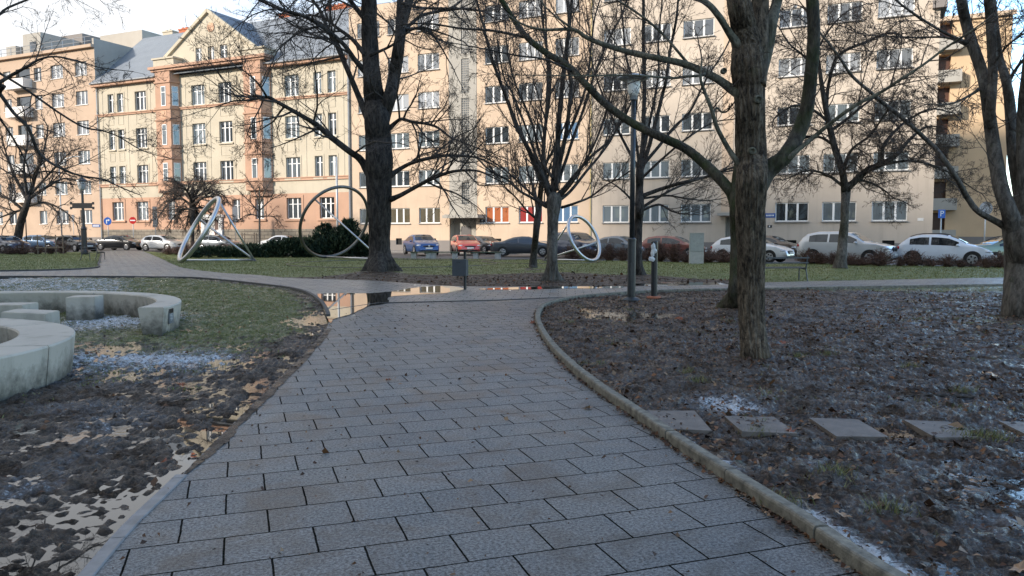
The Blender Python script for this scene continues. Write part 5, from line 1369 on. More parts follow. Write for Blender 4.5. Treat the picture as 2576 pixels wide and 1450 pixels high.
# --- tree behind the lamp
Y6 = at(1605, 696).y
T = tree_obj('park_tree', at(1605, 696), 'bare tree with low spreading boughs standing behind the park lamp')
tr = Tree(Y6, 0.0052, wig=0.12, up=0.09, kids=(7, 4, 3), ratio=(0.5, 0.5, 0.5), ang=(0.65, 0.75, 0.8), leaf=0.01, seed=61)
stem = B_([(962, 1400), (960, 1370), (958, 1300), (958, 1200), (962, 1100), (965, 1050), (965, 950), (966, 880), (970, 800)], 30, 19)
stem = [(x, y, w) for (x, y, _), w in zip(stem, (34, 28, 23, 22, 22, 25, 21, 22, 18))]
mb = limb_mesh(trunk_px(stem, Y6, 8), 28, 0.08, 5.0, 41); flare(mb, at(1606, 697), 0.6, 1.0, 5, 1.4); put(mb, 'trunk', M_BARKD, T)
lim = [
 (B_([(968, 860), (985, 700), (985, 600), (990, 450), (985, 250), (985, 0), (980, -140)], 15, 7), 0, 0.5, 12, 2.2),
 (B_([(968, 880), (1000, 780), (1040, 640), (1080, 480), (1100, 400), (1120, 250), (1150, 100), (1160, 0), (1180, -120)], 13, 5), 0, -1.2, 12, 2.2),
 (B_([(975, 840), (1060, 740), (1140, 640), (1220, 560), (1300, 400), (1390, 260), (1440, 150)], 10, 3), 0, 1.4, 12, 2.2),
 (B_([(970, 990), (1080, 950), (1180, 920), (1250, 905), (1300, 890), (1450, 840), (1560, 830)], 12, 4), 0, -0.8, 14, 1.9),
 (B_([(970, 1050), (1050, 1000), (1120, 960), (1200, 925), (1330, 880), (1480, 850)], 9, 3), 0, 1.0, 12, 1.8),
 (B_([(968, 1065), (1060, 1030), (1120, 1060), (1170, 1075), (1250, 1080)], 7, 2.5), 0, -1.4, 8, 1.4),
 (B_([(960, 850), (900, 740), (830, 600), (780, 480), (730, 330), (700, 180)], 9, 3), 0, 1.5, 11, 2.2),
 (B_([(975, 1000), (1100, 985), (1200, 1000), (1300, 1010), (1380, 1000)], 7, 2), 0, 1.6, 10, 1.6),
 (B_([(965, 830), (940, 640), (950, 460), (900, 300), (880, 100), (860, -60)], 9, 4), 0, -1.4, 10, 2.2),
 (B_([(972, 830), (1020, 600), (1060, 380), (1060, 200), (1080, 0)], 9, 4), 0, 1.8, 10, 2.2),
 (B_([(960, 1050), (900, 980), (840, 930), (780, 900)], 7, 2.5), 0, -0.8, 8, 1.6),
 (B_([(975, 900), (1080, 800), (1200, 700), (1330, 620), (1440, 600)], 8, 3), 0, -1.5, 11, 2.0),
]
for i, (px, d0, d1, n, ln) in enumerate(lim):
    L = limb_pts(px, Y6, d0, d1, seed=i+110, n=6); mb = limb_mesh(L, 10, 0.05, 4.0, i+55)
    put(mb, 'limb', M_BARKD, T); sprout(tr, L, n, ln, r=0.02, start=0.2)
put(tr.t, 'crown', M_TWIG, T); put(tr.l, 'dead_leaves', M_DEADLEAF, T)

# --- gnarled tree with hanging pods before the beige block
C_ = lambda pts, w0, w1: [(1760.4+.5624*x, .5624*y, w0+(w1-w0)*i/(len(pts)-1)) for i, (x, y) in enumerate(pts)]
Y7 = at(2113, 678).y
T = tree_obj('park_tree', at(2113, 678), 'gnarled spreading tree full of tangled twigs and hanging pods before the silver off-roader')
tr = Tree(Y7, 0.0058, wig=0.30, up=-0.02, kids=(9, 6, 4), ratio=(0.5, 0.52, 0.5), ang=(0.9, 0.95, 0.9), leaf=0.02, droop=0.12, seed=71)
stem = [(2113, 682, 46), (2114, 668, 36), (2117, 640, 28), (2121, 600, 24), (2124, 560, 22), (2126, 520, 22), (2128, 485, 26), (2128, 462, 26)]
mb = limb_mesh(trunk_px(stem, Y7, 8), 28, 0.10, 5.0, 61); flare(mb, at(2113, 679), 0.6, 0.35, 5, 0.2); put(mb, 'trunk', M_BARKG, T)
lim = [
 ([(2126, 480, 20), (2118, 430, 19), (2098, 366, 17), (2081, 292, 15), (2067, 214, 12), (2058, 150, 9), (2040, 90, 6), (2030, 30, 4)], 0, 0.6, 17, 2.3),
 ([(2128, 478, 20), (2176, 433, 18), (2210, 416, 17), (2250, 394, 14), (2290, 350, 9), (2330, 320, 5), (2370, 320, 3)], 0, -0.8, 15, 2.2),
 ([(2218, 412, 12), (2222, 370, 10), (2250, 332, 8), (2283, 304, 6.5), (2340, 275, 5), (2400, 285, 3)], -0.4, 1.0, 14, 2.2),
 ([(2205, 418, 9), (2295, 405, 7), (2379, 430, 5), (2440, 470, 3)], -0.4, -1.8, 12, 2.0),
 ([(2078, 280, 10), (2085, 210, 9), (2109, 141, 8.5), (2176, 107, 7), (2238, 84, 5), (2290, 100, 3)], 0.4, -0.6, 15, 2.2),
 ([(2086, 310, 9), (2050, 280, 7), (2000, 265, 5), (1955, 290, 3)], 0.4, -1.4, 11, 2.0),
 ([(2098, 366, 9), (2060, 345, 7), (2010, 350, 5), (1965, 390, 3)], 0.3, 1.6, 11, 2.0),
 ([(2122, 470, 9), (2080, 440, 7), (2030, 430, 5), (1980, 450, 3)], 0, -1.2, 12, 2.0),
 ([(2090, 330, 10), (2130, 300, 8), (2180, 260, 6), (2240, 220, 4), (2300, 205, 3)], 0.4, 1.5, 14, 2.2),
 ([(2060, 180, 8), (2020, 140, 6), (1985, 110, 4), (1960, 70, 3)], 0.6, -0.6, 10, 2.0),
 ([(2130, 470, 9), (2165, 455, 7), (2210, 470, 5), (2250, 500, 3)], 0, 1.4, 11, 1.9),
 ([(2120, 440, 10), (2140, 380, 8), (2190, 340, 6), (2230, 280, 4)], 0.2, -1.8, 13, 2.2),
 ([(2052, 130, 6), (2090, 70, 5), (2130, 30, 4), (2180, 10, 3)], 0.6, 1.2, 10, 2.0),
]
for i, (px, d0, d1, n, ln) in enumerate(lim):
    L = limb_pts(px, Y7, d0, d1, seed=i+130, n=6); mb = limb_mesh(L, 10, 0.07, 4.0, i+75)
    put(mb, 'limb', M_BARKD, T); sprout(tr, L, int(n*1.35), ln, r=0.028, start=0.12, updir=0.0)
for _ in range(500):                                                   # long thin pods hanging from the twigs
    v = tr.t.v[tr.rs.randrange(len(tr.t.v))]; p = Vector(v); ln = tr.rs.uniform(0.12, 0.32)
    tr.l.tube([p, p+Vector((tr.rs.uniform(-.02, .02), 0, -ln*0.5)), p+Vector((tr.rs.uniform(-.04, .04), 0, -ln))], 0.008, 3, cap=False)
put(tr.t, 'crown', M_TWIGW, T); put(tr.l, 'pods', M_DEADLEAF, T)

# --- many-stemmed tree at the edge of the view
Y8 = at(2570, 797).y
T = tree_obj('park_tree', at(2572, 797), 'stout grey many-stemmed tree against the orange block and blue sky')
tr = Tree(Y8, 0.0048, wig=0.17, up=0.03, kids=(7, 5, 3), ratio=(0.48, 0.5, 0.5), leaf=0.04, seed=81)
stem = [(2572, 802, 112), (2572, 770, 98), (2573, 720, 92), (2573, 660, 90), (2573, 610, 92), (2570, 570, 96), (2568, 540, 90)]
mb = limb_mesh(trunk_px(stem, Y8, 10), 48, 0.08, 6.0, 91); put(mb, 'trunk', M_BARKG, T)
lim = [
 ([(2556, 585, 50), (2538, 530, 42), (2520, 478, 39), (2503, 394, 37), (2491, 309, 32), (2480, 225, 30), (2469, 180, 29), (2446, 112, 28), (2430, 56, 27), (2418, 0, 26), (2395, -120, 18)], 0, 0.6, 7, 1.7),
 ([(2488, 320, 26), (2494, 250, 25), (2497, 170, 24), (2492, 56, 24), (2486, -10, 23), (2478, -140, 17)], 0.3, -0.2, 5, 1.7),
 ([(2575, 560, 40), (2562, 478, 30), (2550, 394, 30), (2542, 281, 28), (2532, 208, 24), (2514, 146, 20), (2506, 84, 18), (2497, 0, 17), (2490, -120, 12)], 0, 0.9, 6, 1.7),
 ([(2585, 560, 46), (2576, 480, 36), (2573, 300, 30), (2588, 150, 28), (2600, -20, 22)], 0, -0.5, 6, 1.7),
 ([(2558, 592, 24), (2514, 562, 18), (2463, 534, 16), (2435, 500, 15), (2407, 450, 13.5), (2373, 399, 12.5), (2345, 366, 12), (2283, 309, 11), (2227, 264, 10), (2188, 231, 9), (2143, 191, 8), (2109, 141, 7), (2064, 84, 5)], 0, -0.9, 13, 1.3),
 ([(2440, 112, 12), (2379, 84, 8), (2323, 51, 7), (2266, 11, 5.5), (2230, -20, 4)], 0.45, -0.4, 8, 1.3),
 ([(2436, 115, 9), (2380, 95, 6), (2300, 95, 4.5), (2200, 90, 3)], 0.45, 1.2, 9, 1.2),
 ([(2534, 215, 12), (2552, 180, 9), (2576, 150, 8), (2610, 130, 6)], 0.6, 0.2, 5, 1.3),
 ([(2500, 160, 9), (2530, 120, 6), (2560, 95, 5), (2600, 70, 3)], 0, -0.8, 6, 1.2),
 ([(2478, 215, 12), (2440, 240, 7), (2390, 262, 5), (2340, 262, 3)], 0.4, -0.5, 8, 1.2),
]
for i, (px, d0, d1, n, ln) in enumerate(lim):
    big = px[0][2] > 22
    L = limb_pts(px, Y8, d0, d1, seed=i+150, n=7); mb = limb_mesh(L, 28 if big else 8, 0.06, 5.0, i+95)
    put(mb, 'limb', M_BARKG, T); sprout(tr, L, n, ln, r=0.012, start=0.2, updir=0.1)
put(tr.t, 'crown', M_TWIG, T); put(tr.l, 'dead_leaves', M_DEADLEAF, T)

# --- near tree outside the frame whose boughs reach in, low over the concrete seats
T = tree_obj('park_tree', Vector((-9.2, 9.0, -0.02)), 'bare tree whose long thin boughs reach in across the salmon block')
tr = Tree(9.5, 0.0020, wig=0.20, up=-0.01, kids=(6, 4, 3), ratio=(0.5, 0.5, 0.5), leaf=0.015, droop=0.15, seed=95)
q = [(-9.2, 9.0, -0.1, 0.26), (-9.15, 9.0, 0.8, 0.20), (-9.1, 9.05, 1.8, 0.19), (-9.0, 9.1, 3.0, 0.18), (-8.9, 9.1, 4.6, 0.15), (-8.8, 9.0, 6.4, 0.10), (-8.7, 9.0, 8.5, 0.05)]
L0 = crom(q, 8); mb = limb_mesh(L0, 32, 0.08, 6.0, 101); put(mb, 'trunk', M_BARKD, T); sprout(tr, L0, 9, 2.6, start=0.5, r=0.03)
def from_trunk(z, px, Y, d1):
    L = limb_pts(px, Y, 0, d1, seed=int(px[1][1])); s = L[0]
    b = np.array((-9.05, 9.05, z, s[3]*1.6)); return crom([tuple(b), tuple(b*0.5+np.array(s)*0.5+np.array((0, 0, 0.15, 0)))]+[tuple(x) for x in L[::6]]+[tuple(L[-1])], 5)
for z, px, Yl, d1, n, ln in (
 (2.6, [(-20, 215, 11), (0, 237, 10), (35, 285, 9), (70, 320, 8.5), (90, 370, 8), (107, 395, 7.5), (145, 420, 6.5), (200, 442, 5.5), (260, 452, 4.5), (300, 470, 3), (350, 490, 2)], 9.0, 0.8, 15, 0.75),
 (3.2, [(-40, 160, 8), (0, 185, 7), (50, 215, 6.5), (100, 250, 6), (150, 285, 5.5), (210, 320, 5), (260, 330, 4), (300, 345, 3.5), (360, 380, 2.6), (430, 400, 1.8)], 9.4, 0.2, 15, 0.7),
 (2.8, [(-40, 225, 12), (0, 207, 11), (25, 192, 9.5), (65, 170, 7.5), (100, 150, 6), (140, 143, 5), (200, 155, 4), (250, 170, 3), (330, 180, 2)], 8.8, -0.5, 12, 0.7),
 (3.6, [(-60, 60, 7), (20, 20, 6), (100, -10, 5), (180, -20, 4), (300, -15, 3)], 9.2, 0.3, 9, 0.8),
 (2.2, [(-40, 260, 8), (0, 300, 6), (40, 360, 5), (70, 420, 4), (80, 480, 2.5)], 9.6, 1.2, 10, 0.7)):
    L = from_trunk(z, px, Yl, d1); mb = limb_mesh(L, 10, 0.05, 4.0, int(z*10)); put(mb, 'limb', M_BARKD, T); sprout(tr, L, n, ln, r=0.008, start=0.3, updir=0.02)
put(tr.t, 'crown', M_TWIG, T); put(tr.l, 'dead_leaves', M_DEADLEAF, T)

# --- far trees along the street
def far_tree(px0, stem, limbs, label, seed, prm, lname='street_tree', mat=M_BARKD, kn=8, ln=2.2, tw=M_TWIG, group=None):
    Y = at(*px0).y; T = tree_obj(lname, at(*px0), label, group); tr = Tree(Y, seed=seed, **prm)
    L0 = trunk_px(stem, Y, 6); mb = limb_mesh(L0, 16, 0.08, 4.0, seed); put(mb, 'trunk', mat, T)
    for i, px in enumerate(limbs):
        d = random.Random(seed*31+i).uniform(-2, 2); L = limb_pts(px, Y, 0, d, seed=seed*7+i); put(limb_mesh(L, 8, 0.05, 4.0, i), 'limb', mat, T); sprout(tr, L, kn, ln, start=0.15)
    put(tr.t, 'crown', tw, T)
    if tr.l.v: put(tr.l, 'dead_leaves', M_DEADLEAF, T)
    return T
far_tree((38, 633), [(38, 636, 26), (44, 605, 22), (52, 560, 20), (66, 520, 17), (74, 490, 14)], [
  [(74, 495, 12), (90, 440, 9), (110, 380, 6), (120, 330, 4)], [(70, 505, 11), (40, 450, 8), (20, 400, 5), (5, 350, 3)], [(72, 500, 11), (120, 470, 7), (160, 450, 5), (200, 455, 3)], [(60, 530, 9), (20, 500, 7), (-30, 490, 4)],
  [(66, 520, 9), (110, 510, 7), (160, 530, 4), (190, 560, 3)], [(70, 500, 9), (60, 420, 7), (70, 350, 5), (60, 280, 3)], [(64, 525, 8), (20, 540, 5), (-30, 560, 3)], [(76, 490, 8), (140, 420, 5), (180, 380, 3)]],
  'leaning dark tree with a dense twiggy crown before the salmon block', 5, dict(twig_r=0.0095, wig=0.22, up=0.0, kids=(7, 4, 3), ratio=(0.5, 0.5, 0.5)), kn=10, ln=3.0)
far_tree((484, 633), [(484, 636, 11), (484, 600, 10), (484, 560, 11), (484, 520, 16), (484, 500, 14), (485, 480, 7), (486, 462, 4)], [
  [(484, 520, 8), (455, 500, 6), (425, 510, 4), (400, 545, 3)], [(484, 515, 8), (520, 495, 6), (550, 505, 4), (572, 540, 3)], [(484, 505, 8), (450, 480, 5), (415, 485, 3)], [(484, 505, 8), (525, 478, 5), (560, 490, 3)],
  [(484, 510, 8), (470, 480, 5), (450, 460, 3)], [(484, 510, 8), (500, 478, 5), (520, 462, 3)], [(484, 525, 7), (455, 530, 5), (430, 555, 3)], [(484, 525, 7), (515, 525, 5), (545, 555, 3)], [(484, 520, 8), (478, 530, 6), (470, 560, 3)], [(484, 515, 8), (495, 530, 6), (500, 565, 3)]],
  'mop-headed pollard tree with drooping twigs behind the slanted steel ring', 6, dict(twig_r=0.012, wig=0.16, up=-0.10, kids=(8, 5, 2), ratio=(0.5, 0.5, 0.5), droop=0.35), kn=15, ln=1.9)
far_tree((653, 632), [(653, 635, 6), (653, 590, 5.5), (653, 540, 5), (653, 500, 4), (653, 470, 3)], [
  [(653, 535, 4), (630, 510, 3), (610, 490, 2)], [(653, 530, 4), (680, 505, 3), (705, 490, 2)], [(653, 515, 4), (640, 480, 3), (625, 455, 2)], [(653, 515, 4), (670, 475, 3), (685, 450, 2)], [(653, 545, 4), (625, 540, 3), (600, 555, 2)], [(653, 545, 4), (685, 545, 3), (705, 560, 2)]],
  'young staked tree with a thin stem before the terracotta bay', 8, dict(twig_r=0.009, wig=0.2, up=-0.02, kids=(6, 4, 2), ratio=(0.5, 0.5, 0.5), droop=0.2), kn=8, ln=1.6, mat=M_BARKG, tw=M_TWIGW)
# ------------------------------------------------------------------ things in the park
M_STEEL = plain('brushed_steel', (0.55, 0.55, 0.55), 0.32, metal=0.85, var=0.06, nscale=8.0)
M_STEELD = plain('weathered_steel', (0.15, 0.143, 0.13), 0.4, metal=0.8, var=0.2, nscale=4.0)
M_BLACK = plain('black_paint', (0.018, 0.019, 0.021), 0.35, var=0.2)
M_POLE = plain('dark_green_grey_paint', (0.030, 0.034, 0.036), 0.35, var=0.25, nscale=9.0)
def concrete():
    m = plaster('cast_concrete', (0.50, 0.445, 0.365), 0.85, (0.22, 0.195, 0.155)); nt = m.node_tree; L = nt.links; b = nt.nodes['Principled BSDF']
    src = b.inputs['Base Color'].links[0].from_socket
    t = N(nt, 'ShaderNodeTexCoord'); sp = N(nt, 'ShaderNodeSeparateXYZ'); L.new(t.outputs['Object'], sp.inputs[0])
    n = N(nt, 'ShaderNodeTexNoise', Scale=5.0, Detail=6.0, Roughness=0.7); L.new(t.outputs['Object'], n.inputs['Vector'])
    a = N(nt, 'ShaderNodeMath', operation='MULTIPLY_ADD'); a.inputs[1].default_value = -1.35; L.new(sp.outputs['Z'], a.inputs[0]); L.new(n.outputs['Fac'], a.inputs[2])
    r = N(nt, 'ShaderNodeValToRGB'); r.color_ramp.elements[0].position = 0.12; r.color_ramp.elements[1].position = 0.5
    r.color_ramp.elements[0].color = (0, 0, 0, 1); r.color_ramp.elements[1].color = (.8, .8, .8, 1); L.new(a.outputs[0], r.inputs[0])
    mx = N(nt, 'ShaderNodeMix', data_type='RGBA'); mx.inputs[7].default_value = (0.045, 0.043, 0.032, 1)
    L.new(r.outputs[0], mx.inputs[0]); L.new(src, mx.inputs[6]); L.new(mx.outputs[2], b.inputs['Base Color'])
    return m
M_CONC = concrete()                                                 # algae and splashed mud along the foot
M_CONCL = plain('pale_concrete', (0.40, 0.39, 0.36), 0.8, var=0.15, bump=0.2)
M_SLAB = plain('stepping_slab', (0.135, 0.115, 0.098), 0.6, var=0.3, nscale=8.0, bump=0.5, bscale=80)
M_OPAL = plain('opal_glass', (0.88, 0.86, 0.80), 0.3, var=0.03)
M_HATL = plain('lamp_hat', (0.30, 0.31, 0.31), 0.4, var=0.1)
M_CAB = plain('cabinet_grey', (0.33, 0.34, 0.32), 0.6, var=0.12, nscale=7.0)
M_BIN = plain('bin_graphite', (0.060, 0.068, 0.078), 0.4, var=0.12)
M_GREENW = plain('green_bench_paint', (0.055, 0.085, 0.058), 0.5, var=0.3)
M_BENCHG = plain('bench_steel', (0.050, 0.058, 0.065), 0.4, var=0.1)
M_SIGNB = plain('sign_blue', (0.010, 0.10, 0.42), 0.35, var=0.05)
M_SIGNR = plain('sign_red', (0.50, 0.010, 0.012), 0.35, var=0.05)
M_SIGNG = plain('sign_back_grey', (0.26, 0.27, 0.28), 0.5, var=0.1)
M_POSTL = plain('pale_post', (0.42, 0.43, 0.43), 0.5, metal=0.3, var=0.1)
M_WOOD = plain('weathered_stake', (0.16, 0.12, 0.085), 0.8, var=0.3, nscale=9.0)
M_TERRA = plain('terracotta_ring', (0.32, 0.11, 0.055), 0.8, var=0.2)
M_BAG = plain('white_plastic', (0.62, 0.62, 0.62), 0.4, var=0.1)

def cone_ring(name, label, G, A, Rr, tube, bar, angs, roll=0.0):
    """steel hoop standing on the ground at G, three bars run from it to a foot at A"""
    G, A = Vector((G.x, G.y, 0)), Vector((A.x, A.y, 0)); d = (G-A); Ln = d.length; d.normalize()
    al = math.asin(min(0.95, Rr/Ln)); up = Vector((0, 0, 1))
    ax = (d*math.cos(al)+up*math.sin(al)); C = A+ax*Ln*math.cos(al)+up*tube
    e2 = (up*math.cos(al)-d*math.sin(al)); e1 = ax.cross(e2)
    T = empty(name, G, 0, label, 'sculpture', 'steel hoop sculptures on the lawn')
    mb = MB(); S_, s_ = 72, 14
    for i in range(S_):
        a = 6.28318*i/S_; rd = e1*math.cos(a)+e2*math.sin(a)
        for j in range(s_):
            b = 6.28318*j/s_; mb.v.append(tuple(C+rd*(Rr+tube*math.cos(b))+ax*(tube*math.sin(b))))
    for i in range(S_):
        for j in range(s_):
            mb.f.append((i*s_+j, ((i+1) % S_)*s_+j, ((i+1) % S_)*s_+(j+1) % s_, i*s_+(j+1) % s_)); mb.m.append(0)
    put(mb, 'hoop', M_STEELD if Rr > 2.2 else M_STEEL, T)
    for a in angs:
        a = R(a); q = C+(e1*math.cos(a)+e2*math.sin(a))*Rr; k = MB(); k.tube([q, A+up*0.08], bar, 10); put(k, 'bar', M_STEEL, T)
    k = MB(); k.lathe([(0.16, 0), (0.16, 0.04), (0.10, 0.05), (0.09, 0.14)], 12, tuple(A)); put(k, 'foot_plate', M_STEELD, T)
    k = MB(); gc = G-d*0.0; n_ = 60
    for i in range(n_):
        pass
    return T
cone_ring('hoop_sculpture', 'slanted steel hoop on three bars beside the branch path, before the pollard tree', at(455, 661), at(639, 657.5), 2.0, 0.125, 0.062, (90, 265, 20))
cone_ring('hoop_sculpture', 'largest steel hoop framing the dark juniper beside the big tree', at(822, 650.5), at(958, 656), 2.42, 0.10, 0.055, (140, 268, 25))
cone_ring('hoop_sculpture', 'smallest steel hoop leaning towards the trees in front of the barberry hedge', at(1490, 660), at(1370, 656.7), 1.36, 0.095, 0.05, (75, 270, 190))
for (px, py, rx) in ((1360, 660, 3.3), (990, 665, 5.4)):
    k = MB(); c = at(px, py); n_ = 64; pts = [c+Vector((math.cos(6.2832*i/n_)*rx, math.sin(6.2832*i/n_)*rx, 0.055)) for i in range(n_+1)]
    k.tube(pts, 0.016, 6, cap=False); o = k.build('lawn_ring', M_STEELD, smooth=True); tag(o, 'thin steel ring laid flat in the lawn '+('near the smallest hoop' if rx < 4 else 'round the big dark tree'), 'ring', 'steel rings set in the lawn')

# ---- concrete seats
def arc_seat(label, c, Ro, th, a0, a1, joints, plaque=None, H=0.42):
    T = empty('curved_bench', (c[0], c[1], 0), 0, label, 'bench', 'curved concrete seats')
    edges = [a0]+joints+[a1]
    for s0, s1 in zip(edges, edges[1:]):
        mb = MB(); n = max(6, int(abs(s1-s0)/4)); g = 0.25
        prof = [(Ro-0.055, -0.06), (Ro-0.004, H-0.02), (Ro-0.018, H), (Ro-th+0.016, H), (Ro-th, H-0.02), (Ro-th+0.07, -0.06)]
        m_ = len(prof)
        for i in range(n+1):
            a = R(s0+g+(s1-s0-2*g)*i/n)
            for r_, z in prof: mb.v.append((math.cos(a)*r_, math.sin(a)*r_, z))
        for i in range(n):
            for j in range(m_):
                j2 = (j+1) % m_; mb.f.append((i*m_+j, (i+1)*m_+j, (i+1)*m_+j2, i*m_+j2)); mb.m.append(0)
        mb.f.append(tuple(range(m_))); mb.m.append(0); mb.f.append(tuple(range(n*m_+m_-1, n*m_-1, -1))); mb.m.append(0)
        o = mb.build('seat_segment', M_CONC, T, fix=True)
    if plaque:
        a = R(plaque); nrm = Vector((math.cos(a), math.sin(a), 0)); tg = Vector((-nrm.y, nrm.x, 0)); cc = nrm*(Ro-0.012)+Vector((0, 0, 0.25))
        k = MB(); k.obox(cc, tg*0.105, nrm*0.008, Vector((0, 0, 0.12))); p = k.build('plaque', plain('plaque_grey', (0.14, 0.15, 0.16), 0.4), T)
        k = MB(); k.obox(cc+nrm*0.010+Vector((0, 0, 0.085)), tg*0.103, nrm*0.002, Vector((0, 0, 0.033))); k.build('plaque_header', M_BLACK, p)
        k = MB()
        for i in range(5): k.obox(cc+nrm*0.010+Vector((0, 0, 0.03-i*0.024)), tg*(0.06, 0.07, 0.05, 0.066, 0.03)[i], nrm*0.0015, Vector((0, 0, 0.004)))
        k.build('lettering', M_SILLW, p)
arc_seat('far C-shaped concrete seat with a small plaque on its end', (-9.37, 12.25), 3.80, 0.42, 1.5, 215, [43, 73, 115, 160], plaque=6.5)
arc_seat('near C-shaped concrete seat, stained dark along its foot', (-8.08, 7.84), 3.17, 0.60, -100, 150, [-40, 6.5, 51, 98], None, 0.41)
def cube_seat(label, c, w, d, h, rz, slope=0.0):
    mb = MB(); x, y = w/2, d/2; e = 0.012
    z = lambda sx, sy: h+slope*sx
    v = [(-x, -y, -0.06), (x, -y, -0.06), (x, y, -0.06), (-x, y, -0.06), (-x, -y, z(-1, -1)), (x, -y, z(1, -1)), (x, y, z(1, 1)), (-x, y, z(-1, 1))]
    mb.v = v
    for q in ((0, 3, 2, 1), (4, 5, 6, 7), (0, 1, 5, 4), (1, 2, 6, 5), (2, 3, 7, 6), (3, 0, 4, 7)): mb.f.append(q); mb.m.append(0)
    me = mb.mesh('concrete_cube', M_CONC); bm = bmesh.new(); bm.from_mesh(me); bmesh.ops.bevel(bm, geom=bm.edges[:], offset=e, segments=2, affect='EDGES'); bm.to_mesh(me); bm.free()
    o = link('concrete_cube', me, None, (c[0], c[1], 0), (0, 0, rz)); tag(o, label, 'seat', 'concrete cube seats')
c = at(192, 806); cube_seat('upright concrete cube seat standing alone inside the far ring', (c.x-0.02, c.y+0.35), 0.50, 0.55, 0.42, R(12))
cube_seat('concrete cube seat with a sloping top beside the near ring', (-7.45, 11.95), 0.62, 0.55, 0.40, R(10), -0.02)
cube_seat('concrete cube seat nearest the frame edge inside the far ring', (-8.55, 13.1), 0.72, 0.55, 0.41, R(6))
# ---- stepping slabs
for i, (q, lab) in enumerate(((((1622, 1033), (1747, 1033), (1791, 1080), (1668, 1075)), 'sandy stepping slab lying against the kerb'), (((1822, 1045), (1947, 1046), (2007, 1089), (1866, 1085)), 'stepping slab second from the kerb, a brown leaf at its corner'),
      (((2035, 1050), (2158, 1055), (2236, 1097), (2104, 1094)), 'stepping slab third from the kerb, in the middle of the row'), (((2273, 1053), (2388, 1060), (2462, 1099), (2354, 1099)), 'pale stepping slab fourth from the kerb with grass at its corner'),
      (((2513, 1057), (2626, 1062), (2710, 1100), (2600, 1101)), 'wet stepping slab farthest from the kerb, cut by the picture edge'))):
    pts = [at(x, y, 0.028) for x, y in q]; cc = sum(pts, Vector())/4
    mb = MB(); mb.prism([(p.x-cc.x, p.y-cc.y) for p in reversed(pts)], -0.05, 0.0)
    o = mb.build('stepping_slab', M_SLAB, None, loc=(cc.x, cc.y, 0.022), rot=(R(random.uniform(-1, 1)), R(random.uniform(-1, 1)), 0), fix=True); tag(o, lab, 'slab', 'stepping slabs across the mud')
# ---- park lamp
b = at(1588, 757); Yl = b.y
T = empty('park_lamp', (b.x, b.y, 0), 0, 'tall park lamp with an opal cup and saucer hat beside the path', 'lamp')
H = atY(1590, 187, Yl).z
k = MB(); k.lathe([(0.24, 0), (0.24, 0.03), (0.17, 0.07), (0.12, 0.09)], 24); k.build('base', M_POLE, T, smooth=False)
k = MB(); k.lathe([(0.098, 0.05), (0.098, 1.42), (0.104, 1.43), (0.104, 1.47), (0.07, 1.50)], 24); k.box(-0.04, 0.04, -0.102, -0.097, 0.5, 0.9); k.build('sleeve', M_POLE, T, smooth=False)
hp = atY(1592, 250, Yl).z
k = MB(); k.lathe([(0.062, 1.48), (0.055, hp)], 20); k.build('pole', M_POLE, T, smooth=True)
k = MB(); k.lathe([(0.075, hp-0.02), (0.095, hp), (0.09, hp+0.07), (0.10, hp+0.075)], 20); k.build('collar', M_HATL, T, smooth=True)
k = MB(); k.lathe([(0.09, hp+0.075), (0.135, hp+0.16), (0.155, hp+0.32), (0.166, hp+0.50), (0.166, H-0.11)], 24); k.build('lamp_shade', M_OPAL, T, smooth=True)
k = MB(); k.lathe([(0.10, H-0.115), (0.30, H-0.13), (0.37, H-0.10), (0.36, H-0.075), (0.22, H-0.05), (0.17, H-0.01), (0.06, H)], 28); k.build('lamp_hat', M_HATL, T, smooth=True)
# ---- short black post with torn bag
b = at(1645, 752)
T = empty('bollard', (b.x, b.y, 0), 0, 'waist-high black post with a torn white bag and an orange ring at its foot', 'post')
k = MB(); k.lathe([(0.078, 0), (0.078, 1.18), (0.084, 1.19), (0.084, 1.40), (0.07, 1.42)], 18); k.build('post', M_BLACK, T)
k = MB(); k.lathe([(0.17, 0.0), (0.19, 0.02), (0.17, 0.06), (0.10, 0.07)], 20); k.build('foot_ring', M_TERRA, T)
mb = MB(); 
for (ox, oz, sx, sz) in ((-0.045, 1.28, 0.055, 0.10), (-0.06, 1.12, 0.05, 0.09), (-0.085, 0.98, 0.075, 0.06), (-0.02, 1.18, 0.06, 0.07)):
    mb.ball((ox, -0.075, oz), sx, 0.03, sz, 12, 8)
for i, v in enumerate(mb.v):
    n_ = noise.noise(Vector(v)*22); mb.v[i] = (v[0]+0.03*n_, v[1]-0.02*abs(n_), v[2]+0.03*noise.noise(Vector(v)*17+Vector((4, 0, 0))))
o = mb.build('plastic_bag', M_BAG, None, loc=(b.x, b.y, 0)); tag(o, 'crumpled white plastic bag stuck on the black post', 'bag')
# ---- litter bin
b = at(1170, 729)
T = empty('litter_bin', (b.x, b.y, 0), R(-14), 'graphite box litter bin on a black post with a roof plate', 'bin')
z0, z1 = atY(1165, 694, b.y).z, atY(1165, 652, b.y).z; zt = atY(1170, 628, b.y).z
k = MB(); k.tube([(0, 0, -0.05), (0, 0, zt-0.02)], 0.042, 12); k.build('post', M_BLACK, T)
k = MB(); k.box(-0.30, 0.06, -0.26, -0.045, z0, z1); k.build('bin_box', M_BIN, T)
k = MB(); k.box(0.063, 0.11, -0.26, -0.045, z0+0.01, z1-0.01); k.build('side_panel', M_BIN, T)
k = MB(); k.box(-0.16, -0.06, -0.268, -0.262, z1-0.09, z1-0.075); k.build('slot', M_BLACK, T)
k = MB(); k.box(-0.17, 0.17, -0.20, 0.14, zt-0.03, zt); k.box(-0.13, 0.13, -0.16, 0.10, zt-0.06, zt-0.032); k.build('roof_plate', M_BLACK, T)
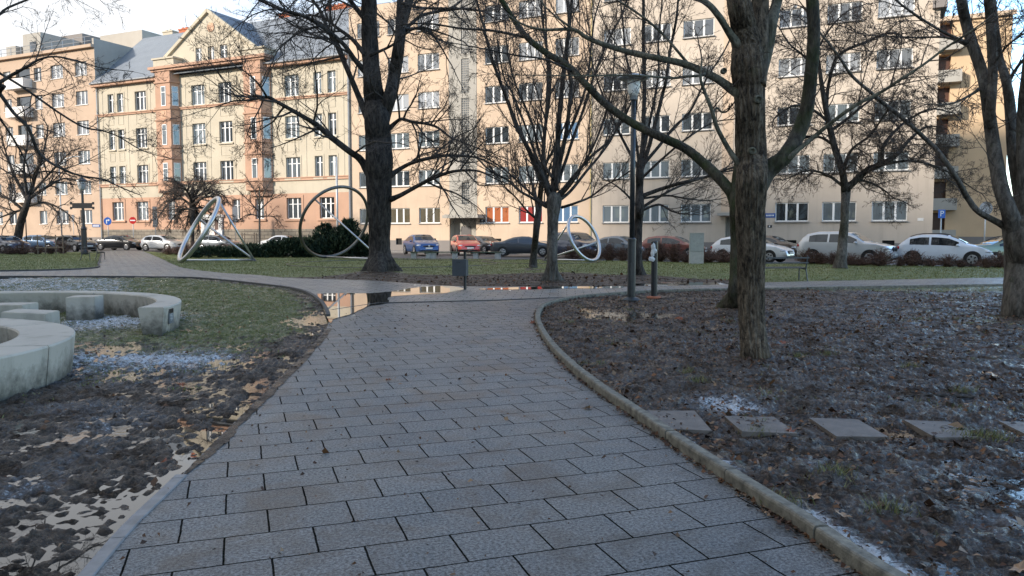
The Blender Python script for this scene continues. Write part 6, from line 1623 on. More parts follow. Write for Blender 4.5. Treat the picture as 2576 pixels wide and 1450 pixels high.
# ---- electrical cabinet
b = at(1752, 664)
T = empty('switch_cabinet', (b.x, b.y, 0), R(-8), 'tall grey electrical cabinet standing in the barberry hedge', 'cabinet')
k = MB(); k.box(-0.37, 0.37, 0, 0.34, 0, 0.62); k.build('plinth', M_CONCL, T)
k = MB(); k.box(-0.37, 0.37, 0.0, 0.34, 0.63, 1.60); k.build('cabinet_body', M_CAB, T)
k = MB(); k.box(-0.33, 0.33, -0.018, -0.002, 0.68, 1.54); d_ = k.build('cabinet_door', M_CAB, T)
k = MB(); k.box(-0.39, 0.39, -0.03, 0.36, 1.602, 1.64); k.build('roof', M_CONCL, T)
def text_mesh(name, s, size, mat, par, loc, rot):
    cu = bpy.data.curves.new(name, 'FONT'); cu.body = s; cu.size = size; cu.extrude = 0.002; cu.align_x = 'CENTER'; cu.align_y = 'CENTER'
    o = bpy.data.objects.new(name, cu); COL.objects.link(o); bpy.context.view_layer.update()
    me = bpy.data.meshes.new_from_object(o.evaluated_get(bpy.context.evaluated_depsgraph_get())); bpy.data.objects.remove(o)
    me.materials.clear(); me.materials.append(mat)
    return link(name, me, par, loc, rot)
text_mesh('numeral', '17', 0.26, M_CONCL, d_, (0.0, -0.024, 1.05), (math.pi/2, 0, 0))
# ---- park benches of flat steel, seen end-on
def park_bench(label, loc, rz, length=1.8):
    T = empty('park_bench', loc, rz, label, 'bench', 'steel park benches')
    for x in (0.06, length-0.06):
        k = MB(); r = 0.022
        k.tube([(x, 0.02, 0), (x, 0.03, 0.44)], r, 6); k.tube([(x, 0.03, 0.43), (x, 0.48, 0.40)], r, 6); k.tube([(x, 0.60, 0.0), (x, 0.47, 0.41), (x, 0.56, 0.86)], r, 6); k.build('bench_frame', M_BENCHG, T)
    k = MB()
    for i in range(6): k.box(0, length, 0.02+i*0.075, 0.075+i*0.075, 0.455-i*0.005, 0.475-i*0.005)
    k.build('seat', M_BENCHG, T)
    k = MB()
    for i in range(2):
        z = 0.62+i*0.17; y = 0.50+(z-0.45)*0.16; k.box(0, length, y, y+0.018, z-0.022, z+0.022)
    k.build('backrest', M_BENCHG, T)
b = at(2012, 706); park_bench('park bench half hidden by the nearest trunk, before the white hatchback', (b.x+0.05, b.y+0.1, 0), R(180+8), 2.1)
b = at(226, 656); park_bench('lone park bench beside the old-style lantern by the branch path', (b.x, b.y, 0), R(90), 1.8)
# ---- low plank benches by the street
for px, w_, lab, rz in ((1060, 1.35, 'low plank bench before the blue car, partly behind the big tree', -4), (1228-110, 1.9, 'low green plank bench in front of the red car', -3), (1225, 2.0, 'low green plank bench behind the litter bin', -10)):
    b = at(px, 650); T = empty('plank_bench', (b.x, b.y, 0), R(rz), lab, 'bench', 'low green plank benches')
    for s in (-1, 1):
        k = MB(); k.box(s*w_*0.36-0.16, s*w_*0.36+0.16, -0.2, 0.2, -0.03, 0.36); k.build('leg', M_CONCL, T)
    k = MB()
    for i in range(4): k.box(-w_/2, w_/2, -0.27+i*0.14, -0.145+i*0.14, 0.362, 0.42)
    k.build('seat', M_GREENW, T)
# ---- old-style lantern with pointer sign
b = at(213, 641)
T = empty('street_lantern', (b.x, b.y, 0), 0, 'old-style black lantern post with a fingerboard near the lone bench', 'lamp')
Hh = atY(207, 447, b.y).z
k = MB(); k.lathe([(0.26, 0), (0.26, 0.25), (0.20, 0.4), (0.20, 1.9), (0.23, 1.95), (0.13, 2.1), (0.10, 2.4), (0.085, Hh-1.0)], 14); k.build('post', M_BLACK, T)
k = MB(); k.lathe([(0.10, Hh-0.98), (0.24, Hh-0.85), (0.33, Hh-0.35), (0.31, Hh-0.30)], 12); k.build('lamp_glass', plain('lantern_glass', (0.35, 0.36, 0.36), 0.15), T, smooth=True)
k = MB(); k.lathe([(0.42, Hh-0.30), (0.40, Hh-0.22), (0.15, Hh-0.05), (0.05, Hh+0.05), (0.03, Hh+0.22)], 12); k.build('lamp_hat', M_BLACK, T)
zs2 = atY(207, 518, b.y).z
k = MB(); k.prism([(-0.75, -0.11), (0.75, -0.11), (0.75, -0.07), (-0.75, -0.07)], zs2-0.2, zs2+0.2)
for s in (-1, 1): k.box(s*0.84-0.08, s*0.84+0.08, -0.11, -0.07, zs2-0.28, zs2-0.08); k.box(s*0.84-0.08, s*0.84+0.08, -0.11, -0.07, zs2+0.08, zs2+0.28)
k.build('fingerboard', M_BLACK, T)
# ---- street poles and signs
def pole_thing(name, label, px, ybase, ytop, r, cat, mat=M_POSTL):
    b = at(px, ybase); T = empty(name, (b.x, b.y, 0), 0, label, cat); zt = atY(px, ytop, b.y).z
    k = MB(); k.tube([(0, 0, -0.05), (0, 0, zt)], r, 10); k.build('pole', mat, T, smooth=True); return T, b.y, zt
def disc(k, z, r, y, n=28, t=0.02): k.lathe([(r, y), (r, y-t)], n, (0, 0, z), 'Y')
T, Y_, zt = pole_thing('traffic_sign', 'round blue turn-ahead sign with a white arrow before the cream house', 274, 627, 545, 0.04, 'sign')
zc = atY(273, 557, Y_).z; rr = 0.40
k = MB(); disc(k, zc, rr, -0.05); s_ = k.build('sign_disc', M_SIGNB, T)
k = MB(); y0 = -0.078
k.box(-0.15, -0.05, y0, y0+0.006, zc-0.24, zc+0.06); k.box(-0.15, 0.06, y0, y0+0.006, zc+0.062, zc+0.15)
k.poly([(0.06, y0, zc-0.02), (0.06, y0, zc+0.24), (0.24, y0, zc+0.11)]); k.build('arrow', M_WHITE, s_)
T, Y_, zt = pole_thing('traffic_sign', 'round red no-entry sign with a white bar before the cream house', 337, 627, 545, 0.04, 'sign')
zc = atY(336, 555, Y_).z
k = MB(); disc(k, zc, 0.36, -0.05); s_ = k.build('sign_disc', M_SIGNR, T)
k = MB(); k.box(-0.27, 0.27, -0.078, -0.072, zc-0.06, zc+0.06); k.build('bar', M_WHITE, s_)
T, Y_, zt = pole_thing('road_sign', 'tall grey back of a board sign before the terracotta bay', 393, 629, 522, 0.04, 'sign')
z0, z1 = atY(392, 572, Y_).z, atY(392, 520, Y_).z; k = MB(); k.box(-0.22, 0.22, -0.05, -0.02, z0, z1); k.build('sign_back', plain('sign_back_dark', (0.13, 0.14, 0.15), 0.5), T)
k = MB(); 
for i in range(4): k.box(-0.26, 0.26, -0.08, -0.052, z0+(z1-z0)*(0.1+i*0.27), z0+(z1-z0)*(0.1+i*0.27)+0.05)
k.build('bracket', M_POSTL, T)
T, Y_, zt = pole_thing('road_sign', 'grey back of a rectangular sign by the young staked tree', 594, 628, 520, 0.035, 'sign')
z0, z1 = atY(594, 560, Y_).z, atY(594, 521, Y_).z; k = MB(); k.box(-0.26, 0.26, -0.05, -0.02, z0, z1); k.build('sign_back', M_SIGNG, T)
T, Y_, zt = pole_thing('road_sign', 'small grey sign back before the ground floor of the salmon block', 187, 622, 540, 0.035, 'sign')
z0, z1 = atY(187, 558, Y_).z, atY(187, 541, Y_).z; k = MB(); k.box(-0.17, 0.17, -0.05, -0.02, z0, z1); k.build('sign_back', M_SIGNG, T)
b = at(2366, 645); T, Y_, zt = pole_thing('parking_sign', 'square blue parking sign with a white letter P before the orange block', 2363, 664, 528, 0.035, 'sign')
z0, z1 = atY(2363, 549, Y_).z, atY(2363, 528, Y_).z; w_ = (z1-z0)*0.42
k = MB(); k.box(-w_, w_, -0.06, -0.035, z0, z1); s_ = k.build('sign_plate', M_SIGNB, T)
text_mesh('letter', 'P', 0.42, M_WHITE, s_, (0, -0.064, (z0+z1)/2), (math.pi/2, 0, 0))
T, Y_, zt = pole_thing('road_sign', 'round grey sign back beside the stout many-stemmed tree', 2474, 652, 508, 0.04, 'sign')
zc = atY(2474, 525, Y_).z; k = MB(); disc(k, zc, 0.42, -0.03, t=0.015); k.build('sign_back', M_SIGNG, T)
T, Y_, zt = pole_thing('street_light', 'slim pale street light pole rising before the beige block', 1968, 640, 60, 0.075, 'street light')
k = MB(); k.lathe([(0.14, 0), (0.14, 1.1), (0.09, 1.2)], 12); k.build('base', M_SIGNG, T)
k = MB(); k.tube([(0, 0, zt), (-0.1, -0.4, zt+0.4), (-0.3, -1.6, zt+0.6)], 0.05, 8); k.box(-0.42, -0.2, -2.4, -1.6, zt+0.55, zt+0.68); k.build('lamp_arm', M_POSTL, T)
T, Y_, zt = pole_thing('street_light', 'curved pale street light reaching over the road before the salmon block', 157, 626, 425, 0.07, 'street light')
k = MB(); k.tube([(0, 0, zt), (0.15, -0.05, zt+0.6), (0.6, -0.1, zt+1.0), (1.7, -0.2, zt+1.25)], 0.055, 8); k.box(1.6, 2.5, -0.32, -0.08, zt+1.2, zt+1.32); k.build('lamp_arm', M_POSTL, T)
T, Y_, zt = pole_thing('street_light', 'plain grey pole standing behind the largest steel hoop', 850, 640, 395, 0.085, 'street light')
k = MB(); k.lathe([(0.15, 0), (0.15, 1.2), (0.10, 1.3)], 12); k.build('base', M_SIGNG, T)
for px, lab in ((68, 'thin dark post among the cars by the salmon block'),):
    pole_thing('post', lab, px, 632, 520, 0.05, 'post', M_POLE)
# ---- tree guards of stakes
for px, yb, w_, hh, lab in ((628, 634, 1.0, 1.65, 'square timber guard of stakes by the white van'), (128, 640, 1.3, 1.5, 'pale timber tree guard by the bench at the salmon block')):
    b = at(px, yb); T = empty('tree_guard', (b.x, b.y, 0), R(8), lab, 'tree guard', 'timber tree guards')
    for sx in (-1, 1):
        for sy in (-1, 1):
            k = MB(); k.tube([(sx*w_/2, sy*w_/2, -0.1), (sx*w_/2, sy*w_/2, hh)], 0.045, 8); k.build('stake', M_WOOD, T)
    for z in (hh*0.35, hh*0.9):
        for sy in (-1, 1): k = MB(); k.box(-w_/2-0.1, w_/2+0.1, sy*w_/2-0.02+sy*0.07, sy*w_/2+0.02+sy*0.07, z-0.045, z+0.045); k.build('rail', M_WOOD, T)
# ---- figure in a red cap by the house door
b = at(543, 629.5)
T = None
def standing_person(loc, rz, label):
    verts = [(0, 0, 0.95), (0, 0, 1.12), (0, 0, 1.35), (0, 0.01, 1.45), (0, 0.0, 1.53), (0, -0.01, 1.66), (0, 0, 1.76),
             (0.17, 0, 1.38), (0.23, 0.02, 1.12), (0.22, -0.10, 0.90), (0.21, -0.14, 0.82), (-0.17, 0, 1.38), (-0.23, 0.02, 1.12), (-0.22, -0.06, 0.88), (-0.21, -0.08, 0.80),
             (0.10, 0, 0.86), (0.11, -0.03, 0.48), (0.11, 0.02, 0.09), (0.12, -0.12, 0.04), (-0.10, 0, 0.86), (-0.11, 0.03, 0.48), (-0.11, 0.08, 0.09), (-0.12, -0.05, 0.04)]
    ed = [(0, 1), (1, 2), (2, 3), (3, 4), (4, 5), (5, 6), (2, 7), (7, 8), (8, 9), (9, 10), (2, 11), (11, 12), (12, 13), (13, 14), (0, 15), (15, 16), (16, 17), (17, 18), (0, 19), (19, 20), (20, 21), (21, 22)]
    rad = [.16, .155, .17, .10, .06, .105, .09, .085, .06, .042, .03, .085, .06, .042, .03, .10, .075, .05, .04, .10, .075, .05, .04]
    me = bpy.data.meshes.new('person'); me.from_pydata(verts, ed, [])
    o = link('person', me, None, loc, (0, 0, rz)); md = o.modifiers.new('skin', 'SKIN'); sv = me.skin_vertices[0].data
    for i, r_ in enumerate(rad): sv[i].radius = (r_, r_*0.85)
    sv[0].use_root = True
    o.modifiers.new('sub', 'SUBSURF').render_levels = 2; o.modifiers['sub'].levels = 2
    bpy.context.view_layer.update()
    m2 = bpy.data.meshes.new_from_object(o.evaluated_get(bpy.context.evaluated_depsgraph_get())); o.modifiers.clear(); o.data = m2
    m2.materials.clear()
    for m_ in (plain('pale_coat', (0.45, 0.42, 0.38), 0.8), plain('dark_trousers', (0.03, 0.03, 0.04), 0.8), plain('skin', (0.45, 0.26, 0.18), 0.6)): m2.materials.append(m_)
    for p in m2.polygons:
        z = p.center.z; p.material_index = 2 if (z > 1.5 or (z < 0.86 and abs(p.center.x) > 0.17)) else (0 if z > 0.86 else 1); p.use_smooth = True
    tag(o, label, 'person')
    k = MB(); k.ball((0, 0.0, 1.73), 0.115, 0.125, 0.10, 14, 8); k.box(-0.07, 0.07, -0.2, -0.1, 1.70, 1.72); k.build('cap', plain('red_cloth', (0.45, 0.02, 0.02), 0.8), o)
    return o
standing_person((b.x, b.y, 0), 0.3, 'person in a red cap and pale coat behind the parked cars by the portal')
# ------------------------------------------------------------------ cars
M_TYRE = plain('tyre', (0.015, 0.015, 0.015), 0.8)
M_RIM = plain('alloy_rim', (0.45, 0.45, 0.46), 0.3, metal=0.7)
M_CGLASS = glass_pane('car_glass', (0.015, 0.018, 0.02), (0.03, 0.033, 0.036), 0.02)
M_TRIM = plain('black_trim', (0.012, 0.012, 0.013), 0.5)
M_LAMPG = plain('headlamp', (0.55, 0.57, 0.60), 0.08, metal=0.4)
M_TAIL = plain('tail_lamp', (0.35, 0.008, 0.010), 0.15)
M_PLATE = plain('number_plate', (0.68, 0.68, 0.66), 0.4)
_paint = {}
def paint(name, c, metal=0.35):
    if name not in _paint: _paint[name] = plain(name, c, 0.28, metal=metal, var=0.06, nscale=1.5, coat=1.0)
    return _paint[name]
KINDS = {
 'sedan': dict(L=4.72, W=1.82, H=1.47, top=[(0, .50), (.03, .82), (.10, .98), (.25, 1.04), (.85, 1.07), (1.30, 1.26), (1.75, 1.41), (2.25, 1.47), (2.75, 1.45), (3.15, 1.29), (3.55, 1.05), (4.15, .93), (4.50, .80), (4.66, .64), (4.72, .42)], belt=.98, wsh=(2.82, 3.52), rw=(.90, 1.68), sw=((1.12, 1.98), (2.08, 3.22)), wh=(.92, 3.76)),
 'hatch': dict(L=4.25, W=1.78, H=1.49, top=[(0, .48), (.03, .85), (.10, .98), (.30, 1.16), (.60, 1.38), (1.10, 1.48), (1.8, 1.49), (2.30, 1.44), (2.72, 1.27), (3.10, 1.05), (3.70, .92), (4.05, .78), (4.20, .62), (4.25, .42)], belt=.97, wsh=(2.38, 3.06), rw=(.22, .62), sw=((.62, 1.48), (1.58, 2.78)), wh=(.78, 3.38)),
 'suv': dict(L=4.82, W=1.93, H=1.74, top=[(0, .55), (.03, .95), (.10, 1.12), (.32, 1.40), (.55, 1.60), (1.10, 1.72), (2.2, 1.74), (2.72, 1.66), (3.12, 1.46), (3.50, 1.20), (4.20, 1.08), (4.58, .98), (4.76, .78), (4.82, .48)], belt=1.14, wsh=(2.80, 3.46), rw=(.20, .56), sw=((.70, 1.66), (1.76, 3.16)), wh=(.92, 3.82)),
 'van': dict(L=4.38, W=1.80, H=1.82, top=[(0, .5), (.03, 1.0), (.07, 1.55), (.16, 1.76), (.5, 1.82), (2.4, 1.82), (2.85, 1.72), (3.2, 1.46), (3.55, 1.17), (4.05, 1.04), (4.28, .82), (4.38, .45)], belt=1.12, wsh=(2.90, 3.50), rw=(.08, .14), sw=((.5, 1.9), (2.0, 3.2)), wh=(.8, 3.5)),
}
def car(label, kind, pnt, loc, head, sx=1.0, sz=1.0, parts=True, group='cars parked along the street', roofrail=False, arches=False, emblem=None, kidney=False):
    K = KINDS[kind]; L, Wd = K['L']*sx, K['W']
    tp = [(x*sx, z*sz) for x, z in K['top']]; belt = K['belt']*sz
    def zt(x): return float(np.interp(x, [p[0] for p in tp], [p[1] for p in tp]))
    def hw(x):
        e = min(x, L-x); return Wd/2*(1-0.20*max(0, 1-e/0.55)**2.2)
    xs = sorted({p[0] for p in tp} | {tp[-1][0]*i/30 for i in range(31)})
    def belt_at(x): return min(belt-0.10*(x/L), zt(x)-0.045)
    def rw_(x):
        zb = belt_at(x); return hw(x)*0.985-max(0, zt(x)-zb-0.05)*0.36
    T = empty('parked_car', (loc[0], loc[1], loc[2] if len(loc) > 2 else 0), head, label, 'car', group)
    mb = MB(); n = 15; off = -L/2
    for x in xs:
        h = hw(x); z1 = zt(x); zb = belt_at(x); r = rw_(x); lo = 0.20 if 0.25 < x < L-0.25 else 0.20+0.16*(1-min(x, L-x)/0.25); zm = min(0.56, zb-0.03)
        ring = [(h*.88, lo), (h*.97, min(lo+.12, zm-.02)), (h, zm), (h*.985, zb), (r, max(zb+.005, z1-.055)), (r*.90, z1-.012), (r*.5, z1+.004)]
        full = [(y, z) for y, z in ring]+[(0, z1+.010)]+[(-y, z) for y, z in reversed(ring)]
        for y, z in full: mb.v.append((x+off, y, z))
    for i in range(len(xs)-1):
        for j in range(n-1):
            a = i*n+j; mb.f.append((a, a+1, a+n+1, a+n)); mb.m.append(0)
        mb.f.append((i*n+n-1, i*n, i*n+n, i*n+2*n-1)); mb.m.append(0)
    mb.f.append(tuple(range(n))); mb.m.append(0); b0 = (len(xs)-1)*n; mb.f.append(tuple(range(b0+n-1, b0-1, -1))); mb.m.append(0)
    body = mb.build('body', pnt, T, smooth=True, fix=True)
    def sidept(x, t, s, o=0.010):
        zb, z1, r, h = belt_at(x), zt(x)-.055, rw_(x), hw(x)*.985
        y = h+(r-h)*t+o*0.94; z = zb+(z1-zb)*t+o*0.3; return (x+off, s*y, z)
    for s in (1, -1):
        for (xa, xb) in K['sw']:
            xa, xb = xa*sx, xb*sx; k = MB(); m = 8
            for i in range(m):
                q0, q1 = xa+(xb-xa)*i/m, xa+(xb-xa)*(i+1)/m
                def tl(q): return 0.10
                def th(q):
                    room = zt(q)-.055-belt_at(q); return max(0.14, min(0.90, 0.90-0.04/max(room, .05)))
                if zt(q0)-belt_at(q0) < .12 or zt(q1)-belt_at(q1) < .12: continue
                k.quad(sidept(q0, .10, s), sidept(q1, .10, s), sidept(q1, th(q1), s), sidept(q0, th(q0), s))
            if k.v: k.build('side_window', M_CGLASS, T)
    for nm, (xa, xb) in (('windscreen', K['wsh']), ('rear_window', K['rw'])):
        xa, xb = xa*sx, xb*sx; k = MB(); m = 6
        for i in range(m):
            for j in range(6):
                def pt(q, w): 
                    y = rw_(q)*0.86*w; return (q+off, y, zt(q)+0.016-0.010*abs(w)**2)
                q0, q1 = xa+(xb-xa)*i/m, xa+(xb-xa)*(i+1)/m; w0, w1 = -1+2*j/6, -1+2*(j+1)/6
                k.quad(pt(q0, w0), pt(q1, w0), pt(q1, w1), pt(q0, w1))
        k.build(nm, M_CGLASS, T, smooth=True)
    rad = 0.33*sz if kind != 'suv' else 0.37*sz
    for wx in K['wh']:
        wx *= sx
        for s in (1, -1):
            y = Wd/2*s
            k = MB(); k.lathe([(rad+.055, 0), (rad+.055, .012*s)], 24, (wx+off, y-0.002*s, rad+.01), 'Y'); k.build('wheel_arch', M_TRIM, T)
            k = MB(); k.lathe([(rad*.6, .0), (rad*.97, .004*s), (rad, .02*s), (rad, -.2*s)], 24, (wx+off, y+.014*s, rad), 'Y'); w_ = k.build('wheel', M_TYRE, T)
            k = MB(); k.lathe([(rad*.66, 0), (rad*.66, .008*s), (rad*.60, .012*s)], 20, (wx+off, y+.015*s, rad), 'Y')
            rm = k.build('rim', M_RIM, w_)
            k = MB()
            for i in range(5):
                a = 6.2832*(i+.5)/5; c_ = Vector((wx+off+math.cos(a)*rad*.42, y+.030*s, rad+math.sin(a)*rad*.42)); rd = Vector((math.cos(a), 0, math.sin(a))); tg = Vector((-math.sin(a), 0, math.cos(a)))
                k.obox(c_, rd*rad*.15, tg*rad*.10, Vector((0, .003, 0)))
            k.build('rim_gap', M_TRIM, rm)
    fx = L+off
    zl = zt(L-0.22*sx)
    for s in (1, -1):
        k = MB(); k.ball((fx-.30, s*(hw(L-.3)-.17), zl-.11), .24, .19, .075, 12, 8); k.build('headlight', M_LAMPG, T, smooth=True)
        k = MB(); k.ball((off+.10, s*(hw(.12)-.11), zt(.10)-.14), .09, .15, .10, 10, 8); k.build('tail_light', M_TAIL, T, smooth=True)
        xm = K['sw'][1][1]*sx-.02
        k = MB(); k.ball((xm+off, s*(hw(xm)+.10), belt_at(xm)+.07), .085, .10, .07, 10, 8); k.build('mirror', pnt, T, smooth=True)
    gz = zl-.16
    k = MB()
    if kidney:
        for s in (1, -1): k.ball((fx-.05, s*.21, gz+.02), .07, .17, .13, 12, 8)
    else: k.ball((fx-.06, 0, gz-.02), .075, .48, .075, 14, 8)
    g_ = k.build('grille', M_TRIM, T, smooth=True)
    if emblem:
        k = MB(); k.lathe([(.075, 0), (.075, .012), (.06, .014)], 16, (fx+.012, 0, gz+.01), 'X'); k.build('emblem', M_RIM, g_)
    k = MB(); k.ball((fx-.05, 0, .34), .08, .62, .07, 14, 8); k.build('air_intake', M_TRIM, T, smooth=True)
    k = MB(); k.box(fx+.004, fx+.03, -.26, .26, .47, .58); k.build('number_plate', M_PLATE, T)
    k = MB(); k.box(off-.03, off-.002, -.26, .26, .62, .73); k.build('number_plate', M_PLATE, T)
    k = MB()
    for s in (1, -1): k.box(off+.9, fx-1.0, s*(Wd/2*.93)-.02, s*(Wd/2*.93)+.02, .17, .25)
    k.build('sill_trim', M_TRIM, T)
    if roofrail:
        for s in (1, -1):
            k = MB(); ra, rb = K['sw'][0][0]*sx, K['sw'][1][1]*sx-.5; k.tube([(ra+(rb-ra)*i/6+off, s*(rw_(ra+(rb-ra)*i/6)*.93), zt(ra+(rb-ra)*i/6)+(.045 if 0 < i < 6 else 0)) for i in range(7)], .02, 6); k.build('roof_rail', M_TRIM, T)
    return T
def C(px, py, dx=0, dy=0): 
    v = at(px, py); return (v.x+dx, v.y+dy, -0.02)
DARKBLUE = paint('dark_blue_paint', (0.012, 0.020, 0.045)); BLACKP = paint('black_car_paint', (0.014, 0.015, 0.017)); SILV = paint('silver_paint', (0.52, 0.53, 0.54), 0.3); WHITEP = paint('white_car_paint', (0.66, 0.67, 0.68), 0.0)
BLUEP = paint('blue_car_paint', (0.020, 0.065, 0.20)); REDP = paint('red_car_paint', (0.42, 0.055, 0.040), 0.0); GREYP = paint('grey_car_paint', (0.055, 0.058, 0.066)); LBLUE = paint('ice_blue_paint', (0.16, 0.25, 0.38)); BRICKP = paint('brick_red_paint', (0.20, 0.062, 0.045)); GREENP = paint('sage_green_paint', (0.17, 0.22, 0.16)); NAVY = paint('navy_paint', (0.02, 0.035, 0.075)); STEELP = paint('steel_grey_paint', (0.14, 0.16, 0.18)); BROWNP = paint('bronze_paint', (0.10, 0.07, 0.05))
car('dark blue car at the end of the row before the salmon block', 'sedan', DARKBLUE, C(12, 637), R(-28))
car('ice-blue hatchback by the pale tree guard before the salmon block', 'hatch', LBLUE, C(112, 630), R(-12))
car('black car nose behind the ice-blue hatchback', 'hatch', BLACKP, C(160, 634, 0, 2.0), R(-30))
car('black saloon side-on before the corner of the cream house', 'sedan', BLACKP, C(303, 629), R(-14), 1.04)
car('silver hatchback with a rounded roof behind the tall sign back', 'hatch', SILV, C(413, 631), R(-22), 1.02)
car('dark hatchback half hidden behind the slanted hoop', 'hatch', STEELP, C(552, 631), R(-20), 0.95)
car('white van seen from the front by the house portal', 'van', WHITEP, C(585, 624), R(-82))
car('white saloon behind the juniper and the terracotta wall', 'sedan', WHITEP, C(712, 629), R(168))
car('dark blue car peeping out behind the juniper', 'hatch', NAVY, C(905, 640, 0, 1), R(-70))
car('blue estate seen from the front before the apricot block', 'sedan', BLUEP, C(1054, 641, 0, 1.2), R(-68), 1.0, 1.06, emblem=1)
car('red hatchback facing the park beside the grey canopy', 'hatch', REDP, C(1168, 640, 0, 1.2), R(-76), 1.0, 1.02)
car('dark round-lamped hatchback tucked behind the red one', 'hatch', GREYP, C(1216, 638.5, 0, 3.2), R(-50), 0.86, 0.95)
car('dark grey saloon side-on behind the vase-shaped tree', 'sedan', GREYP, C(1318, 643), R(-6), 1.02, 0.97)
car('navy off-roader behind the smallest steel hoop', 'suv', NAVY, C(1452, 648, 0, 1.2), R(-58), 0.96, 1.0, emblem=1)
car('blue car glimpsed behind the navy off-roader', 'hatch', NAVY, C(1528, 636, 0, 3), R(-40))
car('steel-grey saloon behind the hedge and the park lamp', 'sedan', STEELP, C(1560, 650, 0, 1), R(-35), 0.95)
car('brick-red hatchback behind the hedge beside the electrical cabinet', 'hatch', BRICKP, C(1702, 652, 0, 1), R(-28), 0.98)
car('white hatchback with a black grille behind the park bench', 'hatch', WHITEP, C(1905, 659, 0, 1.0), R(-38), 1.06, 0.98)
car('bronze car behind the white hatchback at the pale pole', 'hatch', BROWNP, C(1965, 647, 0, 2), R(-38), 0.95)
car('silver off-roader with twin grille behind the gnarled tree', 'suv', SILV, C(2130, 663.5), R(-41), 1.0, 1.0, kidney=True)
car('white crossover with roof rails behind the hedge', 'hatch', paint('white_crossover_paint', (0.62, 0.66, 0.72), 0.0), C(2378, 667), R(-37), 1.02, 1.06, roofrail=True)
car('sage green estate at the end of the row by the stout tree', 'sedan', GREENP, C(2560, 669), R(-8), 1.02, 1.02, roofrail=True)
# ------------------------------------------------------------------ shrubs, grass, leaves
M_BARB = island_mat('barberry_twigs', [(0.070, 0.038, 0.030), (0.12, 0.062, 0.046), (0.18, 0.115, 0.088), (0.055, 0.038, 0.030)], 0.8)
M_JUNI = island_mat('juniper_needles', [(0.006, 0.016, 0.009), (0.012, 0.028, 0.014), (0.022, 0.042, 0.022), (0.008, 0.020, 0.012)], 0.7)
def shrub_mesh(seed, w, h, n):
    rs = random.Random(seed); mb = MB()
    for _ in range(n):
        a = rs.uniform(0, 6.283); e = rs.uniform(0.15, 1.5); r_ = rs.uniform(0.55, 1.05)
        tip = Vector((math.cos(a)*math.cos(e)*w*r_, math.sin(a)*math.cos(e)*w*r_, 0.08+math.sin(e)*h*r_)); base = Vector((rs.gauss(0, .08), rs.gauss(0, .08), 0))
        mid = base.lerp(tip, .55)+Vector((rs.gauss(0, .05), rs.gauss(0, .05), .06)); mb.tube([base, mid, tip], (.008, .006, .004), 3, cap=False)
        for _ in range(4):
            q = mid.lerp(tip, rs.random()); d = rvec(); d.z = abs(d.z)*.6; d *= rs.uniform(.08, .20); s_ = d.cross(rvec()).normalized()*rs.uniform(.006, .018)
            mb.poly([q-s_, q+s_, q+d])
    return mb.mesh('barberry_bush', M_BARB)
SM = [shrub_mesh(i, w, h, 230) for i, (w, h) in enumerate(((.95, .80), (1.15, .66), (.80, .95), (1.0, .72), (.7, .6)))]
def bushes(line, step, label, group, smin=.85, smax=1.2):
    tot = sum((Vector(b)-Vector(a)).length for a, b in zip(line, line[1:])); n = int(tot/step)
    pts = crom([tuple(p) for p in line], 30); cum = [0]
    for a, b in zip(pts, pts[1:]): cum.append(cum[-1]+float(np.hypot(b[0]-a[0], b[1]-a[1])))
    for i in range(n+1):
        s = cum[-1]*i/n+random.uniform(-.2, .2); x = np.interp(s, cum, [p[0] for p in pts]); y = np.interp(s, cum, [p[1] for p in pts])
        o = link('barberry_bush', random.choice(SM), None, (x, y+random.uniform(-.15, .15), -0.04), (0, 0, random.uniform(0, 6.28)))
        k = random.uniform(smin, smax); o.scale = (k, k, k*random.uniform(.9, 1.15)); tag(o, label, 'bush', group)
A2 = lambda px, py: tuple(at(px, py)[:2])
bushes([A2(1440, 653), A2(1560, 655.5), A2(1735, 660)], 0.85, 'low red-brown bare bush in the hedge between the steel hoop and the electrical cabinet', 'barberry hedge by the navy and red cars', 0.9, 1.25)
bushes([A2(1775, 660.5), A2(1850, 661)], 0.8, 'low red-brown bare bush between the electrical cabinet and the nearest trunk', 'barberry bushes by the cabinet', 1.0, 1.25)
bushes([A2(2030, 664), A2(2090, 666), A2(2200, 669), A2(2300, 670.5), A2(2400, 672), A2(2520, 674)], 0.72, 'low red-brown bare bush in the hedge before the silver and white cars', 'barberry hedge by the silver car', 0.5, 1.05)
bushes([A2(-60, 641), A2(60, 640), A2(165, 638)], 0.95, 'low dark red bush in the hedge before the salmon block', 'barberry hedge by the salmon block', 0.9, 1.2)
bushes([A2(425, 641), A2(520, 643), A2(640, 646.5)], 1.0, 'low red-brown bush behind the slanted steel hoop', 'barberry hedge behind the slanted hoop', 0.9, 1.2)
def juniper(name, label, cx, cy, lobes, seed, group=None):
    rs = random.Random(seed); mb = MB()
    for (ox, oy, w, h, n) in lobes:
        for _ in range(n):
            a = rs.uniform(0, 6.283); e = rs.uniform(-.1, 1.45); r_ = rs.uniform(.35, 1.0)**.6
            q = Vector((ox+math.cos(a)*math.cos(e)*w*r_, oy+math.sin(a)*math.cos(e)*w*.8*r_, .05+max(0, math.sin(e))*h*r_))
            d = Vector((math.cos(a)*math.cos(e*.8), math.sin(a)*math.cos(e*.8), .35+math.sin(max(0, e))*.8)).normalized()
            for _ in range(5):
                dd = (d+rvec()*.55).normalized()*rs.uniform(.14, .38); s_ = dd.cross(rvec()).normalized()*rs.uniform(.02, .05)
                mb.poly([q-s_*.4, q+dd*.5+s_, q+dd, q+dd*.5-s_])
    b = at(cx, cy); o = mb.build(name, M_JUNI, None, loc=(b.x, b.y, 0)); return tag(o, label, 'shrub', group)
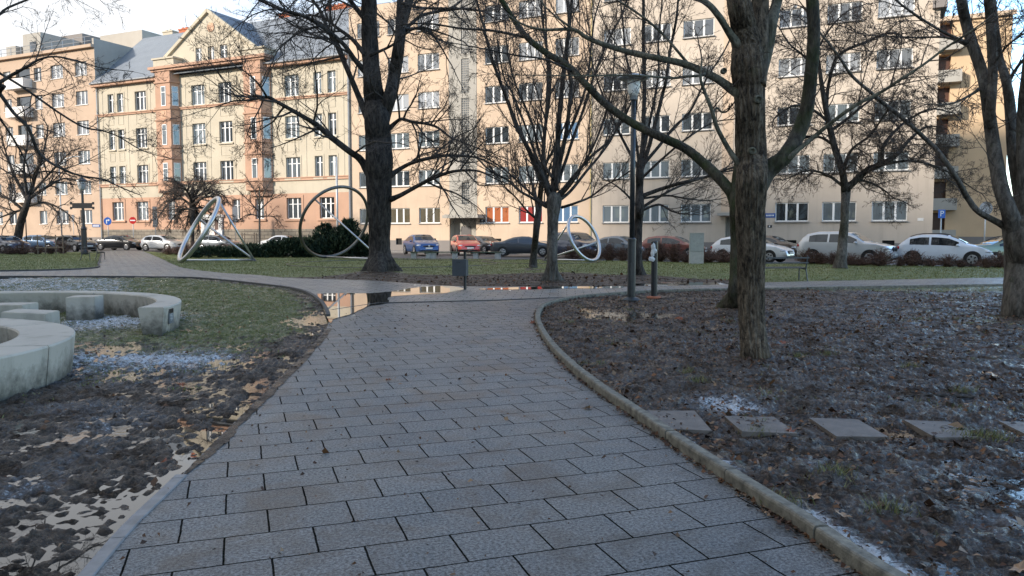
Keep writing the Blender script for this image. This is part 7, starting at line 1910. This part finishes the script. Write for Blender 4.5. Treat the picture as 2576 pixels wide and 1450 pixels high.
juniper('juniper_shrub', 'tall dark green juniper mound inside the largest steel hoop', 850, 646, [(0, 0, 2.2, 1.4, 1500), (-.9, .2, 1.1, 2.2, 800), (.75, .1, 1.1, 2.5, 900), (1.7, -.2, 1.3, 1.5, 600), (-1.9, 0, 1.1, 1.25, 500), (2.6, -.3, .9, .9, 300)], 1)
juniper('juniper_shrub', 'low spreading dark juniper between the slanted and the largest hoop', 640, 648, [(-2.6, 0, 2.0, .55, 700), (-.4, .1, 1.9, .7, 800), (1.6, 0, 1.6, .95, 800), (2.6, .1, 1.2, 1.2, 600)], 2)
# ---- grass blades
def scatter_grass(name, label, pts, hmin, hmax, wid, seed, tuft=1, spread=0.03):
    g = np.random.default_rng(seed); n = len(pts)
    P_ = np.repeat(pts, tuft, axis=0); m = len(P_)
    P_ = P_+np.concatenate([g.normal(0, spread, (m, 2)), np.zeros((m, 1))], axis=1)
    a = g.uniform(0, 6.283, m); h = g.uniform(hmin, hmax, m); lean = g.uniform(.2, 1.1, m)*h; la = g.uniform(0, 6.283, m)
    w = np.stack([np.cos(a)*wid, np.sin(a)*wid, np.zeros(m)], 1); tip = P_+np.stack([np.cos(la)*lean, np.sin(la)*lean, h], 1)
    V = np.stack([P_-w, P_+w, tip], 1).reshape(-1, 3); F = np.arange(3*m).reshape(m, 3)
    o = np_mesh(name, V, F, M_GRASSB); return tag(o, label, 'grass', kind='stuff')
def sample(poly, x0, x1, y0, y1, n, dens, hf, seed):
    g = np.random.default_rng(seed); X = g.uniform(x0, x1, n); Y = g.uniform(y0, y1, n); keep = inside(poly, X, Y); X, Y = X[keep], Y[keep]
    keep = g.random(len(X)) < dens(X, Y); X, Y = X[keep], Y[keep]; return np.stack([X, Y, hf(X, Y)-0.006], 1)
def dens_l(X, Y):
    g, s = a_l(X, Y, None); return np.clip((g+0.9*(vnoise(X, Y, .35, 31, 3)-.5)-.42)*2.6, 0, 1)*np.clip((.86-s)*4.5, .12, 1)
scatter_grass('grass', 'short wet grass tufts round the concrete seats', sample(left_poly, -16, -1.5, 6.5, 28, 120000, dens_l, h_l, 3), .012, .038, .007, 4, 3, .03)
def dens_r(X, Y): return np.clip((vnoise(X, Y, .5, 41, 3)-.66)*5, 0, 1)
scatter_grass('grass', 'sparse grass tufts in the churned mud under the trees', sample(right_poly, .5, 13, 3.4, 20, 26000, dens_r, h_r, 5), .02, .07, .0035, 6, 4, .02)
def dens_w(X, Y):
    g, s = a_w(X, Y, None); return np.clip((g-.45)*2.2, 0, 1)*.9
scatter_grass('grass', 'lawn grass between the cross path and the street', sample(lawn_poly, -40, 36, 22, 62, 230000, dens_w, h_w, 7), .03, .09, .012, 8, 1, .02)
for i, (px, py) in enumerate(((1965, 1272), (2235, 1288), (2445, 1105), (2505, 1106), (1905, 1092), (1760, 962), (1725, 935), (2290, 925), (2080, 895), (2010, 900), (2420, 985), (2100, 1190))):
    c = at(px, py); g = np.random.default_rng(100+i); m = 90; pts = np.stack([c.x+g.normal(0, .055, m), c.y+g.normal(0, .03, m), np.full(m, 0.0)], 1); pts[:, 2] = h_r(pts[:, 0], pts[:, 1])-.01
    scatter_grass('grass', 'green grass tuft standing in the mud', pts, .04, .10, .003, 200+i)
# ---- fallen leaves: a carpet of small bits, and the big ones one by one
def leaf_bits(name, label, pts, smin, smax, seed):
    g = np.random.default_rng(seed); m = len(pts); a = g.uniform(0, 6.283, m); s = g.uniform(smin, smax, m)*np.where(g.random(m) < .12, 1.7, 1.0); asp = g.uniform(.35, .8, m)
    u = np.stack([np.cos(a)*s, np.sin(a)*s, g.normal(0, .25, m)*s], 1); v = np.stack([-np.sin(a)*s*asp, np.cos(a)*s*asp, g.normal(0, .4, m)*s], 1); z = np.stack([0*s, 0*s, g.uniform(.0, .35, m)*s+.004], 1)
    c = pts+z; V = np.stack([c-u, c-v*.9-u*.15+z*.6, c+u*1.05, c+v-u*.1+z*.8], 1).reshape(-1, 3); F = np.arange(4*m).reshape(m, 4)
    o = np_mesh(name, V, F, M_LEAF); return tag(o, label, 'leaves', kind='stuff')
def dens_lr(X, Y): return np.clip(.35+1.8*(vnoise(X, Y, .6, 51, 3)-.45)+.8*np.exp(-(dist_line(X, Y, kerb_c)/.35)**2), 0, 1)
leaf_bits('leaves', 'brown leaf litter trodden into the mud under the trees', sample(right_poly, .5, 15, 3.4, 22, 110000, dens_lr, lambda X, Y: h_r(X, Y)+0.010, 61), .007, .022, 62)
leaf_bits('leaves', 'larger curled brown leaves lying about on the mud', sample(right_poly, .6, 13, 3.5, 20, 2600, lambda X, Y: np.clip(vnoise(X, Y, .9, 55, 2)*1.1, 0, 1), lambda X, Y: h_r(X, Y)+.014, 67), .020, .042, 68)
leaf_bits('leaves', 'dark leaf scraps in the muddy grass by the seats', sample(left_poly, -10, -1.6, 3.4, 20, 9000, lambda X, Y: np.full(X.shape, .5), h_l, 63), .008, .022, 64)
leaf_bits('leaves', 'leaf scraps in the bare earth round the big dark tree', sample(lawn_poly, -12, 14, 20.5, 34, 12000, lambda X, Y: np.clip(.75-a_w(X, Y, None)[0], 0, 1), h_w, 65), .02, .05, 66)
g = np.random.default_rng(71)
cand = np.stack([g.uniform(-3.5, 2.2, 9000), g.uniform(3.2, 20, 9000)], 1); keep = inside(main_poly, cand[:, 0], cand[:, 1])
cand = cand[keep]; dk = dist_line(cand[:, 0], cand[:, 1], kerb_c); keep = g.random(len(cand)) < (.22+.8*np.exp(-((dk-.07)/.05)**2)); cand = cand[keep]
leaf_bits('leaves', 'tiny twigs and leaf crumbs strewn over the slab path', np.concatenate([cand, np.full((len(cand), 1), .004)], 1), .004, .016, 72)
sk = []
for _ in range(900):
    i = g.integers(2*8, 13*8); t = g.random(); a, b_ = np.array(kerb_c[i]), np.array(kerb_c[i+1]); tq = (b_-a)/np.hypot(*(b_-a)); nq = np.array((-tq[1], tq[0])); sk.append(tuple(a+(b_-a)*t+nq*(.048+abs(g.normal(0, .025))))+(.004,))
leaf_bits('leaves', 'brown leaf crumbs caught along the foot of the kerb', np.array(sk), .006, .02, 73)
M_RUST = plain('rust_leaf', (0.20, 0.055, 0.018), 0.6, var=0.3, nscale=30.0); M_TAN = plain('tan_leaf', (0.30, 0.19, 0.11), 0.6, var=0.3, nscale=30.0)
def maple_leaf(px, py, size, mat, label, zf=None, seed=0):
    rs = random.Random(seed); p = at(px, py); z = 0.008 if zf is None else float(zf(np.array([p.x]), np.array([p.y]))[0])+.012
    mb = MB(); tips = 7; out = []
    for i in range(tips*2):
        a = 6.283*i/(tips*2); r_ = size*(1.0 if i % 2 == 0 else .52)*rs.uniform(.8, 1.15); out.append((math.cos(a)*r_, math.sin(a)*r_, size*rs.uniform(.0, .45)))
    c_ = (0, 0, size*.12); n0 = len(mb.v); mb.v = [c_]+out
    for i in range(len(out)): mb.f.append((0, 1+i, 1+(i+1) % len(out))); mb.m.append(0)
    mb.tube([(0, 0, size*.12), (-size*.7, size*.2, size*.1), (-size*1.5, size*.35, size*.3)], size*.03, 4)
    o = mb.build('fallen_leaf', mat, None, loc=(p.x, p.y, z), rot=(rs.uniform(-.3, .3), rs.uniform(-.3, .3), rs.uniform(0, 6.28))); tag(o, label, 'leaf', 'big fallen leaves')
maple_leaf(978, 958, .045, M_RUST, 'rust-brown leaf lying alone in the middle of the slab path', None, 1)
maple_leaf(1340, 814, .07, M_RUST, 'curled orange leaf on the path at the bend of the kerb', None, 2)
maple_leaf(416, 1158, .055, M_RUST, 'red-brown leaf floating at the edge of the puddle', lambda X, Y: X*0-.035, 3)
maple_leaf(456, 970, .055, M_RUST, 'reddish leaf on the mud between the near seat and the path', h_l, 4)
maple_leaf(2046, 1258, .055, M_TAN, 'pale tan leaf standing up in the mud beyond the stepping slabs', h_r, 5)
maple_leaf(2120, 1308, .06, M_TAN, 'tan star-shaped leaf in the mud near the kerb', h_r, 6)
maple_leaf(1990, 1092, .055, M_RUST, 'brown leaf at the corner of the second stepping slab', h_r, 7)
maple_leaf(1970, 868, .08, M_RUST, 'orange-red leaf on the mud beside the nearest trunk', h_r, 8)
maple_leaf(1710, 806, .09, M_RUST, 'orange leaf in the wet mud behind the lamp', h_r, 9)
maple_leaf(1480, 1030, .05, M_TAN, 'small tan leaf lying on the slabs by the kerb', None, 10)
maple_leaf(2565, 1430, .06, M_TAN, 'broad tan leaf at the picture edge on the mud', h_r, 11)
k = MB(); rs = random.Random(5)
for _ in range(420):
    q = at(rs.uniform(1400, 2560), rs.choice((rs.uniform(770, 900), rs.uniform(880, 1450))))
    if not inside(right_poly, np.array([q.x-.1]), np.array([q.y]))[0]: continue
    z = float(h_r(np.array([q.x]), np.array([q.y]))[0])+.012; a = rs.uniform(0, 6.28); l_ = rs.uniform(.03, .16)
    k.tube([(q.x, q.y, z), (q.x+math.cos(a)*l_*.5, q.y+math.sin(a)*l_*.5, z+rs.uniform(0, .02)), (q.x+math.cos(a+.3)*l_, q.y+math.sin(a+.3)*l_, z)], rs.uniform(.0015, .004), 4, cap=False)
tag(k.build('twig_litter', M_TWIG), 'thin broken twigs strewn over the mud', 'twigs', kind='stuff')
# fallen stick
p = at(2390, 997); k = MB(); k.tube([(-.55, 0, .02), (-.2, .02, .035), (.15, -.03, .03), (.5, -.09, .02)], (.012, .016, .014, .006), 7); o = k.build('fallen_stick', M_BARKD, None, loc=(p.x, p.y, float(h_r(np.array([p.x]), np.array([p.y]))[0]))); tag(o, 'dark fallen stick lying across the mud under the trees', 'stick')
